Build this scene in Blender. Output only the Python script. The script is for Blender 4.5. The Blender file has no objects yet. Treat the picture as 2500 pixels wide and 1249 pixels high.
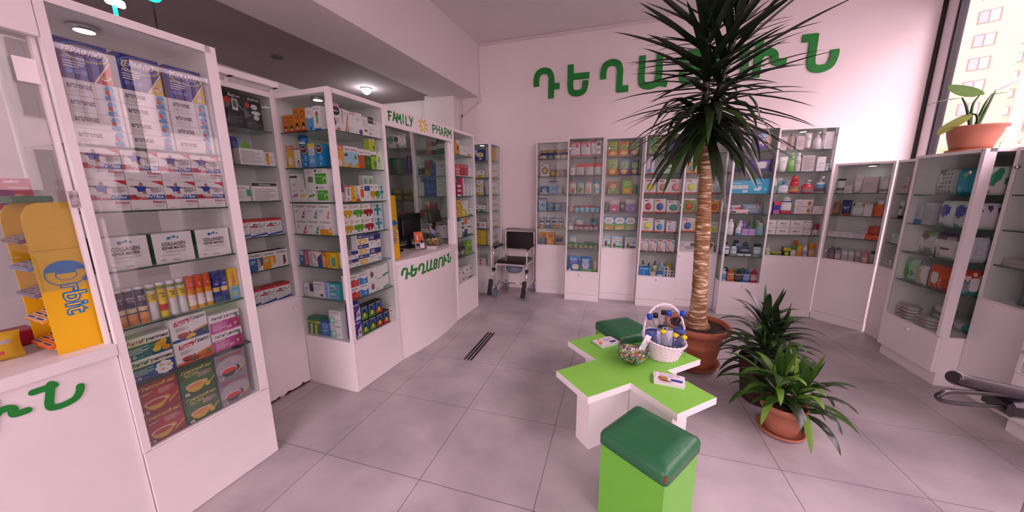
import bpy, math, random
from mathutils import Vector, Matrix
PI = math.pi
rnd = random.Random(7)
SC = bpy.context.scene
COL = SC.collection

# ------------------------------------------------------------------ camera
YAW, PITCH, ROLL = -0.296852, 0.1918167, -0.0060068
CAM = Vector((1.491802, -1.264807, 1.454227))
_f = Vector((math.sin(YAW) * math.cos(PITCH), math.cos(YAW) * math.cos(PITCH), -math.sin(PITCH)))
_r0 = Vector((math.cos(YAW), -math.sin(YAW), 0))
_u0 = _r0.cross(_f)
_r = math.cos(ROLL) * _r0 + math.sin(ROLL) * _u0
_u = -math.sin(ROLL) * _r0 + math.cos(ROLL) * _u0
cd = bpy.data.cameras.new('camera')
cd.sensor_fit = 'HORIZONTAL'
cd.sensor_width = 36.0
cd.lens = 816.6 * 36.0 / 2500.0
cd.clip_start = 0.02
cd.clip_end = 400
cam = bpy.data.objects.new('camera', cd)
cam.matrix_world = Matrix(((_r.x, _u.x, -_f.x, CAM.x), (_r.y, _u.y, -_f.y, CAM.y), (_r.z, _u.z, -_f.z, CAM.z), (0, 0, 0, 1)))
COL.objects.link(cam)
SC.camera = cam

# ------------------------------------------------------------------ light and exposure
SC.view_settings.view_transform = 'Standard'
SC.view_settings.look = 'None'
SC.view_settings.exposure = 0.0
SC.view_settings.gamma = 1.0
SC.view_settings.use_curve_mapping = False
wd = bpy.data.worlds.new('overcast_sky')
SC.world = wd
wd.use_nodes = True
bg = wd.node_tree.nodes['Background']
bg.inputs['Color'].default_value = (1.0, 0.675, 0.82, 1)      # overcast daylight with the photograph's rosy cast
bg.inputs['Strength'].default_value = 14.2
SC.cycles.max_bounces = 10
SC.cycles.diffuse_bounces = 5
SC.cycles.glossy_bounces = 4
SC.cycles.transmission_bounces = 6
SC.cycles.transparent_max_bounces = 40
SC.cycles.caustics_reflective = False
SC.cycles.caustics_refractive = False


def portal(name, loc, rot, sx, sy):
    li = bpy.data.lights.new(name, 'AREA')
    li.shape = 'RECTANGLE'
    li.size, li.size_y = sx, sy
    li.cycles.is_portal = True
    o = bpy.data.objects.new(name, li)
    o.location, o.rotation_euler = loc, rot
    COL.objects.link(o)


portal('window_light_east', (4.62, -0.35, 1.75), (0, math.radians(90), 0), 3.3, 7.5)
portal('window_light_south', (.85, -4.12, 1.75), (math.radians(90), 0, 0), 2.7, 3.3)

# ------------------------------------------------------------------ materials
def lin(h):
    h = h.lstrip('#')
    c = [int(h[i:i + 2], 16) / 255 for i in (0, 2, 4)]
    return tuple(x / 12.92 if x <= 0.04045 else ((x + 0.055) / 1.055) ** 2.4 for x in c) + (1,)


_M = {}


def mat(hexc, rough=0.45, metal=0.0, spec=0.4, emit=0.0, name=None):
    k = (hexc, rough, metal, spec, emit)
    if k in _M:
        return _M[k]
    m = bpy.data.materials.new(name or 'paint_' + hexc.strip('#'))
    m.use_nodes = True
    b = m.node_tree.nodes['Principled BSDF']
    b.inputs['Base Color'].default_value = lin(hexc)
    b.inputs['Roughness'].default_value = rough
    b.inputs['Metallic'].default_value = metal
    b.inputs['Specular IOR Level'].default_value = spec
    if emit:
        b.inputs['Emission Color'].default_value = lin(hexc)
        b.inputs['Emission Strength'].default_value = emit
    _M[k] = m
    return m


def noisy(name, c1, c2, scale=6.0, rough=0.5, bump=0.0, spec=0.4, detail=5.0, stretch=None, bscale=None):
    m = bpy.data.materials.new(name)
    m.use_nodes = True
    nt = m.node_tree
    b = nt.nodes['Principled BSDF']
    b.inputs['Roughness'].default_value = rough
    b.inputs['Specular IOR Level'].default_value = spec
    tc = nt.nodes.new('ShaderNodeTexCoord')
    mp = nt.nodes.new('ShaderNodeMapping')
    if stretch:
        mp.inputs['Scale'].default_value = stretch
    nz = nt.nodes.new('ShaderNodeTexNoise')
    nz.inputs['Scale'].default_value = scale
    nz.inputs['Detail'].default_value = detail
    rp = nt.nodes.new('ShaderNodeValToRGB')
    rp.color_ramp.elements[0].color = lin(c1)
    rp.color_ramp.elements[1].color = lin(c2)
    rp.color_ramp.elements[0].position = 0.3
    rp.color_ramp.elements[1].position = 0.7
    nt.links.new(tc.outputs['Object'], mp.inputs['Vector'])
    nt.links.new(mp.outputs['Vector'], nz.inputs['Vector'])
    nt.links.new(nz.outputs['Fac'], rp.inputs['Fac'])
    nt.links.new(rp.outputs['Color'], b.inputs['Base Color'])
    if bump:
        n2 = nz
        if bscale:
            n2 = nt.nodes.new('ShaderNodeTexNoise')
            n2.inputs['Scale'].default_value = bscale
            nt.links.new(mp.outputs['Vector'], n2.inputs['Vector'])
        bp = nt.nodes.new('ShaderNodeBump')
        bp.inputs['Strength'].default_value = bump
        bp.inputs['Distance'].default_value = 0.01
        nt.links.new(n2.outputs['Fac'], bp.inputs['Height'])
        nt.links.new(bp.outputs['Normal'], b.inputs['Normal'])
    return m


def glass(name, tint, ior=1.5, top=1.0, rough=0.0):
    """Clear sheet: see-through with a Fresnel reflection."""
    m = bpy.data.materials.new(name)
    m.use_nodes = True
    nt = m.node_tree
    nt.nodes.remove(nt.nodes['Principled BSDF'])
    out = nt.nodes['Material Output']
    tr = nt.nodes.new('ShaderNodeBsdfTransparent')
    tr.inputs['Color'].default_value = lin(tint)
    gl = nt.nodes.new('ShaderNodeBsdfGlossy')
    gl.inputs['Roughness'].default_value = rough
    fr = nt.nodes.new('ShaderNodeLayerWeight')
    fr.inputs['Blend'].default_value = 0.5
    pw = nt.nodes.new('ShaderNodeMath')
    pw.operation = 'POWER'
    pw.inputs[1].default_value = 5.0
    f0 = ((ior - 1) / (ior + 1)) ** 2
    mu = nt.nodes.new('ShaderNodeMath')
    mu.operation = 'MULTIPLY_ADD'
    mu.inputs[1].default_value = (1 - f0) * top
    mu.inputs[2].default_value = f0
    mx = nt.nodes.new('ShaderNodeMixShader')
    nt.links.new(fr.outputs['Facing'], pw.inputs[0])
    nt.links.new(pw.outputs[0], mu.inputs[0])
    nt.links.new(mu.outputs[0], mx.inputs['Fac'])
    nt.links.new(tr.outputs[0], mx.inputs[1])
    nt.links.new(gl.outputs[0], mx.inputs[2])
    nt.links.new(mx.outputs[0], out.inputs['Surface'])
    return m


PANE = glass('clear_pane', '#f8fbfa', 1.5, 0.75)
PANE3 = glass('front_cabinet_pane', '#f6f9f8', 1.8, 0.7)
PANE2 = glass('thin_cabinet_pane', '#f6faf8', 1.3, 0.6)
SHELFGLASS = glass('shelf_glass', '#e9f3ef', 1.45, 0.9)
SHELFEDGE = mat('#2c4a44', 0.15, 0, 0.6, name='green_glass_edge')
PETGLASS = glass('clear_plastic', '#fafcfd', 1.5, 1.0, 0.03)
BOWLGLASS = glass('bowl_glass', '#eef4f2', 1.5, 1.0)
FOIL = glass('cellophane', '#f2f2f2', 1.5, 1.0, 0.12)
WHITE = noisy('white_laminate', '#e9e6e4', '#efecea', 3.0, 0.38, 0, 0.4)
WALLM = noisy('wall_plaster', '#e6e0da', '#ece6e1', 1.3, 0.85, 0.06, 0.2, bscale=60)
CEILM = noisy('ceiling_paint', '#dedad8', '#e4e0de', 1.0, 0.9, 0.0, 0.2)
CHROME = mat('#d8d8da', 0.12, 1.0, name='chrome')
STEEL = mat('#b8babd', 0.3, 1.0, name='brushed_steel')
BLACKP = mat('#141316', 0.35, name='black_plastic')
GREENP = noisy('green_foam_letter', '#0f7a26', '#138a2c', 20, 0.55)
LEDM = mat('#ffffff', 0.5, emit=9.0, name='led_diffuser')


# ------------------------------------------------------------------ mesh building
class MB:
    def __init__(s):
        s.v, s.f, s.mi, s.mats, s.sm = [], [], [], [], []

    def m(s, mt):
        if isinstance(mt, str):
            mt = mat(mt)
        if mt not in s.mats:
            s.mats.append(mt)
        return s.mats.index(mt)

    def poly(s, pts, mt, smooth=False):
        b = len(s.v)
        s.v += [tuple(p) for p in pts]
        s.f.append(tuple(range(b, b + len(pts))))
        s.mi.append(s.m(mt))
        s.sm.append(smooth)

    def raw(s, vs, fs, mt, smooth=False):
        b = len(s.v)
        k = s.m(mt)
        s.v += [tuple(p) for p in vs]
        for f in fs:
            s.f.append(tuple(i + b for i in f))
            s.mi.append(k)
            s.sm.append(smooth)

    def box(s, x0, y0, z0, x1, y1, z1, mt, side=None, top=None, front=None):
        v = [(x0, y0, z0), (x1, y0, z0), (x1, y1, z0), (x0, y1, z0), (x0, y0, z1), (x1, y0, z1), (x1, y1, z1), (x0, y1, z1)]
        b = len(s.v)
        s.v += v
        fm = [(0, 3, 2, 1), (4, 5, 6, 7), (0, 1, 5, 4), (1, 2, 6, 5), (2, 3, 7, 6), (3, 0, 4, 7)]
        ms = [mt, top or mt, front or mt, side or mt, mt, side or mt]
        for f, q in zip(fm, ms):
            s.f.append(tuple(i + b for i in f))
            s.mi.append(s.m(q))
            s.sm.append(False)

    def bbox(s, x0, y0, z0, x1, y1, z1, mt, r=0.004):
        """box with chamfered edges"""
        v = []
        for z in (z0, z1):
            for y in (y0, y1):
                for x in (x0, x1):
                    sx, sy, sz = (r if x == x0 else -r), (r if y == y0 else -r), (r if z == z0 else -r)
                    v += [(x, y + sy, z + sz), (x + sx, y, z + sz), (x + sx, y + sy, z)]
        def i(cx, cy, cz, a):
            return ((cz * 2 + cy) * 2 + cx) * 3 + a
        f = []
        for c in (0, 1):
            q = [i(c, 0, 0, 0), i(c, 1, 0, 0), i(c, 1, 1, 0), i(c, 0, 1, 0)]
            f.append(q if c else q[::-1])
            q = [i(0, c, 0, 1), i(1, c, 0, 1), i(1, c, 1, 1), i(0, c, 1, 1)]
            f.append(q[::-1] if c else q)
            q = [i(0, 0, c, 2), i(1, 0, c, 2), i(1, 1, c, 2), i(0, 1, c, 2)]
            f.append(q if c else q[::-1])
        for p in (0, 1):
            for q in (0, 1):
                f.append([i(p, q, 0, 0), i(p, q, 0, 1), i(p, q, 1, 1), i(p, q, 1, 0)])
                f.append([i(p, 0, q, 0), i(p, 0, q, 2), i(p, 1, q, 2), i(p, 1, q, 0)])
                f.append([i(0, p, q, 1), i(0, p, q, 2), i(1, p, q, 2), i(1, p, q, 1)])
                for w in (0, 1):
                    f.append([i(p, q, w, 0), i(p, q, w, 1), i(p, q, w, 2)])
        s.raw(v, f, mt)

    def prism(s, pts, a0, a1, mt, axis='z', capm=None):
        """extrude a 2-D outline: axis z -> (x,y), axis y -> (x,z), axis x -> (y,z)"""
        def P(p, a):
            return {'z': (p[0], p[1], a), 'y': (p[0], a, p[1]), 'x': (a, p[0], p[1])}[axis]
        n = len(pts)
        b = len(s.v)
        s.v += [P(p, a0) for p in pts] + [P(p, a1) for p in pts]
        k = s.m(mt)
        kc = s.m(capm) if capm else k
        for i in range(n):
            j = (i + 1) % n
            s.f.append((b + i, b + j, b + n + j, b + n + i))
            s.mi.append(k)
            s.sm.append(False)
        s.f.append(tuple(b + n - 1 - i for i in range(n)))
        s.f.append(tuple(b + n + i for i in range(n)))
        s.mi += [kc, kc]
        s.sm += [False, False]

    def rings(s, rs, mt, seg=16, cx=0.0, cy=0.0, z0=0.0, caps=(True, True), a0=0.0, a1=2 * PI, smooth=True, M=None):
        """stacked ellipses (z, rx, ry)"""
        full = abs(a1 - a0 - 2 * PI) < 1e-6
        n = seg if full else seg + 1
        b = len(s.v)
        for z, rx, ry in rs:
            for i in range(n):
                a = a0 + (a1 - a0) * i / seg
                p = Vector((cx + rx * math.cos(a), cy + ry * math.sin(a), z0 + z))
                s.v.append(tuple(M @ p if M else p))
        k = s.m(mt)
        for j in range(len(rs) - 1):
            for i in range(seg):
                i2 = (i + 1) % n if full else i + 1
                s.f.append((b + j * n + i, b + j * n + i2, b + (j + 1) * n + i2, b + (j + 1) * n + i))
                s.mi.append(k)
                s.sm.append(smooth)
        if full:
            if caps[0]:
                s.f.append(tuple(b + i for i in range(n))[::-1])
                s.mi.append(k)
                s.sm.append(False)
            if caps[1]:
                s.f.append(tuple(b + (len(rs) - 1) * n + i for i in range(n)))
                s.mi.append(k)
                s.sm.append(False)

    def lathe(s, prof, mt, seg=20, cx=0.0, cy=0.0, z0=0.0, caps=(False, False)):
        s.rings([(z, r, r) for r, z in prof], mt, seg, cx, cy, z0, caps)

    def tube(s, pts, r, mt, seg=8, closed=False, caps=True):
        pts = [Vector(p) for p in pts]
        n = len(pts)
        b = len(s.v)
        k = s.m(mt)
        up = None
        for i, p in enumerate(pts):
            if closed:
                d = pts[(i + 1) % n] - pts[i - 1]
            else:
                d = pts[min(i + 1, n - 1)] - pts[max(i - 1, 0)]
            d.normalize()
            if up is None:
                up = d.orthogonal().normalized()
            up = (up - d * up.dot(d))
            if up.length < 1e-6:
                up = d.orthogonal()
            up.normalize()
            w = d.cross(up)
            rr = r[i] if isinstance(r, (list, tuple)) else r
            for j in range(seg):
                a = 2 * PI * j / seg
                s.v.append(tuple(p + up * math.cos(a) * rr + w * math.sin(a) * rr))
        for i in range(n if closed else n - 1):
            i2 = (i + 1) % n
            for j in range(seg):
                j2 = (j + 1) % seg
                s.f.append((b + i * seg + j, b + i * seg + j2, b + i2 * seg + j2, b + i2 * seg + j))
                s.mi.append(k)
                s.sm.append(True)
        if caps and not closed:
            s.f.append(tuple(b + j for j in range(seg))[::-1])
            s.f.append(tuple(b + (n - 1) * seg + j for j in range(seg)))
            s.mi += [k, k]
            s.sm += [False, False]

    def mesh(s, name):
        me = bpy.data.meshes.new(name)
        me.from_pydata(s.v, [], s.f)
        for q in s.mats:
            me.materials.append(q)
        me.polygons.foreach_set('material_index', s.mi)
        me.polygons.foreach_set('use_smooth', s.sm)
        me.update()
        return me

    def build(s, name, parent=None, M=None):
        o = bpy.data.objects.new(name, s.mesh(name))
        COL.objects.link(o)
        if parent is not None:
            o.parent = parent
            if M is not None:
                o.matrix_local = M
        elif M is not None:
            o.matrix_world = M
        return o


def tag(o, label=None, cat=None, group=None, kind=None):
    if label:
        o['label'] = label
    if cat:
        o['category'] = cat
    if group:
        o['group'] = group
    if kind:
        o['kind'] = kind
    return o


def empty(name, M):
    o = bpy.data.objects.new(name, None)
    o.empty_display_size = 0.05
    COL.objects.link(o)
    o.matrix_world = M
    return o


def T(x, y, z):
    return Matrix.Translation((x, y, z))


def RZ(a):
    return Matrix.Rotation(math.radians(a), 4, 'Z')


def RX(a):
    return Matrix.Rotation(math.radians(a), 4, 'X')


def RY(a):
    return Matrix.Rotation(math.radians(a), 4, 'Y')


def catmull(pts, n=6):
    if len(pts) < 3:
        return [Vector(p) for p in pts]
    P = [Vector(p) for p in pts]
    P = [P[0] * 2 - P[1]] + P + [P[-1] * 2 - P[-2]]
    out = []
    for i in range(1, len(P) - 2):
        a, b, c, d = P[i - 1:i + 3]
        for k in range(n):
            t = k / n
            out.append(0.5 * (2 * b + (c - a) * t + (2 * a - 5 * b + 4 * c - d) * t * t + (3 * b - a - 3 * c + d) * t ** 3))
    out.append(P[-2])
    return out


def stroke(mb, pts, w, y0, y1, mt, smooth=True, rnd_end=False, wfun=None):
    """thick line in the x-z plane, from depth y0 (front) to y1 (back)"""
    pts = [Vector((p[0], p[1])) for p in pts]
    if smooth and len(pts) > 2:
        pts = [Vector((p[0], p[1])) for p in catmull([(p.x, p.y, 0) for p in pts], 6)]
    n = len(pts)
    L, R = [], []
    for i, p in enumerate(pts):
        d = pts[min(i + 1, n - 1)] - pts[max(i - 1, 0)]
        d.normalize()
        q = Vector((-d.y, d.x))
        k = 1.0
        if 0 < i < n - 1:
            d1 = (pts[i] - pts[i - 1]).normalized()
            k = 1 / max(0.5, abs(Vector((-d1.y, d1.x)).dot(q)))
        ww = w * (wfun(i / (n - 1)) if wfun else 1.0)
        L.append(p + q * ww / 2 * k)
        R.append(p - q * ww / 2 * k)
    b = len(mb.v)
    for A in (L, R):
        mb.v += [(p.x, y0, p.y) for p in A]
    for A in (L, R):
        mb.v += [(p.x, y1, p.y) for p in A]
    k = mb.m(mt)
    fs = []
    for i in range(n - 1):
        fs.append((b + i, b + n + i, b + n + i + 1, b + i + 1))
        fs.append((b + 2 * n + i, b + 2 * n + i + 1, b + 3 * n + i + 1, b + 3 * n + i))
        fs.append((b + i, b + i + 1, b + 2 * n + i + 1, b + 2 * n + i))
        fs.append((b + n + i, b + 3 * n + i, b + 3 * n + i + 1, b + n + i + 1))
    for i in (0, n - 1):
        fs.append((b + i, b + n + i, b + 3 * n + i, b + 2 * n + i))
    mb.f += fs
    mb.mi += [k] * len(fs)
    mb.sm += [False] * len(fs)
    if rnd_end:
        for i in (0, n - 1):
            ww = w * (wfun(i / (n - 1)) if wfun else 1.0) / 2
            c = pts[i]
            mb.prism([(c.x + ww * math.cos(a * PI / 8), c.y + ww * math.sin(a * PI / 8)) for a in range(16)], y0, y1, mt, 'y')


_TX = {}


def glyphs(txt, off=0.018):
    """outline of a line of type: vertices in a unit box, triangles"""
    key = (txt, off)
    if key in _TX:
        return _TX[key]
    cu = bpy.data.curves.new('type', 'FONT')
    cu.body = txt
    cu.resolution_u = 1 if len(txt) > 10 else 2
    cu.offset = off
    ob = bpy.data.objects.new('type', cu)
    me = bpy.data.meshes.new_from_object(ob)
    vs = [(v.co.x, v.co.y) for v in me.vertices]
    fs = [tuple(p.vertices) for p in me.polygons]
    bpy.data.objects.remove(ob)
    bpy.data.curves.remove(cu)
    bpy.data.meshes.remove(me)
    if vs:
        x0, x1 = min(v[0] for v in vs), max(v[0] for v in vs)
        z0, z1 = min(v[1] for v in vs), max(v[1] for v in vs)
        vs = [((x - x0) / max(x1 - x0, 1e-6), (z - z0) / max(z1 - z0, 1e-6)) for x, z in vs]
    _TX[key] = (vs, fs)
    return _TX[key]


# ------------------------------------------------------------------ printed faces
def art_ops(mb, art, w, h, P, e0=0.0004, de=0.00022):
    """lay a printed design on a w x h front; P(x, z, lift) gives the 3-D point"""
    e = e0
    P0 = P
    P = lambda x, z, q: P0(min(w, max(0.0, x)), min(h, max(0.0, z)), q)
    for op in art:
        k = op[0]
        if k == 'r':
            _, u0, v0, u1, v1, c = op
            mb.poly([P(u0 * w, v0 * h, e), P(u1 * w, v0 * h, e), P(u1 * w, v1 * h, e), P(u0 * w, v1 * h, e)], c)
        elif k == 'p':
            mb.poly([P(u * w, v * h, e) for u, v in op[1]], op[2])
        elif k == 'e':
            _, cu, cv, ru, rv, c = op
            mb.poly([P((cu + ru * math.cos(a * PI / 8)) * w, (cv + rv * math.sin(a * PI / 8)) * h, e) for a in range(16)], c)
        elif k == 'o':
            _, cu, cv, ru, rv, th, c = op
            for a in range(16):
                q = []
                for (b, f) in ((a, 1), (a + 1, 1), (a + 1, 1 - th), (a, 1 - th)):
                    q.append(P((cu + ru * f * math.cos(b * PI / 8)) * w, (cv + rv * f * math.sin(b * PI / 8)) * h, e))
                mb.poly(q, c)
        elif k == 'l':
            _, u0, v0, u1, v1, n, c = op
            for i in range(n):
                va = v0 + (v1 - v0) * i / n
                vb = va + (v1 - v0) / n * 0.45
                ue = u1 - (u1 - u0) * (0.35 if i % 3 == 0 else 0.1 * (i % 2))
                mb.poly([P(u0 * w, va * h, e), P(ue * w, va * h, e), P(ue * w, vb * h, e), P(u0 * w, vb * h, e)], c)
        elif k in ('t', 'tv', 'ti'):
            _, txt, u0, v0, u1, v1, c = op
            vs, fs = glyphs(txt)
            out = []
            for x, z in vs:
                if k == 'tv':
                    x, z = 1 - z, x
                if k == 'ti':
                    out.append(P((u0 + (u1 - u0) * (x * 0.93 + z * 0.07)) * w, (v0 + (v1 - v0) * z) * h, e))
                else:
                    out.append(P((u0 + (u1 - u0) * x) * w, (v0 + (v1 - v0) * z) * h, e))
            mb.raw(out, fs, c)
        e += de


def cup(cu, cv, s, body, tea, asp=1.0):
    """tea cup seen from above at a slant"""
    return [('e', cu + s * 0.95, cv + s * 0.1 * asp, s * 0.35, s * 0.35 * asp, body), ('p', [(cu - s, cv + 0.1 * s * asp), (cu - 0.75 * s, cv - 0.55 * s * asp), (cu - 0.3 * s, cv - 0.9 * s * asp), (cu + 0.35 * s, cv - 0.9 * s * asp), (cu + 0.8 * s, cv - 0.5 * s * asp), (cu + s, cv + 0.15 * s * asp)], body),
            ('e', cu, cv + 0.12 * s * asp, s, 0.42 * s * asp, '#f3d9cf'), ('e', cu, cv + 0.06 * s * asp, 0.88 * s, 0.34 * s * asp, tea)]


def man(cu, cv, s):
    """man in a blue shirt with his arms out"""
    sk, bl = '#a87458', '#1c3f9e'
    return [('p', [(cu - .9 * s, cv + .52 * s), (cu - .85 * s, cv + .62 * s), (cu - .3 * s, cv + .55 * s), (cu + .35 * s, cv + .55 * s), (cu + .9 * s, cv + .45 * s), (cu + .92 * s, cv + .36 * s), (cu + .35 * s, cv + .36 * s), (cu - .3 * s, cv + .36 * s)], sk),
            ('p', [(cu - .42 * s, cv + .6 * s), (cu + .42 * s, cv + .58 * s), (cu + .3 * s, cv + .02 * s), (cu - .32 * s, cv + .02 * s)], bl), ('p', [(cu - .55 * s, cv + .58 * s), (cu - .3 * s, cv + .62 * s), (cu - .3 * s, cv + .35 * s), (cu - .5 * s, cv + .35 * s)], bl),
            ('p', [(cu - .3 * s, cv + .02 * s), (cu + .3 * s, cv + .02 * s), (cu + .55 * s, cv - .5 * s), (cu - .55 * s, cv - .5 * s), (cu - .5 * s, cv - .2 * s)], '#d8cfcd'), ('e', cu + .02 * s, cv + .76 * s, .15 * s, .2 * s, sk), ('e', cu - .55 * s, cv - .5 * s, .12 * s, .1 * s, '#5a4a48'), ('e', cu + .5 * s, cv - .62 * s, .1 * s, .14 * s, '#5a4a48'), ('e', cu + .2 * s, cv - .05 * s, .16 * s, .16 * s, sk)]


PR = {}


def proto(key, name, cat, look, w, h, d, parts):
    """parts: [(part name, mesh), ...]; a first name of None means the thing is that one mesh"""
    PR[key] = dict(name=name, cat=cat, look=look, w=w, h=h, d=d, parts=parts)


BOXNAME = ['remedy_carton']


def BX(key, look, w, h, d, base, art=(), side=None, top=None, name=None, cat='box', left=None):
    name = name or BOXNAME[0]
    w, h, d = w / 100, h / 100, d / 100
    mb = MB()
    mb.box(-w / 2, 0, 0, w / 2, d, h, base, side=side, top=top)
    art_ops(mb, art, w, h, lambda x, z, e: (x - w / 2, -e, z))
    if left:
        art_ops(mb, left, d, h, lambda x, z, e: (-w / 2 - e, d - x, z))
    proto(key, name, cat, look, w, h, d, [(None, mb.mesh(name))])


def bulge(u, v):
    a = max(0.0, 1 - abs(2 * u - 1) ** 2.4) * max(0.0, 1 - abs(2 * v - 1) ** 2.8)
    return a ** 0.5


def paint(art, u, v, base):
    c = base
    for op in art:
        k = op[0]
        if k == 'r' and op[1] <= u <= op[3] and op[2] <= v <= op[4]:
            c = op[5]
        elif k == 'e' and ((u - op[1]) / op[3]) ** 2 + ((v - op[2]) / op[4]) ** 2 <= 1:
            c = op[5]
        elif k == 'p':
            ins = False
            q = op[1]
            for i in range(len(q)):
                (x1, y1), (x2, y2) = q[i], q[i - 1]
                if (y1 > v) != (y2 > v) and u < (x2 - x1) * (v - y1) / (y2 - y1) + x1:
                    ins = not ins
            if ins:
                c = op[2]
    return c


def SOFT(key, look, w, h, d, base, art=(), back=None, name='soft_pack', cat='pack', flap=None, nx=14, nz=16, rough=0.3, tilt=0.0):
    """filled bag, pouch or wipes pack standing up; flap = (colour, u0, v0, u1, v1) a stuck-on lid"""
    w, h, d = w / 100, h / 100, d / 100
    mb = MB()
    def yo(u, v):
        return d / 2 - d / 2 * bulge(u, v)
    for sgn in (1, -1):
        vs = []
        for j in range(nz + 1):
            for i in range(nx + 1):
                u, v = i / nx, j / nz
                y = yo(u, v) if sgn > 0 else d - yo(u, v)
                vs.append(((u - .5) * w * (1 - 0.06 * math.sin(PI * v)), y, v * h))
        b = len(mb.v)
        mb.v += vs
        for j in range(nz):
            for i in range(nx):
                q = [b + j * (nx + 1) + i, b + j * (nx + 1) + i + 1, b + (j + 1) * (nx + 1) + i + 1, b + (j + 1) * (nx + 1) + i]
                mb.f.append(tuple(q if sgn > 0 else q[::-1]))
                c = paint(art, (i + .5) / nx, (j + .5) / nz, base) if sgn > 0 else (back or base)
                mb.mi.append(mb.m(mat(c, rough)))
                mb.sm.append(True)
    def P(x, z, e):
        return (x - w / 2, yo(min(1, max(0, x / w)), min(1, max(0, z / h))) - e - 0.0012, z)
    art_ops(mb, [o for o in art if o[0] in ('t', 'tv', 'ti', 'l')], w, h, P)
    parts = [(None, mb.mesh(name))]
    if flap:
        f = MB()
        c, u0, v0, u1, v1 = flap
        ys = yo((u0 + u1) / 2, (v0 + v1) / 2)
        cx, cz, rx, rz = ((u0 + u1) / 2 - .5) * w, (v0 + v1) / 2 * h, (u1 - u0) / 2 * w, (v1 - v0) / 2 * h
        pts = []
        for a in range(24):
            t = a * PI / 12
            pts.append((cx + rx * math.copysign(abs(math.cos(t)) ** .5, math.cos(t)), cz + rz * math.copysign(abs(math.sin(t)) ** .5, math.sin(t))))
        f.prism(pts, ys - 0.004, ys + 0.004, c, 'y')
        parts.append(('lid', f.mesh('lid')))
    proto(key, name, cat, look, w, h, d, parts)


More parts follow.
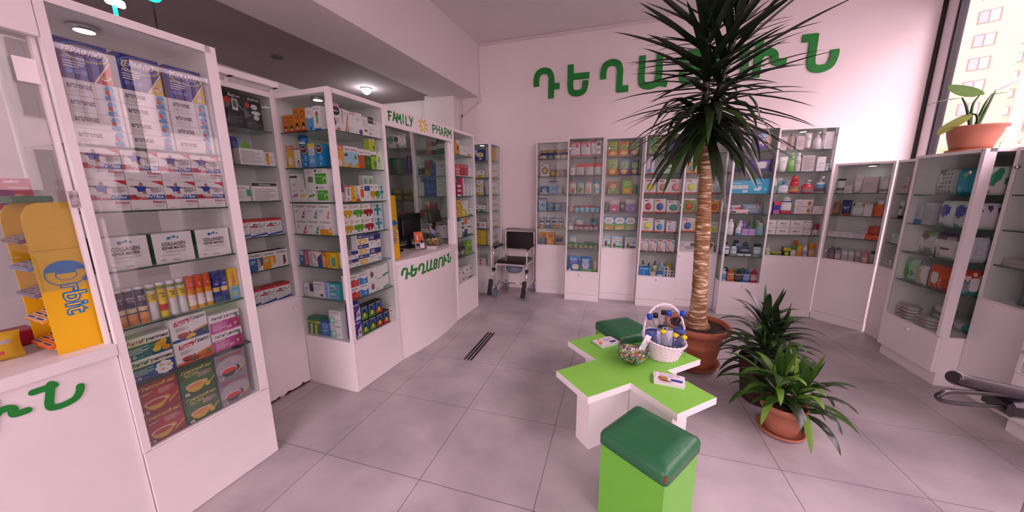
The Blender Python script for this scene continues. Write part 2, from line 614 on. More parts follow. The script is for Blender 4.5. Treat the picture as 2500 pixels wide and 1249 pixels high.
def BT(key, look, w, h, d, body, cap, label=None, kind='flip', name='bottle', cat='bottle', text=None, tc='#30405a', caph=None, lc2=None):
    """bottle / pump / jar / can / tube with body, cap and label parts"""
    w, h, d = w / 100, h / 100, d / 100
    rx, ry = w / 2, d / 2
    B, Cc = MB(), MB()
    bm = mat(body, 0.25) if isinstance(body, str) else body
    cm = mat(cap, 0.3) if isinstance(cap, str) else cap
    ch = caph if caph else 0.16
    if kind == 'flip':
        hb = h * (1 - ch)
        B.rings([(0, rx * .9, ry * .9), (.004, rx, ry), (hb * .72, rx, ry), (hb * .9, rx * .85, ry * .85), (hb * .98, rx * .55, ry * .6), (hb, rx * .5, ry * .55)], bm, 16, 0, ry)
        Cc.rings([(hb, rx * .58, ry * .66), (h - .003, rx * .56, ry * .62), (h, rx * .5, ry * .55)], cm, 14, 0, ry)
    elif kind == 'oval':      # shouldered shampoo with a wide cap
        hb = h * (1 - ch)
        B.rings([(0, rx * .8, ry * .85), (.005, rx * .92, ry), (hb * .45, rx, ry), (hb * .8, rx * .9, ry), (hb, rx * .72, ry * .8)], bm, 18, 0, ry)
        Cc.rings([(hb, rx * .74, ry * .82), (hb + (h - hb) * .6, rx * .66, ry * .75), (h, rx * .35, ry * .4)], cm, 16, 0, ry)
    elif kind == 'pump':
        hb = h * .72
        B.rings([(0, rx * .9, ry * .9), (.004, rx, ry), (hb * .75, rx, ry), (hb * .93, rx * .7, ry * .7), (hb, rx * .35, ry * .4)], bm, 16, 0, ry)
        Cc.rings([(hb, rx * .42, ry * .48), (hb + h * .08, rx * .42, ry * .48), (hb + h * .1, rx * .15, ry * .18), (hb + h * .2, rx * .15, ry * .18)], cm, 12, 0, ry)
        Cc.box(-rx * .3, -ry * .25, h - h * .09, rx * .3, ry * 1.35, h, cm)
    elif kind == 'spray':
        hb = h * .74
        B.rings([(0, rx * .95, ry * .95), (.004, rx, ry), (hb * .5, rx * .8, ry * .85), (hb * .9, rx * .35, ry * .45), (hb, rx * .28, ry * .35)], bm, 16, 0, ry)
        Cc.rings([(hb, rx * .33, ry * .42), (h, rx * .3, ry * .4)], cm, 12, 0, ry)
        Cc.box(-rx * .25, -ry * .5, h * .87, rx * .25, ry * .8, h, cm)
    elif kind == 'jar':
        hb = h * (1 - (caph or .3))
        B.rings([(0, rx * .85, ry * .85), (.004, rx * .95, ry * .95), (hb * .85, rx * .95, ry * .95), (hb, rx * .85, ry * .85)], bm, 16, 0, ry)
        Cc.rings([(hb, rx, ry), (h - .002, rx, ry), (h, rx * .94, ry * .94)], cm, 16, 0, ry)
    elif kind == 'can':
        hb = h * (1 - ch)
        B.rings([(0, rx * .92, ry * .92), (.004, rx, ry), (hb * .93, rx, ry), (hb, rx * .85, ry * .85)], bm, 16, 0, ry)
        Cc.rings([(hb, rx * .88, ry * .88), (hb + (h - hb) * .6, rx * .82, ry * .82), (h - .003, rx * .55, ry * .55), (h, rx * .3, ry * .3)], cm, 14, 0, ry)
    elif kind == 'tube':      # stands on its cap, crimped flat at the top
        hc = h * (caph or .16)
        Cc.rings([(0, rx * .62, ry * .8), (hc, rx * .66, ry * .85)], cm, 14, 0, ry)
        B.rings([(hc, rx * .72, ry * .95), (hc + h * .05, rx * .8, ry), (h * .6, rx * .9, ry * .7), (h * .93, rx, ry * .12), (h, rx, ry * .08)], bm, 16, 0, ry)
        hb = h
    elif kind == 'stick':     # tablet tube
        hb = h * .92
        B.rings([(0, rx * .96, ry * .96), (.003, rx, ry), (hb, rx, ry)], bm, 18, 0, ry)
        Cc.rings([(hb, rx * 1.03, ry * 1.03), (h - .002, rx * 1.03, ry * 1.03), (h, rx * .95, ry * .95)], cm, 18, 0, ry)
    parts = [('body', B.mesh('bottle_body')), ('cap', Cc.mesh('bottle_cap'))]
    if label:
        bands = label if isinstance(label, list) else [(.16, .62, label)]
        k = {'tube': .9, 'oval': 1.0}.get(kind, 1.0)
        for q in bands:
            Lb = MB()
            z0, z1, c = q[:3]
            s0 = s1 = 1.0
            if kind == 'spray':
                s0, s1 = 1 - .27 * z0 * 1.3, 1 - .27 * z1 * 1.3
            if kind == 'tube':
                s0, s1 = .85, .95
            fy = 1.0 if kind != 'tube' else .82
            Lb.rings([(z0 * h, rx * s0 * k + .0006, ry * fy + .0006), (z1 * h, rx * s1 * k + .0006, ry * fy + .0006)], c, 12, 0, ry, a0=PI * 1.12, a1=PI * 1.88, caps=(False, False))
            parts.append(('label', Lb.mesh('bottle_label')))
        if text:
            Lb = MB()
            def P(x, z, e):
                t = max(-.95, min(.95, (x - w / 2) / rx))
                return (x - w / 2, ry - (ry + e + .0012) * math.sqrt(1 - t * t), z)
            for q in (text if isinstance(text, list) else [(text, .2, .45, .8, .52, tc)]):
                art_ops(Lb, [('t',) + tuple(q)], w, h, P)
            parts.append(('lettering', Lb.mesh('bottle_lettering')))
    proto(key, name, cat, look, w, h, d, parts)


def CARD(key, look, w, h, base, art=(), blob=None, name='hanging_card', cat='blister pack'):
    """hanging card with a clear moulded blister over the item; blob=(u,v,ru,rv,colour)"""
    w, h = w / 100, h / 100
    mb = MB()
    mb.box(-w / 2, .022, 0, w / 2, .024, h, base)
    art_ops(mb, art, w, h, lambda x, z, e: (x - w / 2, .022 - e, z))
    parts = [(None, mb.mesh(name))]
    if blob:
        b = MB()
        u, v, ru, rv, c = blob
        M = T((u - .5) * w, .021, v * h) @ Matrix.Rotation(PI / 2, 4, 'X')
        b.rings([(0, ru * w, rv * h), (.008, ru * w * .9, rv * h * .9), (.015, ru * w * .6, rv * h * .6), (.017, ru * w * .1, rv * h * .1)], c, 14, M=M)
        parts.append(('blister', b.mesh('blister')))
    proto(key, name, cat, look, w, h, .024, parts)


# ------------------------------------------------------------------ placing and labelling
ORD = ['first', 'second', 'third', 'fourth', 'fifth', 'sixth', 'seventh', 'eighth', 'ninth', 'tenth', 'eleventh', 'twelfth', 'thirteenth', 'fourteenth', 'fifteenth', 'sixteenth', 'seventeenth', 'eighteenth', 'nineteenth', 'twentieth']
LABELS = set()


def inst(key, M, label, group=None):
    p = PR[key]
    assert label not in LABELS, label
    if len(label.replace(',', '').split()) > 16:
        print('LONG', len(label.split()), label)
    LABELS.add(label)
    if p['parts'][0][0] is None:
        r = bpy.data.objects.new(p['name'], p['parts'][0][1])
        rest = p['parts'][1:]
    else:
        r = bpy.data.objects.new(p['name'], None)
        r.empty_display_size = .02
        rest = p['parts']
    COL.objects.link(r)
    r.matrix_world = M
    for n, me in rest:
        c = bpy.data.objects.new(n, me)
        COL.objects.link(c)
        c.parent = r
    tag(r, label, p['cat'], group)
    return r


LIM = {}


def mk(M):
    return tuple(round(v, 4) for r in M for v in r)


def shelf(M, z, x0, where, spec, y=.035, gap=.003):
    """fill one shelf from left to right. tokens: key, key*n, a/b/c = stacked, @x jump (cm), +y set depth (cm), !back = start a row behind.
    Rows too long, stacks too high or packs too deep for the shelf are drawn in to fit."""
    xmax, ymax, tops = LIM[mk(M)]
    over = min([t for t in tops if t > z + .02])
    x, yy, row = x0, y, ''
    cols = []
    for tk in spec.split():
        if tk[0] == '@':
            x = x0 + float(tk[1:]) / 100
        elif tk[0] == '+':
            yy = y + float(tk[1:]) / 100
        elif tk == '!back':
            row, x = 'behind', x0
        else:
            tk, n = tk.split('*') if '*' in tk else (tk, 1)
            for _ in range(int(n)):
                st = tk.split('/')
                w = max(PR[k]['w'] for k in st)
                cols.append([row, x + w / 2, yy, st, w])
                x += w + gap
    cnt = {}
    for rw in ('', 'behind'):
        mine = [c for c in cols if c[0] == rw]
        if not mine:
            continue
        end = max(c[1] + c[4] / 2 for c in mine)
        fx = min(1.0, (xmax - .003 - x0) / (end - x0))
        for row, xc, yy, st, w in mine:
            i = cnt.get(row, 0)
            cnt[row] = i + 1
            hs = sum(PR[k]['h'] + .0006 for k in st)
            fz = min(1.0, (over - .004 - z) / hs)
            zz = z
            for j, k in enumerate(st):
                p = PR[k]
                pos = ORD[i] + (' from left' if not row else ' in rear row')
                if len(st) == 2:
                    pos += (', lower row', ', upper row')[j]
                elif len(st) > 2:
                    pos += ', ' + ('bottom of stack' if j == 0 else 'top of stack' if j == len(st) - 1 else ORD[j] + ' up')
                fy = min(1.0, (ymax - .004 - yy) / p['d'])
                inst(k, M @ T(x0 + (xc - x0) * fx, yy + rnd.uniform(0, .003), zz) @ Matrix.Diagonal((fx * .999, fy, fz, 1)), '%s, %s, %s' % (p['look'], pos, where))
                zz += p['h'] * fz + .0006


# ------------------------------------------------------------------ product designs
W_ = '#efeaea'
# -- large left cabinet
hexs = []
for i in range(3):
    hexs += [('p', [(.74, .66 - .3 * i), (.8, .95 - .3 * i), (.9, .95 - .3 * i), (.93, .66 - .3 * i), (.86, .5 - .3 * i)], ['#5aa6d8', '#8cc6e8', '#3f86c4'][i])]
BX('art', 'white carton with red dots', 14, 5.4, 9, W_, hexs + [('e', .8, .5, .05, .15, '#d8362c'), ('e', .76, .15, .04, .12, '#4a90cc'), ('t', 'artronat', .1, .45, .52, .78, '#5a5e66'), ('l', .1, .15, .4, .35, 3, '#c9c4c6'), ('r', 0, .0, 1, .02, '#bdb6b8')])
def thera(key, look, name, sub, c):
    BX(key, look, 12.6, 13, 6, '#2a2d86', [('p', [(.62, 0), (1, .62), (1, 0)], c), ('p', [(.6, 0), (.64, 0), (1, .58), (1, .64)], '#f4e9d8'), ('o', .5, .74, .47, .22, .13, '#4a76c8'), ('o', .55, .7, .45, .2, .1, '#e8d24a'),
        ('ti', name, .06, .66, .88, .82, '#f4f1f4'), ('l', .08, .3, .5, .5, 3, '#e8e4ee'), ('t', sub, .08, .5, .5, .58, '#f0eef4'), ('e', .16, .2, .06, .06, '#6a8ad8'), ('e', .3, .2, .06, .06, '#6a8ad8'), ('e', .44, .2, .06, .06, '#6a8ad8')] + cup(.84, .18, .1, '#f0ecea', '#d88a2c'), side='#23256e')
thera('thr1', 'purple carton with red corner', 'ТЕРАФЛЮ', 'ЭКСТРА ЛИМОН', '#d8432c')
thera('thr2', 'purple carton with yellow corner', 'ТЕРАФЛЮ', 'ЛИМОН', '#e8c22c')
thera('thr3', 'purple carton with lemon corner', 'THERAFLU', 'LEMON COLD & FLU', '#ecd040')
BX('joint', 'white carton with blue-shirted man', 10.8, 11.7, 8, W_, [('p', [(.66, 1), (1, 1), (1, .84)], '#cc2c30'), ('r', 0, .36, .48, .52, '#c0202c'), ('r', .48, .36, 1, .52, '#2450a0')] + man(.36, .62, .34) +
   [('r', 0, .36, .48, .44, '#c0202c'), ('r', .48, .36, 1, .44, '#2450a0'), ('ti', 'JOINTflex', .26, .37, .97, .51, '#f6f2f4'), ('t', 'Advance', .6, .22, .97, .33, '#b02838'), ('l', .6, .6, .95, .8, 5, '#8a8488'), ('l', .05, .04, .3, .07, 1, '#8a8488'), ('l', .6, .12, .95, .18, 2, '#b8b2b4')])
BX('coll', 'white carton with green side', 13.4, 12.8, 9.5, W_, [('e', .4, .82, .05, .05, '#2a7a9c'), ('e', .54, .86, .04, .04, '#3a94b0'), ('e', .63, .83, .03, .03, '#2a7a9c'), ('p', [(.4, .84), (.54, .88), (.54, .84), (.4, .8)], '#3a94b0'), ('t', 'COLLAGEN', .2, .57, .8, .69, '#2c2e34'), ('t', 'REPAIR MATRIX', .2, .44, .8, .54, '#2c2e34'), ('t', '+ HYALURONIC ACID', .22, .34, .8, .39, '#9a989c'), ('l', .15, .24, .85, .29, 1, '#c8c4c6'), ('l', .12, .1, .3, .14, 1, '#4a4a50'), ('t', 'Pharma', .42, .06, .6, .1, '#4a3a48')], side='#2f6b54')
def stick(key, look, body, cap, lab, txt, tc='#f4f0f4'):
    BT(key, look, 3.2, 15.5, 3.2, body, cap, lab, 'stick', 'tablet_tube', 'tube', txt, tc)
stick('czn', 'dark violet vitamin tube', '#251a4e', '#e8e4e6', [(.0, .14, '#d8722c'), (.14, .3, '#e8a060'), (.34, .46, '#e6cf9c')], [('ВИТАМИН', .16, .7, .84, .75, '#f0ecf4'), ('C + Zn', .2, .62, .8, .68, '#f0ecf4')])
stick('vcy', 'white vitamin tube with yellow band', '#dcd8dc', '#ece8ea', [(.5, .76, '#e6c827'), (.82, .9, '#6e8a3a')], [('Vitamin C', .14, .66, .86, .72, '#3a3426'), ('1000', .3, .58, .7, .63, '#3a3426')])
stick('vcr', 'yellow vitamin tube with red patch', '#e6c827', '#ece8ea', [(.2, .38, '#c83428'), (.82, .9, '#6e8a3a')], [('Vitamin C', .14, .66, .86, .72, '#3a3426'), ('1000', .3, .58, .7, .63, '#3a3426')])
stick('vco', 'orange vitamin tube', '#e08a1c', '#dc4a1c', [(.62, .9, '#d8401c'), (.12, .45, '#e8dcd4')], [('C', .35, .7, .65, .8, '#f4e0d0')])
stick('vcb', 'royal blue vitamin tube', '#1d2f94', '#16267c', [(.36, .5, '#e4c46a')], [('Vitamin', .2, .58, .8, .64, '#e8e4f0'), ('C', .4, .66, .6, .74, '#d84a6a')])
BX('vitc', 'yellow and blue upright carton', 4.2, 15.5, 4.2, '#e6c22c', [('r', 0, 0, 1, .42, '#7cc0dc'), ('tv', 'Vitamin C', .3, .44, .72, .92, '#d4502c'), ('t', '500 mg', .2, .3, .8, .35, '#2c4a7c'), ('e', .5, .16, .2, .05, '#e8c840')])
def agrip(key, look, mid, deco, name1c, sub=None):
    BX(key, look, 14, 9.3, 7, W_, [('r', 0, 0, 1, .62, mid), ('r', 0, .62, 1, .66, '#c8b45a')] + deco + [('t', 'Анти', .05, .72, .38, .9, name1c), ('t', 'Гриппин', .39, .7, .97, .9, '#22242a'), ('l', .06, .28, .5, .56, 5, '#cfd8e4'), ('t', '10', .06, .08, .2, .22, '#f4f2f4'), ('l', .22, .1, .42, .13, 1, '#cfd8e4')], top='#e6e0e0')
agrip('ag1', 'blue and white carton with lemons', '#1d4a78', [('e', .76, .42, .14, .16, '#e0a02c'), ('e', .66, .24, .1, .12, '#e8c040'), ('e', .88, .2, .1, .12, '#d88a24'), ('e', .84, .54, .08, .1, '#e8b840'), ('e', .58, .46, .05, .07, '#4a8a3a')], '#c22838')
agrip('ag2', 'navy and white carton with daisies', '#1d3f8c', [('e', .74 + .14 * math.cos(a * PI / 4), .3 + .22 * math.sin(a * PI / 4), .08, .1, '#f2eef0') for a in range(8)] + [('e', .74, .3, .09, .11, '#f2eef0'), ('e', .7, .22, .035, .05, '#e0b030'), ('e', .84, .36, .035, .05, '#e0b030'), ('e', .66, .44, .035, .05, '#e0b030')], '#22242a')
def agr2(key, look, c1, c2):
    BX(key, look, 13.5, 11, 7, W_, [('p', [(0, 0), (1, 0), (1, .38), (.6, .3), (.3, .12), (0, .1)], c1), ('p', [(.5, .24), (1, .38), (1, .46), (.6, .33)], '#e8a04a')] + cup(.3, .26, .17, '#7a1c14', '#b03018', 1.1) + [('e', .52, .14, .11, .09, c2), ('e', .43, .1, .08, .07, c2), ('p', [(.1, .66), (.5, .72), (.52, .9), (.12, .84)], '#c62030'), ('ti', 'Анти', .13, .7, .48, .85, '#f6f0f2'), ('ti', 'Грипп', .54, .74, .95, .93, '#24262c'), ('l', .12, .44, .45, .6, 4, '#8a8488'), ('e', .88, .27, .06, .07, '#3a8a2c'), ('t', 'МАКСИМУМ', .7, .1, .97, .17, '#2a4a24')])
agr2('agp1', 'white carton with teacup and lemon', '#23408c', '#e8c232')
agr2('agp2', 'white carton with teacup and rosehips', '#dc6422', '#7c3a1c')
BX('agk', 'pink and white carton', 13, 9.3, 7, W_, [('r', 0, 0, 1, .6, '#c0328c'), ('t', 'АнтиГриппин', .08, .68, .95, .9, '#22242a'), ('l', .08, .12, .5, .46, 5, '#e8b4d4'), ('t', 'для детей', .08, .5, .38, .58, '#f2e4ee'), ('t', '30', .52, .1, .68, .26, '#f4f0f2'), ('e', .86, .42, .07, .12, '#a04a2c'), ('e', .9, .2, .06, .1, '#8a2c3c'), ('e', .82, .28, .05, .08, '#e0b49a'), ('e', .9, .66, .05, .06, '#3a9a4a')])
def gflu(key, look, base, tc, num, extra, bowl, tea):
    BX(key, look, 13.2, 13.6, 7, base, [('e', .5, .45, .5, .35, bowl)] + cup(.4, .3, .28, '#d8b02c' if key != 'gf3' else '#4a3a40', tea, .85) + [('ti', 'ГриппоФлю', .04, .78, .96, .92, tc)] + extra + [('l', .5, .55, .92, .72, 6, '#d8b4b0'), ('e', .74, .2, .08, .08, '#a02028' if key != 'gf2' else '#d8c040'), ('p', [(.7, .14), (.98, .36), (.98, .4), (.7, .2)], '#e0b83c'), ('t', num, .06, .04, .2, .13, '#f2eeee'), ('l', .06, .01, .28, .03, 1, '#e4dcdc')], top='#3a2426')
gflu('gf1', 'dark red carton with teacup', '#8c1622', '#e8cc5c', '10', [('l', .1, .66, .4, .72, 2, '#e8c4c0')], '#b02430', '#b82020')
gflu('gf2', 'dark green carton with teacup', '#1f5426', '#e8d66c', '8', [('ti', 'ЭКСТРА', .1, .66, .56, .77, '#e4d860')], '#2f6a2c', '#e09434')
gflu('gf3', 'grey carton with red teacup', '#8f8a92', '#c8343c', '10', [('l', .1, .66, .4, .72, 2, '#d4ccd2')], '#b4aeb6', '#d8302c')
BX('viol', 'pale violet carton', 7, 20, 7, '#8c80b8', [('r', .05, .1, .95, .8, '#b4aed0'), ('l', .2, .3, .8, .6, 6, '#8478a8')])
BX('purp', 'purple carton with yellow panel', 6, 15, 6, '#7c2c74', [('r', .15, .15, .85, .8, '#d8b448'), ('r', .3, .25, .7, .7, '#e8d890')])

# -- recessed door cabinet
BOXNAME[0] = 'medicine_box'
BX('bpm', 'black carton with blood pressure monitor', 11, 20, 9, '#1f1c20', [('p', [(.4, 1), (1, .55), (1, .5), (.32, .98)], '#8c8488'), ('p', [(.02, .5), (.4, .62), (.02, .86)], '#6a6468'), ('r', .45, .5, .75, .82, '#d4d0d4'), ('r', .5, .58, .7, .78, '#5a6458'), ('e', .24, .76, .16, .1, '#c8382c'), ('t', 'MediTech', .3, .88, .9, .95, '#d8d4d6'), ('l', .1, .1, .9, .35, 5, '#6c6468')])
BX('inh', 'black carton with inhaler mask', 11, 20, 9, '#1f1c20', [('p', [(.02, .3), (.4, .42), (.02, .66)], '#6a6468'), ('e', .6, .7, .18, .08, '#d4d0d4'), ('e', .66, .52, .26, .06, '#e0dcde'), ('e', .66, .38, .16, .08, '#d4d0d4'), ('e', .22, .72, .14, .08, '#c8382c'), ('t', 'MediTech', .3, .88, .9, .95, '#d8d4d6'), ('l', .1, .06, .9, .24, 4, '#6c6468')])
SOFT('redtube', 'tall red carded pack', 8, 22, 3, '#9c1c34', [('r', .1, .1, .9, .28, '#c85030'), ('e', .6, .3, .2, .06, '#e8e0e2')], nx=6, nz=10)
BX('cont', 'black and green meter carton', 11, 16, 5, '#e0dcdc', [('r', .04, .03, .96, .97, '#2a2a30'), ('p', [(.1, .06), (.96, .06), (.96, .6), (.1, .55)], '#6cb030'), ('p', [(.04, .03), (.7, .03), (.04, .5)], '#2a2a30'), ('t', 'contour', .12, .8, .88, .9, '#e4e0e2'), ('t', 'PLUS', .4, .7, .75, .77, '#c8c4c8')])
SOFT('pinkp', 'bright pink bag', 10, 18, 4, '#d03a7a', [], nx=6, nz=8)
SOFT('bluep', 'blue and green bag', 12, 18, 4, '#b8c0d8', [('r', 0, 0, .3, 1, '#2a55b0'), ('e', .62, .6, .28, .32, '#8ad04c'), ('e', .85, .2, .12, .1, '#d86a3c')], nx=8, nz=10)
BX('wcart', 'white carton with fine print', 17, 10, 6, W_, [('l', .06, .1, .9, .9, 10, '#a89ea2')])
BX('wyel', 'white carton with amber vial', 7, 9, 4, W_, [('r', .12, .1, .48, .92, '#e09a1c'), ('r', .2, .7, .4, .86, '#b87818'), ('l', .6, .2, .9, .8, 6, '#a89ea2')])
BX('price', 'white card with red figures', 12, 6, 1, W_, [('t', 'ԱԿՑԻԱ', .05, .1, .95, .5, '#7c2a2c'), ('r', .5, .55, .95, .95, '#2a3a68')])
BX('gbox', 'white carton with green ends', 17, 10, 6, W_, [('r', 0, .1, .16, .7, '#2c8a50'), ('r', .86, .3, 1, .75, '#5aa878'), ('t', 'Novoxetin Rut', .15, .78, .85, .88, '#8a8488'), ('l', .2, .15, .8, .65, 6, '#c4bcbe')])
BX('bbox', 'white carton with black header', 17, 12, 6, W_, [('r', .02, .8, .98, .97, '#26242a'), ('t', 'Floraxel', .3, .84, .7, .93, '#e4e0e2'), ('l', .1, .08, .92, .7, 6, '#b4acae')])
BX('med', 'white and red bandage carton', 10.5, 11.5, 8, '#e6e2e4', [('r', 0, .86, 1, 1, '#c8282c'), ('e', .45, .68, .46, .16, '#232c50'), ('e', .42, .7, .46, .15, '#f0ecee'), ('p', [(0, .56), (.4, .52), (.5, .6), (.05, .64)], '#c8282c'), ('ti', "Med's", .18, .62, .72, .77, '#22305c'), ('p', [(0, 0), (1, .08), (1, .2), (.55, .14), (0, .08)], '#2a4fa0'), ('o', .35, .3, .18, .14, .2, '#b8b2b6'), ('o', .68, .32, .18, .14, .2, '#c4bec2')], top='#cc2a2c')
def ten(key, look, c1, c2):
    BX(key, look, 9.5, 12, 7, '#26262c', [('r', 0, .72, 1, 1, W_), ('t', 'TENERIS', .08, .78, .92, .92, '#3c3a40'), ('r', 0, 0, 1, .72, c1), ('p', [(.6, .1), (.85, .15), (.8, .65), (.62, .65)], c2), ('p', [(.5, 0), (1, 0), (1, .3)], '#e4e0e2'), ('l', .1, .4, .5, .62, 3, '#cfe0f0')])
ten('ten1', 'blue carton with knee', '#1f5f9c', '#d89a80')
ten('ten2', 'blue carton with wrist', '#226aa8', '#7cc0e8')
ten('ten3', 'orange plaster carton', '#e0921c', '#f0c87c')
ten('ten4', 'white carton with brown pills', '#e4dedc', '#6a4030')

# -- glass corner cabinet, side
def kid(key, look, h, c):
    BX(key, look, 6.2, h, 4, c, [('r', 0, 0, 1, .1, '#c83a2c'), ('o', .5, .74, .34, .16, .3, '#8a5a28'), ('e', .5, .26, .26, .14, '#4a3028'), ('e', .5, .18, .16, .08, '#e8c8b0')])
kid('kid1', 'small orange carton with child', 11.5, '#e07c24')
kid('kid2', 'tall orange carton with child', 15, '#e4882c')
BX('girl', 'white carton with red-haired girl', 7, 15, 5, W_, [('r', 0, 0, 1, .1, '#3c86c8'), ('e', .55, .68, .18, .1, '#c4502c'), ('p', [(.4, .3), (.7, .3), (.66, .6), (.46, .6)], '#6cb050'), ('r', .1, .86, .9, .92, '#c4bec2')])
BX('whbl', 'white carton with blue picture', 7.5, 14.5, 5, W_, [('p', [(0, .0), (0, .6), (.5, .52), (1, .6), (1, .1), (.5, .0)], '#6ca8dc'), ('e', .6, .12, .12, .05, '#3a3a44'), ('l', .2, .72, .8, .9, 4, '#b8b2b6')])
BX('yel1', 'yellow carton with child', 7, 15, 4.5, '#e8b83c', [('r', 0, .8, 1, 1, '#dc7c50'), ('e', .5, .3, .3, .2, '#f0e4c8'), ('l', .1, .84, .9, .94, 2, '#f4e4d0')])
BX('peng', 'white carton with penguin', 6, 14, 4, W_, [('e', .6, .2, .2, .16, '#2c2c34'), ('e', .6, .18, .1, .1, '#f0ecec'), ('r', 0, .86, 1, .96, '#8c86b0')])
def mult(key, look, c, txt='MULTI'):
    BX(key, look, 7, 15, 5, c, [('e', .5, .78, .46, .2, '#e6d44c'), ('e', .5, .79, .4, .16, '#1d2f64'), ('e', .5, .78, .3, .07, '#b03034'), ('t', txt, .22, .8, .78, .86, '#f2eef0'), ('e', .7, .4, .22, .14, '#5ab0e4'), ('e', .3, .3, .2, .12, '#3c8ccc'), ('e', .6, .14, .14, .06, '#8cd0f0')])
mult('mul1', 'blue carton with oval badge', '#2478b8')
mult('mul2', 'bright blue carton with badge', '#1f86c8')
mult('mul3', 'navy carton with oval badge', '#1c3a80')
BX('yelb', 'yellow and sky blue carton', 6.5, 15.5, 5, '#6aa4dc', [('r', 0, .8, 1, 1, '#e8cc3c'), ('r', .1, .5, .9, .82, '#f0ecea'), ('l', .15, .54, .85, .78, 5, '#8a94b8'), ('p', [(.1, .2), (.5, .45), (.9, .2)], '#a0d0f0')])
BX('ies', 'white carton with red letters', 14, 9, 4, W_, [('t', 'BABIES', .05, .4, .95, .85, '#c02c2c')])
BT('bjar', 'blue vitamin jar', 7.5, 12, 7.5, '#2a84c4', '#1c4a8c', [(.62, .76, '#1d2f64'), (.1, .3, '#e8e4e6')], 'jar', 'vitamin_jar', 'jar', caph=.14)
def wst(key, look, c):
    BX(key, look, 7.5, 9.5, 5, W_, [('p', [(.1, .3), (.9, .42), (.9, .62), (.1, .5)], c), ('l', .1, .75, .8, .9, 3, '#b4acb0'), ('e', .2, .12, .05, .04, '#6a6468')])
wst('wpk', 'white carton with pink stripe', '#c46a9c')
wst('wye', 'white carton with yellow stripe', '#e0c840')
wst('wgr', 'white carton with green stripe', '#6ca83c')
BX('grn', 'white and grass green carton', 12, 11.2, 6, W_, [('r', .04, .1, .96, .72, '#4aa82c'), ('e', .82, .34, .2, .2, '#a4d878'), ('e', .8, .28, .1, .1, '#3a8a24'), ('e', .1, .88, .08, .08, '#2c3a30'), ('l', .25, .82, .8, .93, 2, '#8a8888'), ('t', 'Enterogermina', .08, .5, .66, .6, '#e8f2e0')])
BX('wdot', 'small white carton with dark band', 8, 10, 5, W_, [('r', 0, .7, 1, .86, '#4a3c44'), ('e', .6, .3, .1, .1, '#c8b83c'), ('e', .4, .2, .08, .08, '#5a7c3c')])
BX('wplain', 'plain white carton', 10, 13, 5, '#e6e0e0', [('r', .3, .3, .8, .6, '#6a8a60'), ('l', .1, .78, .8, .9, 2, '#b4acb0')])
def strep(key, look, c1, c2=None):
    BX(key, look, 13, 11, 5, W_, ([('r', 0, 0, 1, .38, c2)] if c2 else []) + [('t', 'Стрепсилс', .08, .72, .9, .9, '#3a3c44'), ('l', .1, .42, .5, .62, 3, '#a8a2a8'), ('p', [(.6, .06), (.8, .52), (.95, .6), (.95, .3), (.85, .06)], c1), ('o', .82, .36, .12, .2, .4, '#e8e4e6')])
strep('str1', 'white carton with crimson swirl', '#c23a4c')
strep('str2', 'white carton with teal swirl', '#3c8c8c')
strep('str3', 'white carton with orange swirl', '#e08a4c')
strep('str4', 'white and orange carton', '#e08a4c', '#e09a1c')
def slim(key, look, c, deco):
    BX(key, look, 4.6, 11, 4, c, deco)
slim('sl1', 'slim blue carton', '#2c6ca8', [('r', 0, .7, 1, 1, '#c8d4e4'), ('e', .5, .4, .3, .12, '#7cb4e0')])
slim('sl2', 'slim rose carton', '#c4506a', [('tv', 'БЕЗ САХ', .3, .1, .7, .9, '#f0e4e6')])
slim('sl3', 'slim grey carton', '#cfc9cb', [('l', .15, .2, .85, .8, 8, '#a49c9e')])
slim('sl4', 'slim white carton with red stroke', W_, [('p', [(.1, .9), (.35, .9), (.9, .4), (.7, .35)], '#d0402c'), ('l', .2, .1, .8, .25, 2, '#a49c9e')])
slim('sl5', 'slim blue and white carton', '#2a56b0', [('p', [(0, .6), (1, .9), (1, 1), (0, 1)], '#e8e4e6'), ('e', .5, .4, .4, .2, '#1c3c8c'), ('e', .5, .4, .12, .05, '#d0402c')])
slim('sl6', 'slim orange carton', '#e07c24', [('e', .5, .6, .3, .15, '#f0b84c'), ('tv', 'ВИТАМИН', .3, .05, .7, .6, '#f4e8d8')])
slim('sl7', 'slim yellow carton', '#e4b424', [('tv', 'ФОРТЕ', .25, .15, .7, .9, '#d0502c')])
slim('sl8', 'slim teal and yellow carton', '#e0b82c', [('r', .1, .1, .9, .7, '#3c9ca0')])
BX('wbl', 'white carton with navy patch', 11, 10, 5, W_, [('r', .6, .4, 1, 1, '#28376e'), ('l', .08, .5, .5, .7, 3, '#6a6468'), ('r', .08, .1, .3, .2, '#a49c9e')])
BX('wbc', 'white carton with barcode', 11, 12, 5, W_, [('r', .1, .8, .9, .86, '#a87c84'), ('l', .1, .45, .85, .72, 5, '#b4acb0'), ('r', .6, .08, .9, .24, '#5a5256')])
BX('mbl', 'pale blue upright carton', 6, 12, 4, '#a8bce0', [('tv', 'Baby Mint', .3, .12, .7, .9, '#3c5aa0')])
BX('mint', 'teal mint carton', 10, 6, 4, '#289ca4', [('ti', 'Мята', .1, .5, .6, .85, '#e0f0f0'), ('e', .62, .4, .16, .18, '#c86ab0'), ('l', .1, .12, .5, .3, 2, '#a8dcdc')])
BX('ufe', 'green carton with yellow tubes', 12.5, 13, 7, '#1c7a48', [('r', .0, .68, 1, .8, '#d8cc3c'), ('p', [(.12, 0), (.3, .0), (.36, .62), (.18, .62)], '#cfe08c'), ('p', [(.5, 0), (.68, .0), (.74, .62), (.56, .62)], '#e0cc3c'), ('t', 'Упсавит', .1, .7, .6, .78, '#1c5a30')])
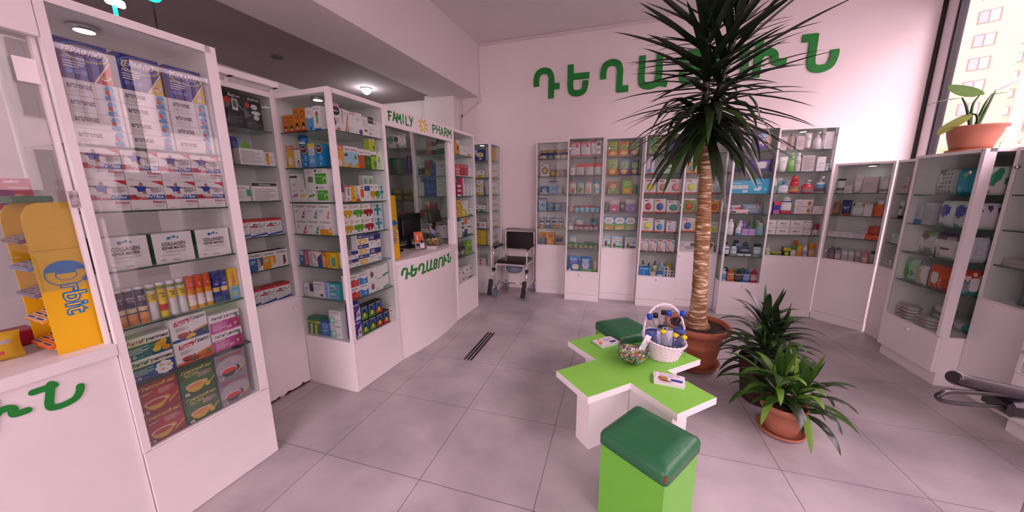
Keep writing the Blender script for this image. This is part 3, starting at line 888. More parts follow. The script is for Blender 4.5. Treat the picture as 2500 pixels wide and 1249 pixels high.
BX('tpb', 'blue flared carton', 9.5, 11, 6, '#2a6cb8', [('o', .5, .72, .26, .16, .25, '#d4e4f4'), ('l', .2, .3, .8, .48, 3, '#b4d0ec')])
BX('ups', 'white and mint carton', 11, 10.5, 6, W_, [('r', 0, 0, .5, .55, '#8cc8b4'), ('e', .28, .28, .1, .14, '#d8f0e8'), ('t', 'УПСАРИН', .05, .78, .9, .92, '#3c4048'), ('t', 'УПСА', .06, .62, .5, .72, '#7a8088'), ('l', .55, .15, .95, .4, 3, '#b4acb0')])
BX('ferv', 'indigo carton with white wedge', 8.5, 13.5, 5.5, '#3a2c9c', [('p', [(.35, 0), (1, 0), (1, .75), (.62, .3)], '#e8e4f0'), ('e', .72, .36, .18, .16, '#c8c4dc'), ('e', .8, .26, .12, .1, '#c4502c'), ('t', 'ФЕРВЕКС', .06, .8, .95, .92, '#f0ecf4'), ('p', [(.06, .56), (.6, .6), (.6, .66), (.06, .62)], '#c8344c')], side='#2c2278')

# -- glass corner cabinet, front
BX('pamp', 'pink and white carton with penguin', 8, 17, 5, W_, [('r', 0, .62, 1, 1, '#dc98a4'), ('e', .5, .72, .5, .16, '#3a3c4a'), ('t', 'Penguin', .15, .68, .85, .76, '#e8e4e6'), ('e', .3, .3, .22, .12, '#6a6864'), ('e', .3, .42, .1, .06, '#3a3834'), ('l', .55, .3, .92, .5, 3, '#c88a90'), ('e', .72, .08, .2, .05, '#d8602c')])
BX('amor', 'white carton with orange diagonal', 8, 14.5, 5, W_, [('p', [(.5, 0), (.72, 0), (1, .7), (1, .95)], '#e0643c'), ('p', [(.8, 0), (1, 0), (1, .4)], '#8a9088'), ('tv', 'Амоксиклав', .15, .35, .35, .95, '#2c2c34'), ('l', .45, .7, .8, .9, 4, '#b4acb0')])
BX('wred', 'white carton with red top line', 7.5, 14, 5, W_, [('r', .1, .9, .9, .94, '#c4483c'), ('l', .1, .12, .6, .3, 4, '#c4bec2')])
BX('whex', 'white carton with violet hexagon', 7, 14.5, 5, W_, [('e', .7, .14, .28, .12, '#5c3c9c'), ('l', .1, .62, .6, .8, 4, '#a49c9e')])
BX('wbar', 'white carton with small barcode', 6.5, 13, 5, W_, [('r', .3, .24, .8, .34, '#4a4448'), ('l', .1, .5, .9, .9, 7, '#c4bec2')])
BX('wdrk', 'white carton with dark header', 6.5, 14, 5, W_, [('r', 0, .68, 1, 1, '#3a2c34'), ('t', 'Тенамин', .1, .82, .9, .9, '#d8d4d6'), ('l', .1, .14, .9, .22, 1, '#2c2a30'), ('l', .1, .3, .8, .5, 4, '#c4bec2')])
BX('wgt', 'white carton with green lid', 6.5, 12, 5, W_, [('r', .05, .82, .6, .88, '#8a4444'), ('o', .6, .4, .2, .12, .2, '#c4bec2')], top='#3a5a48')
BX('oky', 'orange-topped carton with baby', 7.2, 14, 5, '#e8a83c', [('r', 0, .8, 1, 1, '#d86a4c'), ('e', .4, .2, .3, .16, '#f0d8c8'), ('t', 'Kids', .2, .84, .8, .95, '#f4e4dc')])
BX('wsky', 'white and sky blue carton', 6.6, 14, 5, '#a4cce8', [('r', 0, .75, 1, 1, W_), ('p', [(.0, .58), (.4, .7), (.6, .56), (.2, .52)], '#7c4a2c'), ('p', [(0, 0), (1, 0), (1, .3)], '#e09a3c'), ('t', 'Линекс', .1, .8, .9, .92, '#6a4a4c')])
BX('wfly', 'white and blue carton with butterfly', 6.6, 14, 5, '#9ccce8', [('r', 0, .75, 1, 1, W_), ('e', .6, .5, .2, .1, '#4c8c3c'), ('e', .45, .45, .1, .06, '#e0c040'), ('p', [(0, 0), (1, 0), (1, .3)], '#e0a83c'), ('t', 'Bebinos', .1, .8, .9, .92, '#b04a5c')])
BX('worg', 'white and burnt orange carton', 6.4, 13.5, 5, '#c8582c', [('r', 0, .7, 1, 1, W_), ('e', .5, .3, .16, .1, '#7c8a3c'), ('t', 'Геделикс', .1, .78, .9, .88, '#4a4448')])
BX('wgrn', 'white and dark green carton', 6.6, 13.5, 5, '#2c6a2c', [('r', 0, .7, 1, 1, W_), ('e', .5, .34, .24, .14, '#4c8c3c'), ('t', 'Проспан', .1, .78, .9, .88, '#4a4448')])
BX('wlime', 'white and lime carton', 6.2, 13, 5, '#a8c42c', [('r', 0, .76, 1, 1, W_), ('r', 0, .74, 1, .8, '#2c2a30'), ('e', .7, .3, .26, .18, '#4c8c2c')])
BX('wherb', 'white carton with pale green leaves', 5.6, 14, 5, '#dce8d0', [('e', .5, .5, .36, .2, '#a4cc8c'), ('e', .5, .5, .16, .1, '#7cb46c'), ('e', .2, .92, .1, .04, '#2c6a4c'), ('l', .2, .1, .8, .25, 3, '#8cb47c')])
BX('lime', 'lime green carton', 6.5, 10.5, 5, '#b8c828', [('r', 0, .84, 1, 1, '#ecdce0'), ('e', .75, .3, .2, .16, '#4c8c2c'), ('t', 'Липа', .2, .88, .8, .96, '#b04a5c')])
BX('redw', 'red and white carton', 6.2, 12.5, 5, '#c42c38', [('r', 0, .72, 1, 1, W_), ('p', [(0, .2), (1, .4), (1, .46), (0, .26)], '#e8e0e2'), ('r', 0, 0, 1, .12, '#3c3c6c'), ('r', .1, .8, .9, .86, '#5a3a5c')])
slim('s2a', 'white carton with orange ends', W_, [('r', 0, .9, 1, 1, '#d8502c'), ('r', 0, 0, 1, .06, '#d8502c'), ('tv', 'MIMI', .3, .4, .7, .85, '#5a5a60'), ('e', .4, .2, .16, .06, '#3a3a40')])
slim('s2b', 'yellow carton with red figure', '#e0b82c', [('tv', 'ПАСТА', .25, .4, .6, .95, '#c8702c'), ('e', .5, .25, .2, .1, '#c8602c')])
slim('s2c', 'white carton with black lettering', W_, [('tv', 'OLAZAN', .2, .4, .5, .92, '#26242a'), ('r', 0, 0, 1, .18, '#d8502c'), ('o', .5, .3, .3, .12, .35, '#26242a')])
slim('s2d', 'orange and white carton', W_, [('r', .1, .25, .9, .8, '#dc6424'), ('r', .2, .86, .8, .94, '#5a8a3c')])
BX('wblu', 'white carton with blue banner', 6, 12, 5, W_, [('r', 0, .62, 1, .92, '#1f4f94'), ('e', .7, .55, .16, .1, '#c8d4e8'), ('e', .55, .25, .06, .05, '#2c5c3c')])
def blobs(key, look, c, w, h):
    BX(key, look, w, h, 5, W_, [('e', .2, .42, .2, .18, c), ('e', .5, .46, .24, .16, c), ('e', .8, .42, .2, .2, c), ('r', .3, .1, .5, .4, c), ('r', .6, .1, .78, .4, c), ('o', .85, .82, .12, .13, .4, c), ('l', .1, .76, .6, .9, 2, '#7a7478'), ('l', .06, .06, .25, .12, 1, '#a49c9e')])
blobs('blY', 'white carton with mustard blobs', '#d0a01c', 9.5, 10.5)
blobs('blG', 'white carton with green blobs', '#5aa02c', 9.5, 10.5)
blobs('blR', 'white carton with dark red blobs', '#a81c2c', 9.5, 10.5)
blobs('smY', 'upright carton with mustard blobs', '#d0a01c', 5.5, 12.5)
blobs('smG', 'upright carton with green blobs', '#4c902c', 5.5, 12.5)
def cross(key, look, w, h):
    BX(key, look, w, h, 5, '#c4dce0', [('r', .4, .1, .62, .9, '#3c8c94'), ('r', .15, .42, .88, .62, '#3c8c94'), ('t', 'Септолете', .08, .78, .8, .9, '#3a3c44'), ('e', .1, .2, .05, .05, '#c4443c')])
cross('crs', 'pale carton with teal cross', 9.5, 10.5)
cross('crs2', 'slim carton with teal cross', 5, 12.5)
BX('cyan', 'white carton with cyan base', 6, 9, 5, W_, [('r', .1, 0, 1, .35, '#3ab4d0'), ('r', .4, .8, .6, .86, '#c88a90')])
BX('tall', 'tall white carton with green panel', 5.5, 19, 4, W_, [('r', .1, .45, .9, .95, '#b4d8bc'), ('l', .2, .5, .8, .85, 6, '#4c8c5c'), ('r', .1, .0, .9, .12, '#6cb07c')])
def acc(key, look, w, h, num):
    BX(key, look, w, h, 6, W_, [('r', 0, .58, 1, 1, '#28307c'), ('ti', 'АЦЦ', .08, .66, .45, .92, '#f0eef4'), ('p', [(.55, .5), (.7, .66), (.78, .6), (.62, .42)], '#c8444c'), ('e', .8, .2, .1, .16, '#9cc8e0'), ('l', .08, .34, .5, .5, 2, '#a49c9e')] + num)
acc('acB', 'white and navy cold-tablet carton', 12, 10.5, [])
acc('acS', 'small white and navy carton', 11, 5.6, [])
BX('acO', 'carton with orange glow', 10.5, 7.4, 6, W_, [('r', 0, .6, 1, 1, '#28307c'), ('ti', 'АЦЦ', .08, .68, .42, .92, '#f0eef4'), ('r', .5, .7, .85, .86, '#6a70b0'), ('e', .45, .32, .4, .26, '#e8b45c'), ('e', .5, .3, .2, .14, '#f4dc9c'), ('l', .1, .08, .4, .2, 1, '#a49c9e')])
BX('almR', 'white carton with red wave', 9.5, 9, 6, W_, [('p', [(0, .0), (1, .0), (1, .62), (.75, .48), (.5, .6), (.25, .5), (0, .56)], '#d43430'), ('t', 'Алмагель', .06, .72, .86, .9, '#4a4448'), ('o', .7, .28, .18, .16, .3, '#e88c80'), ('p', [(0, .56), (.25, .5), (.5, .6), (.6, .66), (.3, .6), (0, .64)], '#a8a2a6')])
BX('almB', 'white carton with blue wave', 8, 9, 6, W_, [('p', [(0, .0), (1, .0), (1, .55), (.6, .4), (.3, .55), (0, .62)], '#3484cc'), ('t', 'Альмагель', .06, .76, .9, .92, '#4a4448'), ('e', .6, .2, .2, .1, '#8cc0e8')])
BX('dot', 'white carton with brown disc', 9, 9.5, 6, W_, [('e', .5, .46, .2, .24, '#6a2c34'), ('o', .5, .46, .12, .14, .3, '#c8a4a8'), ('l', .2, .76, .8, .9, 2, '#b4acb0'), ('e', .9, .14, .05, .05, '#3a3438')])
BX('wteal', 'large white carton with teal corner', 13, 10, 7, '#efe9e9', [('p', [(.5, .0), (1, .1), (1, .26), (.5, .14)], '#2c9c8c'), ('p', [(.05, .9), (.7, .96), (.7, 1), (.05, .95)], '#7a6468')])
BX('misB', 'white carton with blue stripe', 8, 9, 5, '#dcd8dc', [('r', .3, 0, .7, 1, '#3474b8'), ('r', .1, .7, .2, .9, '#d4c040')])
BX('misR', 'white carton with maroon spots', 9, 7, 5, '#dcd4d6', [('e', .3, .4, .1, .2, '#a05a60'), ('e', .7, .5, .12, .2, '#8c4a50')])
def orv(key, look, c):
    BX(key, look, 7.8, 11.2, 6, '#1c1a22', [('p', [(.06, .3), (.5, .8), (.94, .3), (.94, .78), (.06, .78)], '#2c64b0'), ('p', [(.06, .06), (.94, .06), (.94, .3), (.5, .55), (.06, .3)], c), ('e', .5, .34, .18, .17, '#e8cc30'), ('t', 'Орвирем', .1, .82, .9, .93, '#e4e4ec')], side='#16141a', top='#1c2418')
orv('orG', 'black carton with green triangle', '#4c9c34')
orv('orR', 'black carton with red triangle', '#c03c2c')
BX('wr', 'white carton with red tablets', 5, 11, 5, W_, [('e', .5, .8, .3, .05, '#c4483c'), ('e', .5, .3, .2, .06, '#d8b06c'), ('l', .2, .4, .8, .7, 4, '#c4bec2')])

# -- end of the counter run
BX('ory', 'orange carton with dark badge', 8, 15, 5, '#e49c24', [('r', .3, .78, 1, 1, W_), ('e', .6, .45, .22, .14, '#5a2c1c'), ('p', [(0, .0), (.3, 0), (.2, .6), (0, .8)], '#f0c04c')])
BX('wsl', 'white upright carton', 8, 10.5, 5, W_, [('l', .2, .5, .8, .75, 4, '#b4acb0')])
BX('wyb', 'white carton with gold base', 8, 10, 5, W_, [('r', 0, 0, 1, .35, '#e0b048'), ('e', .6, .62, .08, .06, '#5a4a3c'), ('e', .4, .8, .08, .05, '#5a4a3c')])
BX('pnk', 'pink carton', 10, 13, 5, '#e4647c', [('r', 0, .5, 1, .62, '#f0b4bc'), ('r', 0, 0, 1, .1, '#e8d8b0'), ('l', .1, .2, .9, .4, 3, '#f4d0d4')])
BX('redc', 'crimson carton', 10, 13, 5, '#c01f38', [('r', 0, 0, 1, .08, '#e8d8b0'), ('t', 'Hemofer', .1, .8, .8, .92, '#f0d4d8'), ('e', .5, .4, .2, .14, '#d8485c')])
BX('crim', 'crimson and white carton', 10, 5, 5, '#a81c48', [('r', .2, .0, 1, .4, W_)])
BX('magt', 'tall magenta carton', 6, 20, 5, '#dc1f64', [('r', .65, 0, 1, 1, W_), ('l', .7, .1, .95, .9, 8, '#c490a4')])
BX('wtl', 'white carton with teal diagonal', 9, 6.6, 5, W_, [('p', [(.3, 0), (.5, 0), (.8, 1), (.65, 1)], '#2c9c9c'), ('l', .1, .6, .5, .8, 2, '#8a9090')])
BX('amb', 'tall amber carton', 8, 19, 5, '#e8b44c', [('r', .1, .8, .9, .9, '#c4883c'), ('l', .2, .2, .8, .6, 8, '#d8983c')])
BX('yeg', 'yellow carton with green label', 8, 7.5, 5, '#e4cc44', [('r', .3, .2, 1, .8, '#f0ecd8'), ('r', .2, .3, .5, .6, '#5a9c3c')])
BX('wcl', 'white carton with grey print', 9, 9, 5, W_, [('r', .1, .1, .5, .5, '#c4bcc0'), ('l', .1, .6, .9, .9, 4, '#b4acb0'), ('e', .75, .3, .1, .12, '#a45a5c')])
BX('grs', 'green and white striped carton', 5, 16, 5, '#3c8c5c', [('r', 0, .35, 1, .55, W_), ('r', 0, .75, 1, .85, W_), ('r', 0, .1, 1, .2, '#4c84b8')])
BX('orw', 'orange and white carton', 7, 13, 5, W_, [('r', 0, .45, 1, .95, '#e07844'), ('e', .5, .3, .16, .08, '#d8482c')])
BX('navy', 'navy blue carton', 7, 8, 5, '#2c3a5c', [('l', .1, .5, .8, .8, 3, '#8c98b8')])
BX('wte', 'white and teal carton', 9, 9, 5, W_, [('r', 0, .0, 1, .22, '#2c7c7c'), ('l', .1, .5, .8, .8, 3, '#a48c94')])
BX('drk', 'dark carton with flowers', 11, 11, 5, '#2c2428', [('e', .3, .4, .2, .2, '#b8a8ac'), ('e', .7, .45, .2, .2, '#a89a9e'), ('r', 0, .75, 1, 1, '#1c161a'), ('e', .5, .2, .1, .1, '#7c9c4c')])
BX('lgr', 'bright green carton', 6, 16, 5, '#7cb42c', [('r', .1, .2, .9, .5, '#4c7c1c'), ('e', .5, .7, .3, .1, '#b4d86c')])
BX('wmix', 'white carton with small red label', 9, 7, 5, W_, [('r', .65, .1, .95, .5, '#c4403c'), ('l', .1, .55, .6, .85, 3, '#a49c9e')])
BX('wblk', 'white carton with navy edge', 8, 9, 5, W_, [('r', 0, 0, .14, 1, '#2c3474'), ('l', .3, .3, .9, .8, 5, '#b4acb0')])

# -- alcove cabinet
BOXNAME[0] = 'tonic_carton'
BX('eyeb', 'large blue carton with gold eye', 22, 15, 8, '#24408c', [('r', 0, .5, .6, .95, '#b8c8dc'), ('e', .78, .5, .24, .22, '#e8d890'), ('e', .8, .5, .06, .07, '#c48c2c'), ('r', .7, .1, .9, .2, '#e0dce0'), ('l', .05, .58, .5, .88, 4, '#4c6cac')])
def sun(key, look, c, w=8, h=10):
    BX(key, look, w, h, 5, W_, [('r', 0, 0, 1, .38, c), ('p', [(.3, .66), (.7, .66), (.62, .78), (.38, .78)], '#5a5470'), ('e', .72, .18, .14, .12, '#f0ecd8')])
sun('sny', 'white and yellow carton', '#d8b028')
sun('sng', 'white carton with green foot', '#2c7c50', 8, 9.5)
sun('snd', 'violet and yellow carton', '#d8b028', 7, 9)
sun('mny', 'tiny white and yellow carton', '#d8b440', 5, 8)
sun('mng', 'tiny white carton with grey base', '#a8a4a0', 5, 8)
sun('mno', 'tiny white and ochre carton', '#c88c3c', 5, 8)
BX('yflw', 'yellow carton with rosettes', 11, 6.6, 6, '#e4c42c', [('e', .8, .5, .12, .2, '#d8a4a0'), ('e', .6, .3, .08, .14, '#d8a4a0'), ('e', .9, .15, .06, .1, '#c88a8c'), ('l', .08, .4, .5, .8, 3, '#a88c24')])
BX('pkst', 'white carton with pink figure', 10, 5, 7, W_, [('e', .35, .5, .2, .36, '#c84c6c'), ('l', .6, .3, .9, .7, 3, '#b4acb0')])
SOFT('ybag', 'tall yellow bag', 13, 19, 3, '#e0a81c', [('r', .2, .1, .8, .16, '#c8801c')], nx=6, nz=8)
SOFT('tbag', 'teal and white bag', 10, 14, 3, '#3c94a0', [('e', .5, .3, .3, .2, '#e4e0e2')], nx=6, nz=8)
SOFT('flp', 'white pouch with red flower', 8, 9.5, 3, '#e4dcdc', [('e', .5, .5, .3, .3, '#8c9c3c'), ('e', .5, .4, .14, .16, '#c43c3c')], nx=8, nz=8)
BX('pkw', 'white carton with pink print', 8, 9, 5, W_, [('r', .1, .3, .9, .6, '#d8a4b0'), ('l', .1, .7, .9, .9, 2, '#b4acb0')])


# -- baby food and baby care
BOXNAME[0] = 'food_carton'
BT('gtin', 'gold-lidded tin with violet band', 9, 11.5, 9, '#c8b47c', '#b08c3c', [(.42, .72, '#3a2c7c'), (.1, .4, '#d8d0b8'), (.72, .86, '#d8b45c')], 'jar', 'formula_tin', 'tin', caph=.12)
BT('gtinb', 'gold-lidded tin with blue label', 9, 11.5, 9, '#c8b47c', '#b08c3c', [(.42, .72, '#3a2c7c'), (.1, .42, '#4c9cb8'), (.72, .86, '#d8b45c')], 'jar', 'formula_tin', 'tin', caph=.12)
BX('rndb', 'white carton with gold medallion', 12, 16, 7, '#e4dcd8', [('o', .5, .5, .36, .28, .3, '#4a4438'), ('e', .5, .5, .25, .19, '#d8b45c'), ('e', .5, .42, .1, .08, '#f0e4c0'), ('r', .06, .86, .3, .94, '#4a4438'), ('t', 'ГОСТ', .35, .8, .8, .86, '#6a6458')])
BT('gjar', 'glass jar with gold label', 6, 9, 6, '#c4b8b0', '#a89c94', [(.1, .75, '#d8b050'), (.3, .5, '#f0e0b0')], 'jar', 'food_jar', 'jar', caph=.14)
BT('grjar', 'grey jar with pale label', 7, 9, 7, '#b8b0b0', '#a49c9c', [(.1, .75, '#c4bcbc')], 'jar', 'food_jar', 'jar', caph=.14)
BX('blub', 'blue carton with white heart', 11.5, 10, 7, '#2c64a4', [('e', .5, .5, .3, .26, '#e8e8f0'), ('r', .3, .45, .7, .6, '#2c64a4'), ('r', 0, 0, 1, .22, '#dce4ec'), ('t', 'Nutrilon', .26, .56, .74, .66, '#e8e8f0')])
def nut(key, look, n, c):
    BX(key, look, 11, 17, 7, '#a8cce4', [('p', [(0, .72), (.5, .66), (1, .72), (1, .95), (0, .95)], '#e8eaf0'), ('r', 0, .92, 1, 1, '#28408c'), ('t', 'Нэнни', .15, .76, .85, .88, '#28305c'), ('t', n, .38, .38, .56, .58, '#3c5c9c'), ('p', [(.62, .38), (.86, .38), (.74, .56)], c), ('l', .1, .08, .8, .16, 2, '#6c9cc8')])
nut('nut1', 'pale blue carton with figure one', '1', '#4c9c8c')
nut('nut2', 'pale blue carton with figure two', '2', '#4c9cb0')
BT('btin', 'pale blue formula tin', 10, 11, 10, '#9cb8cc', '#b8b4b8', [(.08, .8, '#b0d0e4'), (.5, .72, '#e8eaf0'), (.2, .4, '#7c9cc4')], 'jar', 'formula_tin', 'tin', 'Нэнни', caph=.06)
BX('smlt', 'teal and grey carton', 7, 9, 6, '#8cb4b8', [('r', .1, .4, .9, .8, '#d0d8d8'), ('t', 'Smile', .2, .6, .8, .74, '#3c4c5c')])
BX('aret', 'white baby-cereal carton', 11, 17, 6, '#e4e2e4', [('t', 'Нэнни', .25, .74, .8, .84, '#3c4c6c'), ('e', .85, .86, .06, .05, '#4c9cb0'), ('r', 0, 0, 1, .16, '#d8c4a4')])
BT('slt', 'slim white tin with blue foot', 6, 13, 6, '#e0dfe2', '#b8b4b4', [(.0, .3, '#3c88c4'), (.55, .8, '#3c5484'), (.3, .36, '#dcc04c')], 'jar', 'milk_tin', 'tin', caph=.06)
BT('slt2', 'slim white tin with yellow foot', 6.5, 13, 6.5, '#e0dfe2', '#b8b4b4', [(.0, .2, '#d8c46c'), (.55, .75, '#5c6884'), (.2, .3, '#c4502c')], 'jar', 'milk_tin', 'tin', caph=.06)
BX('hrt', 'orange-yellow carton with red heart', 10.5, 17, 6, '#e8a83c', [('r', 0, .0, 1, .45, '#e4904c'), ('e', .38, .8, .24, .1, '#d04a3c'), ('e', .62, .8, .24, .1, '#d04a3c'), ('p', [(.16, .78), (.84, .78), (.5, .6)], '#d04a3c'), ('t', 'Milupa', .25, .77, .75, .84, '#f4e0d0'), ('e', .4, .3, .3, .1, '#f0c060'), ('e', .75, .42, .14, .06, '#7c88b0')])
BT('stin', 'steel blue formula tin', 8.5, 10, 8.5, '#6c88a8', '#9ca4b0', [(.1, .85, '#5c80ac'), (.4, .7, '#dce4ec')], 'jar', 'formula_tin', 'tin', 'Нэнни', '#2c3c64', caph=.08)
BT('wgoj', 'brown jar with gold lid', 9, 12.5, 9, '#a07c54', '#b88c34', [(.4, .72, '#3c3c84'), (.1, .4, '#c4a884')], 'jar', 'formula_tin', 'tin', caph=.22)
SOFT('wpou', 'white pouch with red seal', 12.5, 17.5, 4, '#e6dcde', [('r', 0, .84, 1, 1, '#dc8c8c'), ('e', .7, .7, .16, .1, '#c83c4c'), ('e', .4, .5, .14, .08, '#d8c4c8'), ('r', 0, 0, 1, .1, '#d86c5c'), ('t', 'Малыш', .15, .68, .55, .78, '#b04454'), ('l', .15, .2, .7, .4, 3, '#c4b0b4')])
SOFT('wpoc', 'white pouch with cow patches', 12.5, 17.5, 4, '#e2d8da', [('e', .75, .8, .2, .12, '#2c2428'), ('e', .3, .55, .16, .1, '#c8b8bc'), ('e', .7, .4, .2, .12, '#a89ca0'), ('r', 0, .86, .5, 1, '#d83c3c'), ('r', 0, 0, 1, .1, '#c87c6c'), ('l', .15, .18, .7, .34, 3, '#b4a4a8')])
BT('wtin1', 'white canister with figure one', 8, 11, 8, '#e0dcdc', '#c8c0c0', [(.1, .85, '#ece8ea')], 'jar', 'formula_tin', 'tin', [('1', .36, .3, .5, .5, '#4c5464'), ('Nan', .3, .6, .7, .72, '#8c7478')], caph=.08)
SOFT('rpou', 'white pouch with scarlet top', 11, 14, 4, '#d8d0d0', [('r', 0, .72, 1, 1, '#e0442c'), ('e', .5, .4, .3, .2, '#c4c4c8'), ('l', .2, .55, .8, .66, 2, '#a49ca0')], nx=8, nz=10)
def fpou(key, look, c, f, f2):
    SOFT(key, look, 9, 15, 4, '#d4dcd0', [('r', 0, .8, 1, 1, c), ('e', .5, .3, .34, .24, f), ('e', .62, .2, .14, .1, f2), ('l', .2, .6, .8, .74, 2, '#7c8c7c')], nx=10, nz=12)
fpou('fp1', 'small baby puree pouch with tomato', '#e0a8b4', '#d8503c', '#4c9c3c')
fpou('fp2', 'small baby puree pouch with leaves', '#a4c8e0', '#6c9c4c', '#e0b83c')
fpou('fp3', 'small pink baby puree pouch', '#dca8b8', '#e08c7c', '#8cb44c')
fpou('fp4', 'small turquoise baby puree pouch', '#5cb4c8', '#7cc4dc', '#e4e4ec')
BT('jblu', 'baby-food jar with blue label', 6.5, 7, 6.5, '#bcd4e0', '#3c84b0', [(.1, .65, '#8cc0dc')], 'jar', 'food_jar', 'jar', caph=.2)
BT('jred', 'baby-food jar with scarlet lid', 6.5, 8, 6.5, '#b8dce8', '#c8344c', [(.1, .6, '#8cd0e4'), (.3, .5, '#e8ecf0')], 'jar', 'food_jar', 'jar', caph=.22)
BT('jros', 'baby-food jar with rose label', 6.5, 8, 6.5, '#d8b8b8', '#d8a0a0', [(.1, .65, '#d89c94')], 'jar', 'food_jar', 'jar', caph=.2)
BT('jsil', 'glass jar with pale gold lid', 6.5, 9.5, 6.5, '#a8a8a0', '#c8b894', [(.1, .6, '#d8d8cc')], 'jar', 'food_jar', 'jar', caph=.2)
BT('jmar', 'small jar with maroon lid', 6, 7, 6, '#8c5058', '#a03c4c', [(.12, .6, '#d8d0d4'), (.2, .4, '#a8344c')], 'jar', 'food_jar', 'jar', caph=.26)
BT('jgrn', 'small jar with green lid', 6, 7, 6, '#5c6c4c', '#2c8c54', [(.12, .6, '#c8c898'), (.25, .45, '#4c6c3c')], 'jar', 'food_jar', 'jar', caph=.26)
SOFT('tpou', 'teal and brown pouch', 13, 15, 4, '#7ca4a0', [('e', .5, .6, .34, .2, '#d8c8b8'), ('e', .5, .25, .3, .16, '#c49c7c')], nx=8, nz=10)
SOFT('dpou', 'teal cereal pouch', 11, 15, 4, '#4c8ca8', [('e', .5, .4, .3, .3, '#8cc4d0'), ('r', .2, .7, .8, .85, '#28506c')], nx=8, nz=10)
SOFT('bib', 'large blue pouch with porridge bowl', 15, 21, 6, '#2c70b8', [('r', 0, .86, 1, 1, '#3c8cc8'), ('e', .5, .52, .3, .2, '#6c78c8'), ('e', .7, .28, .34, .18, '#e4d8a8'), ('e', .62, .2, .2, .08, '#f0ecdc'), ('ti', 'Bebi', .2, .7, .8, .84, '#dce4f4'), ('p', [(.0, 0), (.3, 0), (.2, .2)], '#d8e4f0')], nx=16, nz=20)
SOFT('bib2', 'large blue pouch with pale oval', 15, 20, 6, '#3484c0', [('r', 0, .84, 1, 1, '#2c70b8'), ('e', .5, .45, .32, .26, '#e8c8c8'), ('e', .5, .5, .22, .16, '#a4b4e0'), ('r', 0, 0, 1, .16, '#8cc478'), ('ti', 'Bebi', .2, .72, .8, .85, '#e4ecf4')], nx=16, nz=20)
SOFT('sidp', 'narrow beige pouch', 7, 16, 4, '#b8a488', [('r', 0, .0, 1, .3, '#8ca474')], nx=6, nz=8)
def opou(key, look, c1, c2, h=18, w=12):
    SOFT(key, look, w, h, 4, c1, [('e', .5, .62, .36, .2, '#9cbc74'), ('t', 'HiPP', .3, .58, .7, .68, '#3c6c2c'), ('r', 0, 0, 1, .38, c2), ('e', .5, .22, .3, .14, '#e8c878'), ('l', .2, .44, .8, .5, 1, '#6c7c4c')], nx=12, nz=14)
opou('op1', 'green and orange cereal pouch', '#a4a84c', '#dc7434')
opou('op2', 'orange cereal pouch', '#d88444', '#e0904c')
opou('op3', 'mossy cereal pouch with lilac', '#8ca464', '#9c6c8c')
opou('op4', 'olive pouch with orange fruit', '#a8b06c', '#d8803c', 20, 13)
opou('op5', 'blue-topped pouch with purple fruit', '#8498a8', '#8c5474', 20, 13)
opou('op6', 'dark teal pouch', '#3c6c7c', '#5c4c74', 19, 10)
BX('brn', 'brown cereal carton', 13, 16, 6, '#a8845c', [('e', .5, .6, .3, .2, '#d8b88c'), ('r', 0, 0, 1, .4, '#9cb478'), ('e', .5, .2, .28, .12, '#7c9c54'), ('t', 'HiPP', .35, .2, .65, .3, '#f0ecd8')])
BX('limb', 'lime and orange cereal carton', 11.5, 17, 6, '#8cc44c', [('r', 0, 0, 1, .42, '#e4a03c'), ('e', .5, .72, .32, .16, '#b8d890'), ('t', 'HiPP', .3, .68, .7, .78, '#2c6c2c'), ('e', .5, .25, .3, .12, '#f0c860')])
BX('mag', 'magenta cereal carton', 12, 15.5, 6, '#c0447c', [('r', 0, .62, 1, 1, '#dca4b0'), ('e', .5, .76, .24, .18, '#c8e0d0'), ('t', 'БИО', .34, .7, .66, .82, '#2c7c50'), ('e', .5, .2, .4, .14, '#a03c6c'), ('e', .5, .2, .28, .08, '#e8c8d0')])
BX('lil', 'lilac cereal carton', 12, 16, 6, '#8c64a4', [('r', 0, .66, 1, 1, '#d8b4c0'), ('e', .5, .8, .24, .16, '#c8e0d0'), ('t', 'БИО', .34, .74, .66, .85, '#2c7c50'), ('e', .5, .24, .4, .14, '#c0a4c8'), ('e', .45, .24, .2, .08, '#5c3c64')])
SOFT('grnp', 'small green pouch', 5, 11, 3, '#3c8454', [], nx=5, nz=6)
SOFT('darkp', 'dark mottled pouch', 6, 12, 3, '#5c4c5c', [('e', .5, .6, .3, .2, '#8cb09c')], nx=6, nz=8)
def kasha(key, look, c1, c2):
    BX(key, look, 13, 16.5, 6, '#5c9ccc', [('r', 0, .0, 1, .5, '#7cac4c'), ('p', [(.2, .98), (.8, .98), (1, .7), (.8, .5), (.2, .5), (0, .7)], '#ece8ea'), ('t', 'ФБЗХ', .22, .64, .78, .78, '#2c3c5c'), ('e', .6, .2, .34, .16, c1), ('e', .3, .12, .2, .08, c2), ('t', 'каша', .34, .82, .66, .88, '#c8444c')])
kasha('ks1', 'blue and green carton with pumpkin', '#d8803c', '#e0b070')
kasha('ks2', 'blue and green carton with oats', '#d8b07c', '#e4c890')
kasha('ks3', 'blue and green carton with wheat', '#c8b48c', '#d8c49c')
def milk(key, look, c):
    BX(key, look, 13.5, 16.5, 6, '#e4e6ea', [('r', 0, .86, 1, 1, '#a8cce0'), ('p', [(.1, .8), (.5, .96), (.9, .8), (.9, .64), (.1, .64)], '#b8d4e4'), ('e', .5, .76, .3, .14, '#f0ecee'), ('t', 'Малютка', .22, .7, .78, .78, '#c84c54'), ('e', .28, .25, .14, .2, '#8c5c44'), ('e', .28, .42, .08, .07, '#c89c84'), ('r', .45, .08, .95, .24, c), ('l', .12, .54, .8, .6, 1, '#4a4448'), ('e', .8, .48, .12, .08, '#8ca4b8')])
milk('mk1', 'white milk carton with green banner', '#3cb06c')
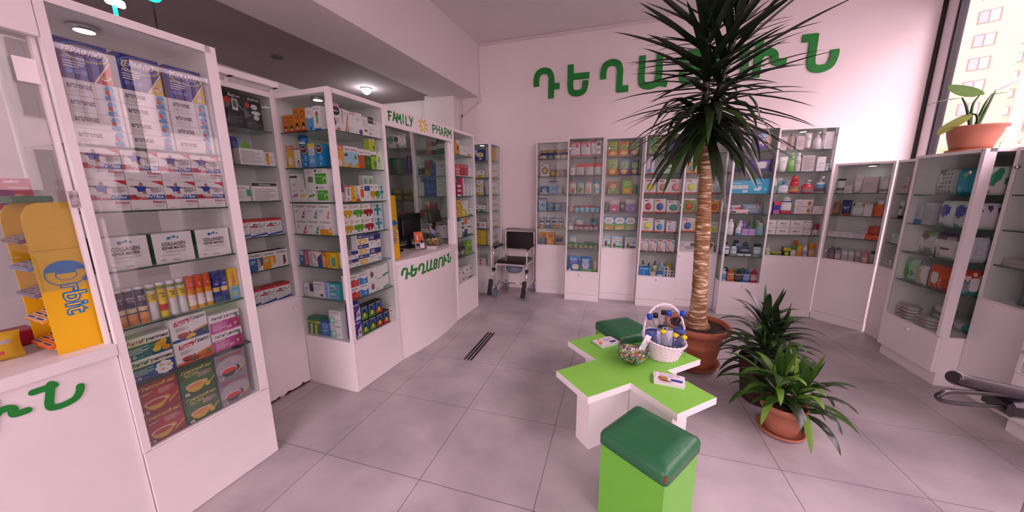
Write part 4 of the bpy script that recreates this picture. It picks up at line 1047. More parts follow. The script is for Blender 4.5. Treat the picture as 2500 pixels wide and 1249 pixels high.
milk('mk2', 'white milk carton with navy banner', '#2c3c8c')
CARD('mk3', 'narrow milk card with running child', 9.5, 16, '#dfe4e8', [('r', 0, .8, 1, 1, '#a8cce0'), ('e', .4, .5, .14, .12, '#2c2424'), ('e', .4, .3, .2, .2, '#8c4c3c'), ('e', .8, .2, .16, .12, '#3c9c50'), ('t', 'Малютка', .2, .72, .9, .8, '#c84c54')])
BX('hold', 'green lozenge-printed pack', 17, 19, 4, '#a8a884', [('e', .5, .76, .3, .2, '#5c7c34'), ('e', .5, .28, .3, .2, '#5c7c34'), ('l', .3, .68, .7, .84, 2, '#b8c87c'), ('l', .3, .2, .7, .36, 2, '#b8c87c'), ('e', .12, .7, .12, .3, '#6ca484'), ('e', .9, .5, .1, .3, '#d8a48c')])
BX('navb', 'dark blue baby pack', 9, 17, 4, '#2c3a74', [('e', .5, .5, .4, .3, '#4c5c9c'), ('e', .5, .2, .3, .1, '#8c98c8')])
CARD('tbr', 'white pack with toothbrush', 7.5, 20, '#e0d8dc', [('r', .4, .1, .6, .9, '#8c8498'), ('e', .3, .2, .3, .1, '#5c94c4'), ('r', 0, 0, 1, .08, '#c8483c')])
BX('grw', 'white and bright green carton', 9, 10, 4, '#cfd0cc', [('r', .1, .5, .9, .72, '#3cc04c'), ('l', .1, .1, .9, .4, 4, '#8ca48c')])
def toy(key, look, base, c, top, w=12, h=17):
    CARD(key, look, w, h, base, [('r', 0, .88, 1, 1, '#dcd4d8'), ('r', .1, .84, .5, .92, '#c8403c'), ('r', 0, 0, 1, .1, '#c84c3c')], (.5, .45, .3, .26, c), 'teether_card', 'blister pack')
toy('ty1', 'card with yellow teether', '#d8d0d4', '#d8c850', 0, 14, 18)
toy('ty2', 'card with pink pacifier', '#d8ccd0', '#d88c88', 0, 14, 17)
toy('ty3', 'card with cherry teether', '#d8d4d8', '#b83c4c', 0, 12, 17)
toy('ty4', 'card with blue rattle', '#d8c8c0', '#4c6cb8', 0, 13, 17)
toy('ty5', 'card with green teether', '#d0d0d4', '#3c9484', 0, 15, 15)
toy('ty6', 'card with yellow bottle brush', '#dcd8d8', '#e4dc5c', 0, 13, 17)
toy('ty7', 'card with blue nail scissors', '#d8d4dc', '#5c9cc8', 0, 11, 15)
toy('ty8', 'card with small white clip', '#dcd4d8', '#d0ccd8', 0, 11, 14)
toy('ty9', 'card with colourful beads', '#e0b04c', '#c85c3c', 0, 12, 16)
toy('ty10', 'card with parrot toy', '#6c9c3c', '#d84c2c', 0, 12, 17)
toy('ty11', 'card with blue elephant toy', '#d8a85c', '#6ca0c8', 0, 11, 15)
CARD('nip', 'card with bottle nipples', 9, 15, '#d8d0d4', [('r', .1, .85, .6, .95, '#c8403c'), ('r', .7, .7, .9, .9, '#4c9cc0'), ('r', 0, 0, .8, .06, '#b8404c')], (.45, .4, .32, .3, '#d8c0b8'), 'nipple_card', 'blister pack')
BT('plo', 'clear pump lotion bottle', 6.5, 17, 5, '#c8c8a8', '#3a3a3e', [(.15, .5, '#d0cca4'), (.3, .4, '#8c9c5c')], 'pump', 'lotion_bottle')
BT('plb', 'sky blue pump lotion bottle', 7.5, 18, 5, '#8cb8d8', '#dce0e8', [(.3, .5, '#c4dcec')], 'pump', 'lotion_bottle', 'bottle', 'Baby')
BT('ply', 'yellow lotion bottle', 8, 16, 5, '#d8c45c', '#d8b840', [(.2, .5, '#e8dca0')], 'oval', 'lotion_bottle')
BT('plo2', 'dark-capped oil bottle', 6.5, 14, 5, '#a8ac7c', '#2c2e34', [(.15, .5, '#c8cc9c')], 'pump', 'lotion_bottle')
BX('blb', 'bright blue square carton', 13, 11.5, 6, '#2c84c8', [('t', 'PURE', .15, .7, .85, .84, '#e0ecf4'), ('r', .47, .15, .53, .65, '#7cc0e8'), ('r', .3, .4, .7, .44, '#7cc0e8'), ('l', .2, .06, .8, .12, 1, '#a8d4f0')])
BT('bjr', 'bright blue cream jar', 7.5, 5, 7.5, '#2c78c0', '#3c8cd0', [(.1, .5, '#c8d8ec')], 'jar', 'cream_jar', 'jar', caph=.3)
BX('beig', 'small beige carton', 6, 5, 4, '#d4c8c0', [('l', .1, .3, .9, .7, 3, '#a4988c')])
SOFT('roll', 'small rolled white wipes', 6.5, 4, 4, '#d8d4d8', [('e', .5, .5, .2, .4, '#2c2c54')], nx=6, nz=6)
BX('box5', 'white carton with black-and-white baby', 18, 13, 5, '#dcd4d6', [('e', .8, .7, .14, .2, '#6a5c58'), ('e', .6, .4, .3, .18, '#b4a8a8'), ('e', .1, .85, .03, .04, '#3a3438'), ('e', .25, .85, .03, .04, '#3a3438'), ('l', .08, .5, .35, .8, 4, '#a89ca0'), ('r', .04, .02, .96, .05, '#6a6064')])
BX('lim5', 'grey carton with lime brush', 13, 13, 5, '#cdc4c8', [('e', .5, .3, .4, .26, '#bcd03c'), ('r', .1, .7, .9, .8, '#a49ca0')])
SOFT('pdia', 'purple nappy pack with sleeping baby', 16, 17, 6, '#7c60b0', [('e', .5, .86, .3, .16, '#a8c8e4'), ('e', .55, .45, .28, .2, '#dcd0e0'), ('r', .75, .0, 1, 1, '#b49c94'), ('e', .84, .55, .16, .2, '#d8a890')], nx=12, nz=12)
SOFT('lilp', 'pale lilac pack', 14, 16, 5, '#c8bcd0', [('e', .5, .5, .3, .3, '#a898b8')], nx=8, nz=8)
SOFT('pwip', 'deep purple wipes pack', 24, 13, 7, '#40287c', [('e', .55, .75, .4, .2, '#5c48a0')], nx=12, nz=10, flap=('#d8d0d4', .36, .25, .72, .8))
SOFT('pwip2', 'violet wipes pack', 12, 12, 6, '#4c3488', [('e', .5, .6, .4, .26, '#6c58a8')], nx=8, nz=8)
BX('diab', 'turquoise nappy carton with panels', 19, 14, 8, '#2ca4cc', [('r', .05, .35, .35, .65, '#d8d8d4'), ('r', .37, .35, .65, .65, '#d8d8d4'), ('r', .67, .35, .95, .65, '#d0d0d0'), ('r', .65, .08, .95, .28, '#c8dce4'), ('t', 'NATURAL', .1, .74, .6, .84, '#d8f0f8')])
BX('diac', 'turquoise nappy carton with white scoop', 22, 16, 8, '#2ca8d0', [('p', [(.2, .3), (.5, .5), (.62, .4), (.5, .2), (.3, .2)], '#d8e4e8'), ('e', .78, .3, .06, .08, '#8cd8ec'), ('t', 'inseense', .2, .66, .6, .74, '#d8f0f8'), ('l', .2, .8, .7, .86, 1, '#a8e0f0')])
SOFT('wfl', 'pink and white wipes pack', 15, 10, 5, '#d8ccd0', [('r', .55, .3, 1, .8, '#d84c6c'), ('e', .3, .6, .1, .12, '#4c5c9c'), ('e', .15, .4, .1, .14, '#8c6458')], nx=10, nz=8)
SOFT('wlow', 'flat pink wipes pack', 20, 5.5, 8, '#e4c8c8', [('e', .2, .5, .1, .25, '#4c5c7c'), ('e', .8, .4, .12, .3, '#d8a49c')], nx=12, nz=6)
SOFT('wblp', 'pale blue wipes pack with red ring', 21, 11, 6, '#a8c0d8', [('e', .76, .72, .1, .2, '#c84c54'), ('e', .76, .72, .06, .12, '#e0e0e8'), ('e', .4, .5, .24, .12, '#8cb4b0')], nx=14, nz=10)
SOFT('wblq', 'flat pale blue wipes pack', 22, 5.5, 8, '#a4bce0', [('e', .3, .6, .05, .2, '#3c508c'), ('l', .4, .4, .9, .6, 1, '#6c84b4')], nx=12, nz=6)
SOFT('wptr', 'transparent-lidded rose wipes pack', 18, 9, 6, '#c4a8ac', [], nx=10, nz=8, flap=('#dcd0d4', .3, .25, .8, .85))
BT('jjw', 'white baby powder bottle', 7, 18, 4.5, '#e4e4ea', '#dcdce4', [(.2, .7, '#eef0f4')], 'flip', 'baby_bottle', 'bottle', [('Johnsons', .2, .42, .8, .48, '#6c8cc4')])
BT('jjb', 'short white bottle with blue foot', 6, 11, 4, '#e4e4ea', '#e0e0e8', [(.0, .2, '#4ca0b8')], 'flip', 'baby_bottle', 'bottle', [('baby', .25, .42, .75, .52, '#6c9cd0')])
BT('jjp', 'pale rose baby bottle', 7, 16, 4.5, '#e0ccd0', '#ecdce0', [(.3, .6, '#8cc4bc')], 'flip', 'baby_bottle')
BT('jjm', 'maroon baby bottle', 6, 13, 4, '#7c2c44', '#6c2438', None, 'flip', 'baby_bottle')
BT('jjv', 'violet baby bath bottle', 6.5, 16, 4.5, '#8c6cb4', '#7c6cb8', [(.2, .6, '#6c50a0')], 'flip', 'baby_bottle')
BT('jjg', 'dark green baby bottle', 7, 17, 4.5, '#2c6c48', '#6c8c7c', [(.3, .6, '#4c8c60')], 'flip', 'baby_bottle')
BT('jja', 'sea-green clear baby bottle', 8, 14, 5, '#88b0a0', '#dcdcdc', [(.15, .55, '#7cacb8')], 'flip', 'baby_bottle')
BT('jjl', 'lime baby bottle', 8, 16, 5, '#8cc054', '#d8e0d8', [(.15, .55, '#6cb03c')], 'flip', 'baby_bottle')
BX('soap', 'lilac soap carton', 6.5, 3.6, 5, '#b48cc8', [('r', .1, .3, .9, .7, '#c8a8d8')], name='soap_box')
BT('bbd', 'white bottle with big navy cap', 7, 14, 5, '#c8d8e4', '#1c2438', [(.2, .5, '#dfe8ee'), (.05, .2, '#7cac5c')], 'flip', 'bath_bottle', 'bottle', [('Bübchen', .2, .46, .8, .54, '#2c3c6c')], caph=.2)
BT('bbo', 'grey-blue bath bottle with navy cap', 10, 16.5, 5, '#5c7890', '#1c2438', [(.3, .6, '#3c5474'), (.64, .72, '#a8c0d4')], 'flip', 'bath_bottle', caph=.16)
BT('bbn', 'bath bottle with domed navy cap', 9, 15, 5, '#b4c8d4', '#1c2844', [(.45, .62, '#2c406c')], 'oval', 'bath_bottle', caph=.36)
BT('bbt', 'white cream tube with navy cap', 6, 10, 4, '#dce4ea', '#1c2844', [(.7, .82, '#2c406c')], 'tube', 'cream_tube', 'tube')
BT('bbj', 'navy-lidded cream jar', 8, 5, 8, '#c4d0dc', '#24304c', [(.1, .5, '#dfe6ee')], 'jar', 'cream_jar', 'jar', caph=.42)
BT('bbw', 'square pale blue bottle with navy cap', 8.5, 14.5, 5, '#a8c4d8', '#1c2438', [(.15, .7, '#c4d8e4'), (.1, .25, '#7cac5c')], 'jar', 'bath_bottle', 'bottle', [('Bübchen', .2, .56, .8, .64, '#2c406c')], caph=.2)
def shamp(key, look, c, cap, c2):
    BT(key, look, 8, 15, 5, c, cap, [(.2, .5, c2), (.55, .62, '#e4dcd8')], 'oval', 'shampoo_bottle', 'bottle', caph=.3)
shamp('sh1', 'orange oval shampoo bottle', '#d8642c', '#c85424', '#e08c3c')
shamp('sh2', 'green oval shampoo bottle', '#4c9c34', '#5ca83c', '#8cc45c')
shamp('sh3', 'charcoal oval shampoo bottle', '#28282c', '#1e1e22', '#5a4a50')
shamp('sh4', 'blue oval shampoo bottle', '#3c6cb8', '#2c5ca8', '#8cb0e0')
shamp('sh5', 'red oval shampoo bottle', '#c0243c', '#a81c30', '#d8b0b0')
shamp('sh6', 'dark green oval shampoo bottle', '#2c6c4c', '#3c7c5c', '#5ca47c')
shamp('sh7', 'navy oval shampoo bottle', '#2c3c6c', '#22305c', '#5c7cb0')
shamp('sh8', 'brown-capped shampoo bottle', '#c8603c', '#d8bcb0', '#e8a070')
BT('shw', 'white and sky blue slim bottle', 6, 15, 4.5, '#d8dce4', '#b8c0cc', [(.15, .45, '#6ca0d0'), (.5, .56, '#4c78b0')], 'flip', 'shampoo_bottle')

BOXNAME[0] = 'cosmetic_carton'
# -- cosmetics on the seventh back-wall cabinet and round the corner
BT('tbw', 'white cream tube with rose cap', 6, 17, 4, '#e8dfe0', '#d8546c', [(.3, .9, '#efe6e8')], 'tube', 'cream_tube', 'tube', [('Mustela', .22, .62, .78, .68, '#7c6c70')], caph=.1)
BT('bwp', 'tall white pump bottle', 7, 20, 5, '#e6dcde', '#ece4e6', None, 'pump', 'lotion_bottle')
BT('tan', 'tan slim bottle', 5, 24, 4, '#c4a498', '#a88c80', None, 'flip', 'lotion_bottle')
BX('wtx', 'pale rose carton', 7, 14, 5, '#d8c4c8', [('l', .1, .2, .9, .8, 7, '#b8a0a4')])
BX('tall2', 'tall white cosmetic carton', 8, 20, 5, '#e2d6da', [('l', .2, .1, .8, .5, 6, '#c4b0b4')])
BT('twr', 'white tube with crimson cap', 7, 13, 4, '#ece2e4', '#d84c64', None, 'tube', 'cream_tube', 'tube', caph=.14)
BT('tww', 'white tube with grey text', 8, 16, 4, '#ece4e6', '#e0d8da', [(.5, .7, '#f2eaec')], 'tube', 'cream_tube', 'tube', [('LAINO', .25, .66, .75, .72, '#8c7478')])
BT('grb', 'apple green slim bottle', 6, 20, 4.5, '#7cc45c', '#a8d88c', [(.3, .6, '#94cc78')], 'flip', 'lotion_bottle')
BT('wsb', 'white slim bottle', 6, 20, 4.5, '#e6dee0', '#f0e8ea', [(.4, .6, '#d0c4c8')], 'flip', 'lotion_bottle')
BX('gtx', 'grey carton with fine text', 12, 17, 5, '#cabcc0', [('l', .1, .1, .9, .85, 9, '#a89498')])
BX('redcap', 'small red carton', 4, 4, 4, '#d83c50', [])
BX('wgc', 'white carton with violet text', 8, 15, 5, '#e8e0e4', [('t', 'URIAGE', .15, .5, .85, .56, '#6c5c84'), ('l', .1, .2, .8, .4, 3, '#c4b4bc')])
BT('wbj', 'small pale blue bottle', 5, 8, 4, '#d0d8ec', '#e4e4ec', None, 'jar', 'cream_jar', 'jar', caph=.3)
BT('babyb', 'pink powder bottle with baby face', 9, 17, 5, '#dcbcc0', '#e4c8cc', [(.1, .5, '#4cb4ac'), (.18, .44, '#e8d8d0')], 'oval', 'baby_bottle', 'bottle', caph=.12)
BT('grsh', 'white bottle with mint label', 11, 17, 5, '#e4e4e0', '#ece8e8', [(.3, .75, '#7cc8a4')], 'flip', 'baby_bottle', 'bottle', caph=.22)
BT('pmb', 'clear bottle with blue pump', 10, 13, 5, '#d0d0d8', '#2c7cc0', [(.15, .5, '#e4e0e4')], 'pump', 'soap_bottle', 'bottle', [('ЖЕЛЕ', .25, .4, .75, .46, '#4c5470')])
BT('redt', 'tall red bath bottle', 9, 19, 5, '#c8243c', '#d83c4c', [(.1, .4, '#d8944c'), (.25, .38, '#e0c0a4')], 'oval', 'bath_bottle', caph=.3)
BT('redp', 'red pump bottle with baby face', 11, 14, 5, '#d0284c', '#e4dce0', [(.15, .5, '#dc4c64'), (.2, .38, '#e0b8a0'), (.1, .18, '#8ca4d0')], 'pump', 'soap_bottle')
BT('spr', 'blue trigger spray bottle', 11, 18, 5, '#a4b0bc', '#e0d4d8', [(.1, .3, '#6c4c5c'), (.3, .52, '#5c98bc'), (.52, .66, '#d8dce4')], 'spray', 'spray_bottle', 'bottle')
BT('powd', 'silver powder bottle with baby portrait', 11.5, 19, 5.5, '#d0c8cc', '#c8c0c8', [(.0, .2, '#c42c48'), (.25, .6, '#e4dcdc'), (.7, .78, '#3c4c84')], 'oval', 'powder_bottle', 'bottle', caph=.14)
BT('blul', 'blue and lilac bottle with bear', 7, 16, 5, '#8c9cd8', '#2c3c8c', [(.1, .45, '#c4a0d4'), (.45, .6, '#b88c6c')], 'flip', 'bath_bottle')
BX('redb', 'red and blue tilted carton', 6, 14, 4, '#3c3c9c', [('r', 0, .7, 1, 1, '#d83c50'), ('r', 0, 0, 1, .3, '#c46c9c')])
BX('toof', 'white toothpaste carton with dog', 17, 8, 4, '#dcd0d0', [('e', .82, .5, .12, .3, '#b07c54'), ('r', 0, 0, 1, .1, '#c88c94'), ('t', 'Baby', .1, .55, .4, .8, '#7c6c8c'), ('l', .1, .25, .6, .45, 2, '#b09ca4')])
BX('wht0', 'white square carton', 10, 9, 5, '#dcd0d2', [('e', .7, .8, .05, .06, '#4a3c44'), ('l', .2, .2, .8, .4, 3, '#c0b0b4')])
BX('mama', 'white carton with black script', 12.5, 8.4, 6, '#e6dcde', [('t', 'Mama', .3, .42, .72, .62, '#3a3038'), ('l', .4, .16, .8, .26, 1, '#b4a4a8'), ('r', .02, .96, .98, 1, '#b8a8ac')])
BT('mamj', 'white cream tub with black script', 9, 8.2, 8, '#e2d8da', '#e8e0e2', [(.1, .66, '#ece4e6')], 'jar', 'cream_tub', 'jar', [('Mama', .3, .36, .7, .5, '#3a3038')], caph=.22)
SOFT('redw', 'maroon and white pack', 6, 13, 4, '#8c2c44', [('r', 0, 0, 1, .5, '#c8b8bc')], nx=5, nz=6)
BT('blkp', 'black pump bottle', 6, 15, 5, '#3c383c', '#222024', [(.2, .5, '#8c8884')], 'pump', 'lotion_bottle')
BT('wpm', 'white pump foam bottle', 6.5, 13, 5, '#d8d0d0', '#e4dcdc', [(.1, .5, '#c8d8a4')], 'pump', 'lotion_bottle')
BT('gtn', 'flat green-gold tin', 13, 4.5, 6, '#5c8c3c', '#c8b04c', None, 'jar', 'balm_tin', 'tin', caph=.5)
BX('blky', 'yellow and black carton', 8, 10, 5, '#2c3c20', [('r', 0, .6, 1, 1, '#dcd034'), ('e', .5, .3, .3, .2, '#c8d84c')])
BT('gcap', 'white tube with green cap', 7, 11, 4.5, '#d8d0cc', '#3ca04c', [(.1, .5, '#e4d8d0')], 'jar', 'cream_tube', 'tube', caph=.3)
BT('yelt', 'tall yellow sun-cream bottle', 6.5, 15, 4, '#e0b428', '#dcc03c', [(.1, .45, '#e0904c')], 'flip', 'sunscreen_bottle')
BT('ory2', 'sun spray with orange cap', 7.5, 17, 5, '#d8d0d8', '#e07c1c', [(.1, .5, '#c4c8e0')], 'flip', 'sunscreen_bottle', 'bottle', caph=.34)
BT('wht2', 'white insect spray bottle', 6, 14, 5, '#dcd8e0', '#e4e0e8', [(.15, .5, '#9c9ccc')], 'flip', 'spray_bottle', 'bottle')
BT('orj', 'clear bottle with orange cap', 8, 15, 5, '#b8986c', '#e08424', [(.1, .5, '#c4a480')], 'jar', 'sunscreen_bottle', 'bottle', caph=.3)
BT('wcr', 'white bottle with black flip cap', 7, 15, 5, '#d8d0d4', '#2a282c', [(.2, .34, '#4c4c5c'), (.4, .8, '#e0d8dc')], 'jar', 'cosmetic_bottle', 'bottle', caph=.12)
BX('smw', 'small white cosmetic carton', 6.5, 8, 5, '#dcd4d4', [('l', .1, .2, .8, .6, 4, '#a8a49c')])
BT('wtp', 'white foaming pump tube', 7, 19, 4, '#e0d8da', '#d8d0d0', [(.3, .6, '#e8e0e2')], 'tube', 'cream_tube', 'tube', [('Ducray', .3, .7, .7, .75, '#7c6c70')])
BX('wmin', 'white carton with mint corner', 9, 9, 5, '#dcd6d6', [('r', .45, .62, .9, .98, '#8cc8b4'), ('l', .1, .2, .8, .5, 3, '#a8a4a4')])
BX('rosc', 'rose-white square carton', 11, 16, 5, '#d8c8cc', [('l', .1, .5, .9, .75, 5, '#b4a4a8'), ('r', 0, 0, 1, .06, '#b49ca0')])
BT('wbt', 'white bottle with tall neck', 8, 17, 5, '#dcd4d6', '#e4dcde', [(.1, .25, '#8c8c94')], 'flip', 'cosmetic_bottle')
BX('wgn', 'white carton with green cross', 7, 13, 5, '#dad2d4', [('r', .6, .75, .9, .95, '#3c9c78'), ('l', .1, .2, .8, .6, 5, '#b0a8ac')])
BX('blud', 'blue three-dot carton', 9, 13, 5, '#2c4c8c', [('e', .55, .8, .2, .12, '#5c8cc0'), ('e', .55, .5, .2, .12, '#5c8cc0'), ('e', .55, .2, .2, .12, '#5c8cc0')])
BX('lidw', 'flat white carton', 12, 3, 6, '#d8d0d0', [('l', .1, .3, .9, .7, 1, '#a89ca0')])
BT('ambr', 'amber glass bottle', 7, 16, 5, '#8c6450', '#a88c78', [(.15, .4, '#a87c64')], 'flip', 'cosmetic_bottle')
BT('navt', 'navy cream tube with red cap', 9, 16, 4, '#1f2a5c', '#b83c48', [(.5, .56, '#8c98c8')], 'tube', 'cream_tube', 'tube', [('UREA', .35, .42, .65, .5, '#c8d0e8')], caph=.12)
BT('clr', 'clear micellar bottle', 10, 13.5, 5, '#c4c8c4', '#e0dcdc', [(.2, .6, '#d0d8d0')], 'flip', 'cosmetic_bottle', 'bottle', [('PUR', .35, .42, .65, .48, '#6c8c7c')])
BX('wta', 'plain tall white carton', 6.5, 12, 5, '#d8d0d2', [('l', .2, .7, .8, .8, 2, '#b4acb0')])
BX('ordk', 'orange carton with dark lid', 6.5, 12, 5, '#d8783c', [('r', 0, .75, 1, 1, '#3a3034'), ('r', 0, .2, 1, .45, '#7ca85c')])
BX('ora', 'orange cosmetic carton', 7.5, 12, 5, '#e07830', [('t', 'ODP', .2, .55, .7, .7, '#f4dcc8'), ('r', 0, 0, 1, .25, '#7c9c4c')])
BX('ora2', 'orange and peach carton', 6, 13, 5, '#d89c64', [('r', .3, .1, .7, .6, '#c83c34'), ('r', 0, .7, 1, 1, '#c87c3c')])
BT('orb', 'orange bottle with white cap', 9, 16, 5, '#dc6428', '#e4dcdc', [(.3, .6, '#d85820')], 'flip', 'sunscreen_bottle', 'bottle', caph=.26)
BX('smb', 'small white swirl carton', 7, 6, 5, '#dad2d2', [('o', .5, .55, .2, .2, .3, '#8c8488'), ('l', .3, .1, .8, .2, 1, '#b4acb0')])
BX('noa', 'white carton with blue wordmark', 10, 6, 5, '#d4ccd4', [('t', 'NUXE', .1, .75, .45, .9, '#6c7ca4'), ('t', 'BABE', .55, .75, .9, .9, '#6c7ca4'), ('l', .1, .2, .9, .6, 4, '#b8b0b8')])
BX('orlo', 'low orange carton', 11, 5, 6, '#d8502c', [('t', 'Deep', .7, .6, .92, .8, '#f0d0c0'), ('l', .1, .2, .5, .5, 2, '#e8947c')])
BX('orrd', 'red-orange carton', 10, 6.5, 6, '#c8402c', [('e', .6, .5, .2, .2, '#dc6c4c'), ('l', .1, .1, .9, .2, 1, '#e8a08c')])
BT('blkj', 'black pump jar', 6, 5, 5, '#34302f', '#1e1c1e', None, 'jar', 'cream_jar', 'jar', caph=.4)
def deo(key, look, c, cap, l):
    BT(key, look, 5.2, 13.5, 5.2, c, cap, [(.1, .5, l)], 'can', 'deodorant_can', 'spray can', caph=.2)
deo('dk', 'dark grey deodorant can', '#4a444c', '#5c5660', '#a45c68')
deo('dp', 'plum-grey deodorant can', '#8c8494', '#5c5470', '#c4bcc8')
deo('dm', 'white deodorant can with mint cap', '#d4ccd0', '#98b4a8', '#b8a8ac')
deo('ds', 'silver deodorant can', '#b8b0b4', '#a89ca4', '#8c8084')
deo('dr', 'rose deodorant can', '#c06c7c', '#c4647c', '#d8a0ac')
deo('dd', 'black-capped deodorant', '#a09498', '#2c282c', '#7c8c6c')
BX('rosb', 'rose-print carton', 6, 15, 5, '#d4b8b8', [('e', .5, .4, .3, .1, '#a85c50'), ('l', .1, .6, .9, .9, 6, '#a48c8c')])
BT('blbt', 'black and white tube', 6, 16, 4, '#d0c8c8', '#2a2628', [(.55, .7, '#4c6c44')], 'tube', 'cream_tube', 'tube')
BT('dkb', 'dark labelled bottle', 7, 10, 5, '#5c4c50', '#3a3438', [(.2, .6, '#a89c9c')], 'jar', 'cosmetic_bottle', 'bottle', caph=.2)
BX('smw2', 'white carton with red heart', 8, 8, 5, '#d8d0d0', [('e', .4, .7, .14, .14, '#b83c4c'), ('l', .1, .15, .8, .4, 3, '#8c8488')])

# -- wipes and pads beside the window
SOFT('wpB', 'white patterned wipes pack', 20, 19, 7, '#bcc0bc', [('e', .3 + .13 * (i % 5), .15 + .17 * (i // 5), .04, .05, '#5c6460') for i in range(25)] + [('e', .2, .6, .2, .3, '#d4dcd8'), ('r', .0, .88, .4, 1, '#3c9c94')], nx=14, nz=14)
SOFT('wpT', 'turquoise wipes pack', 17, 19, 7, '#1f98ac', [('e', .6, .74, .16, .08, '#a8c45c'), ('r', .3, .12, .5, .3, '#7cc8d0')], nx=10, nz=12, tilt=1)
SOFT('wpW', 'plain white pad pack', 15, 18, 7, '#c8c4c4', [('e', .4, .2, .2, .1, '#c49c8c')], nx=8, nz=8)
SOFT('wpU', 'white pad pack with blue oval', 14, 19, 6, '#ccd0d0', [('e', .5, .62, .36, .24, '#38489c'), ('r', 0, 0, .5, .16, '#4ca494')], nx=12, nz=14)
BX('tubB', 'white drum with blue foot', 8, 15, 7, '#bcc4c8', [('r', 0, 0, 1, .25, '#3470a8'), ('l', .1, .4, .9, .9, 6, '#94a4ac')])
BX('tubG', 'grey printed carton', 10, 17, 7, '#aeb0b4', [('l', .1, .2, .9, .9, 8, '#8c9094')])
SOFT('wpG', 'white wipes pack with green corner', 16, 18, 6, '#ccd0c8', [('r', 0, .82, 1, 1, '#6ca04c'), ('e', .45, .76, .26, .16, '#6a4c40'), ('r', .5, .1, .9, .3, '#8c9088')], nx=12, nz=14, flap=('#e0dcdc', .1, .3, .42, .7))
SOFT('wpV', 'white wipes pack with violet band', 19, 18, 6, '#c4bcc4', [('r', 0, .84, 1, 1, '#4c3c6c'), ('e', .4, .76, .3, .18, '#7c4c48'), ('e', .25, .1, .3, .16, '#3c4c8c')], nx=12, nz=14, flap=('#e0dce0', .16, .34, .46, .72))
SOFT('wpL', 'leaning white wipes pack', 20, 14, 6, '#d0ccd0', [('r', .35, .5, .75, .64, '#7c4c54'), ('e', .3, .2, .08, .08, '#6c7c7c')], nx=12, nz=10)
SOFT('wpP', 'purple-topped white pack', 15, 18, 6, '#b8b0bc', [('r', 0, .6, 1, 1, '#4c3470')], nx=8, nz=10)
SOFT('wpN', 'green wipes pack with lime oval', 14, 18, 6, '#7cb484', [('e', .3, .42, .28, .3, '#2ca02c'), ('r', .55, 0, 1, 1, '#94c49c'), ('e', .75, .4, .14, .12, '#4c8c54')], nx=12, nz=12)
SOFT('wpS', 'slanted white wipes pack with orange label', 10, 15, 5, '#ccc4c0', [('r', .3, .2, .6, .8, '#c49c84')], nx=8, nz=10)
SOFT('wpO', 'orange berry wipes pack', 22, 18, 6, '#d0542c', [('e', .1 + .18 * (i % 6), .1 + .16 * (i // 6), .06, .06, ['#d89c84', '#b83c2c', '#e0b8a0'][i % 3]) for i in range(18)] + [('r', 0, .75, 1, 1, '#c84820')], nx=16, nz=14, flap=('#d8ccc8', .3, .25, .56, .72))
SOFT('flat', 'flat white sanitary pack', 18, 2.6, 12, '#c8c0bc', [('r', .4, .2, .8, .8, '#a88c90')], nx=10, nz=5)
SOFT('flag', 'flat pack with green end', 18, 2.6, 12, '#c8c4bc', [('r', 0, 0, .25, 1, '#2c8c5c'), ('r', .5, .3, .8, .7, '#a4888c')], nx=10, nz=5)
SOFT('flar', 'white and teal roll pack', 17, 7, 9, '#ccc8cc', [('r', .7, 0, 1, 1, '#2c8c94'), ('e', .2, .4, .1, .2, '#5c5460')], nx=10, nz=8)
SOFT('pure', 'white pads pack with green swoosh', 12.5, 19, 6, '#d0cccc', [('p', [(.0, .3), (.1, .7), (.4, .95), (.6, .95), (.5, .6), (.25, .35)], '#2c8c6c'), ('e', .8, .5, .18, .13, '#2c8c6c'), ('e', .1, .1, .14, .07, '#b88474'), ('tv', 'Pure', .74, .42, .86, .58, '#e0f0e8')], nx=14, nz=18)
SOFT('navyo', 'white pads pack with navy ovals', 12.5, 18, 6, '#ccc4c8', [('e', .4, .8, .12, .1, '#4c4474'), ('e', .8, .72, .12, .1, '#4c4474'), ('e', .05, .7, .08, .1, '#4c4474')], nx=14, nz=12)
SOFT('text', 'white tissue pack with blue end', 12.5, 18, 5, '#bcb8c0', [('r', .85, 0, 1, 1, '#28489c'), ('l', .2, .3, .75, .75, 6, '#9c98a4')], nx=10, nz=10)
SOFT('berr', 'red and teal wipes pack', 12.5, 18, 5, '#2c9484', [('r', 0, .55, 1, 1, '#b83430'), ('e', .2, .7, .12, .1, '#d8c0b8'), ('e', .8, .75, .12, .1, '#e0ccc4'), ('e', .5, .85, .1, .08, '#e0b4a8'), ('e', .2, .3, .2, .2, '#8c8c94')], nx=12, nz=14, flap=('#d8d0d0', .32, .18, .72, .72))
SOFT('dkd', 'dark plum bag', 16, 21, 5, '#3c2c38', [('r', .7, 0, 1, .2, '#c4c83c')], nx=8, nz=8)
SOFT('orwp', 'orange and white pack', 15, 18, 5, '#c8c0bc', [('r', .0, .2, .5, .8, '#c4744c'), ('l', .5, .3, .9, .7, 4, '#8c8484')], nx=10, nz=10)
SOFT('tealp', 'dark teal pads pack', 22, 17, 6, '#3c5c64', [('e', .8, .5, .1, .1, '#24444c'), ('r', 0, 0, .3, 1, '#2c4c5c')], nx=8, nz=8)
BX('grst', 'grey upright carton', 9, 15, 6, '#6c7478', [('r', .6, 0, .8, 1, '#2c3c64'), ('r', 0, 0, .3, 1, '#585e62')])
BX('wlow2', 'long flat pale carton', 26, 5, 8, '#b4a8ac', [('r', 0, .4, 1, .45, '#8c7c80')])
BX('wors', 'stacked white and orange carton', 9, 2.6, 7, '#c4b8b8', [('r', 0, .3, .4, .8, '#c4784c')])


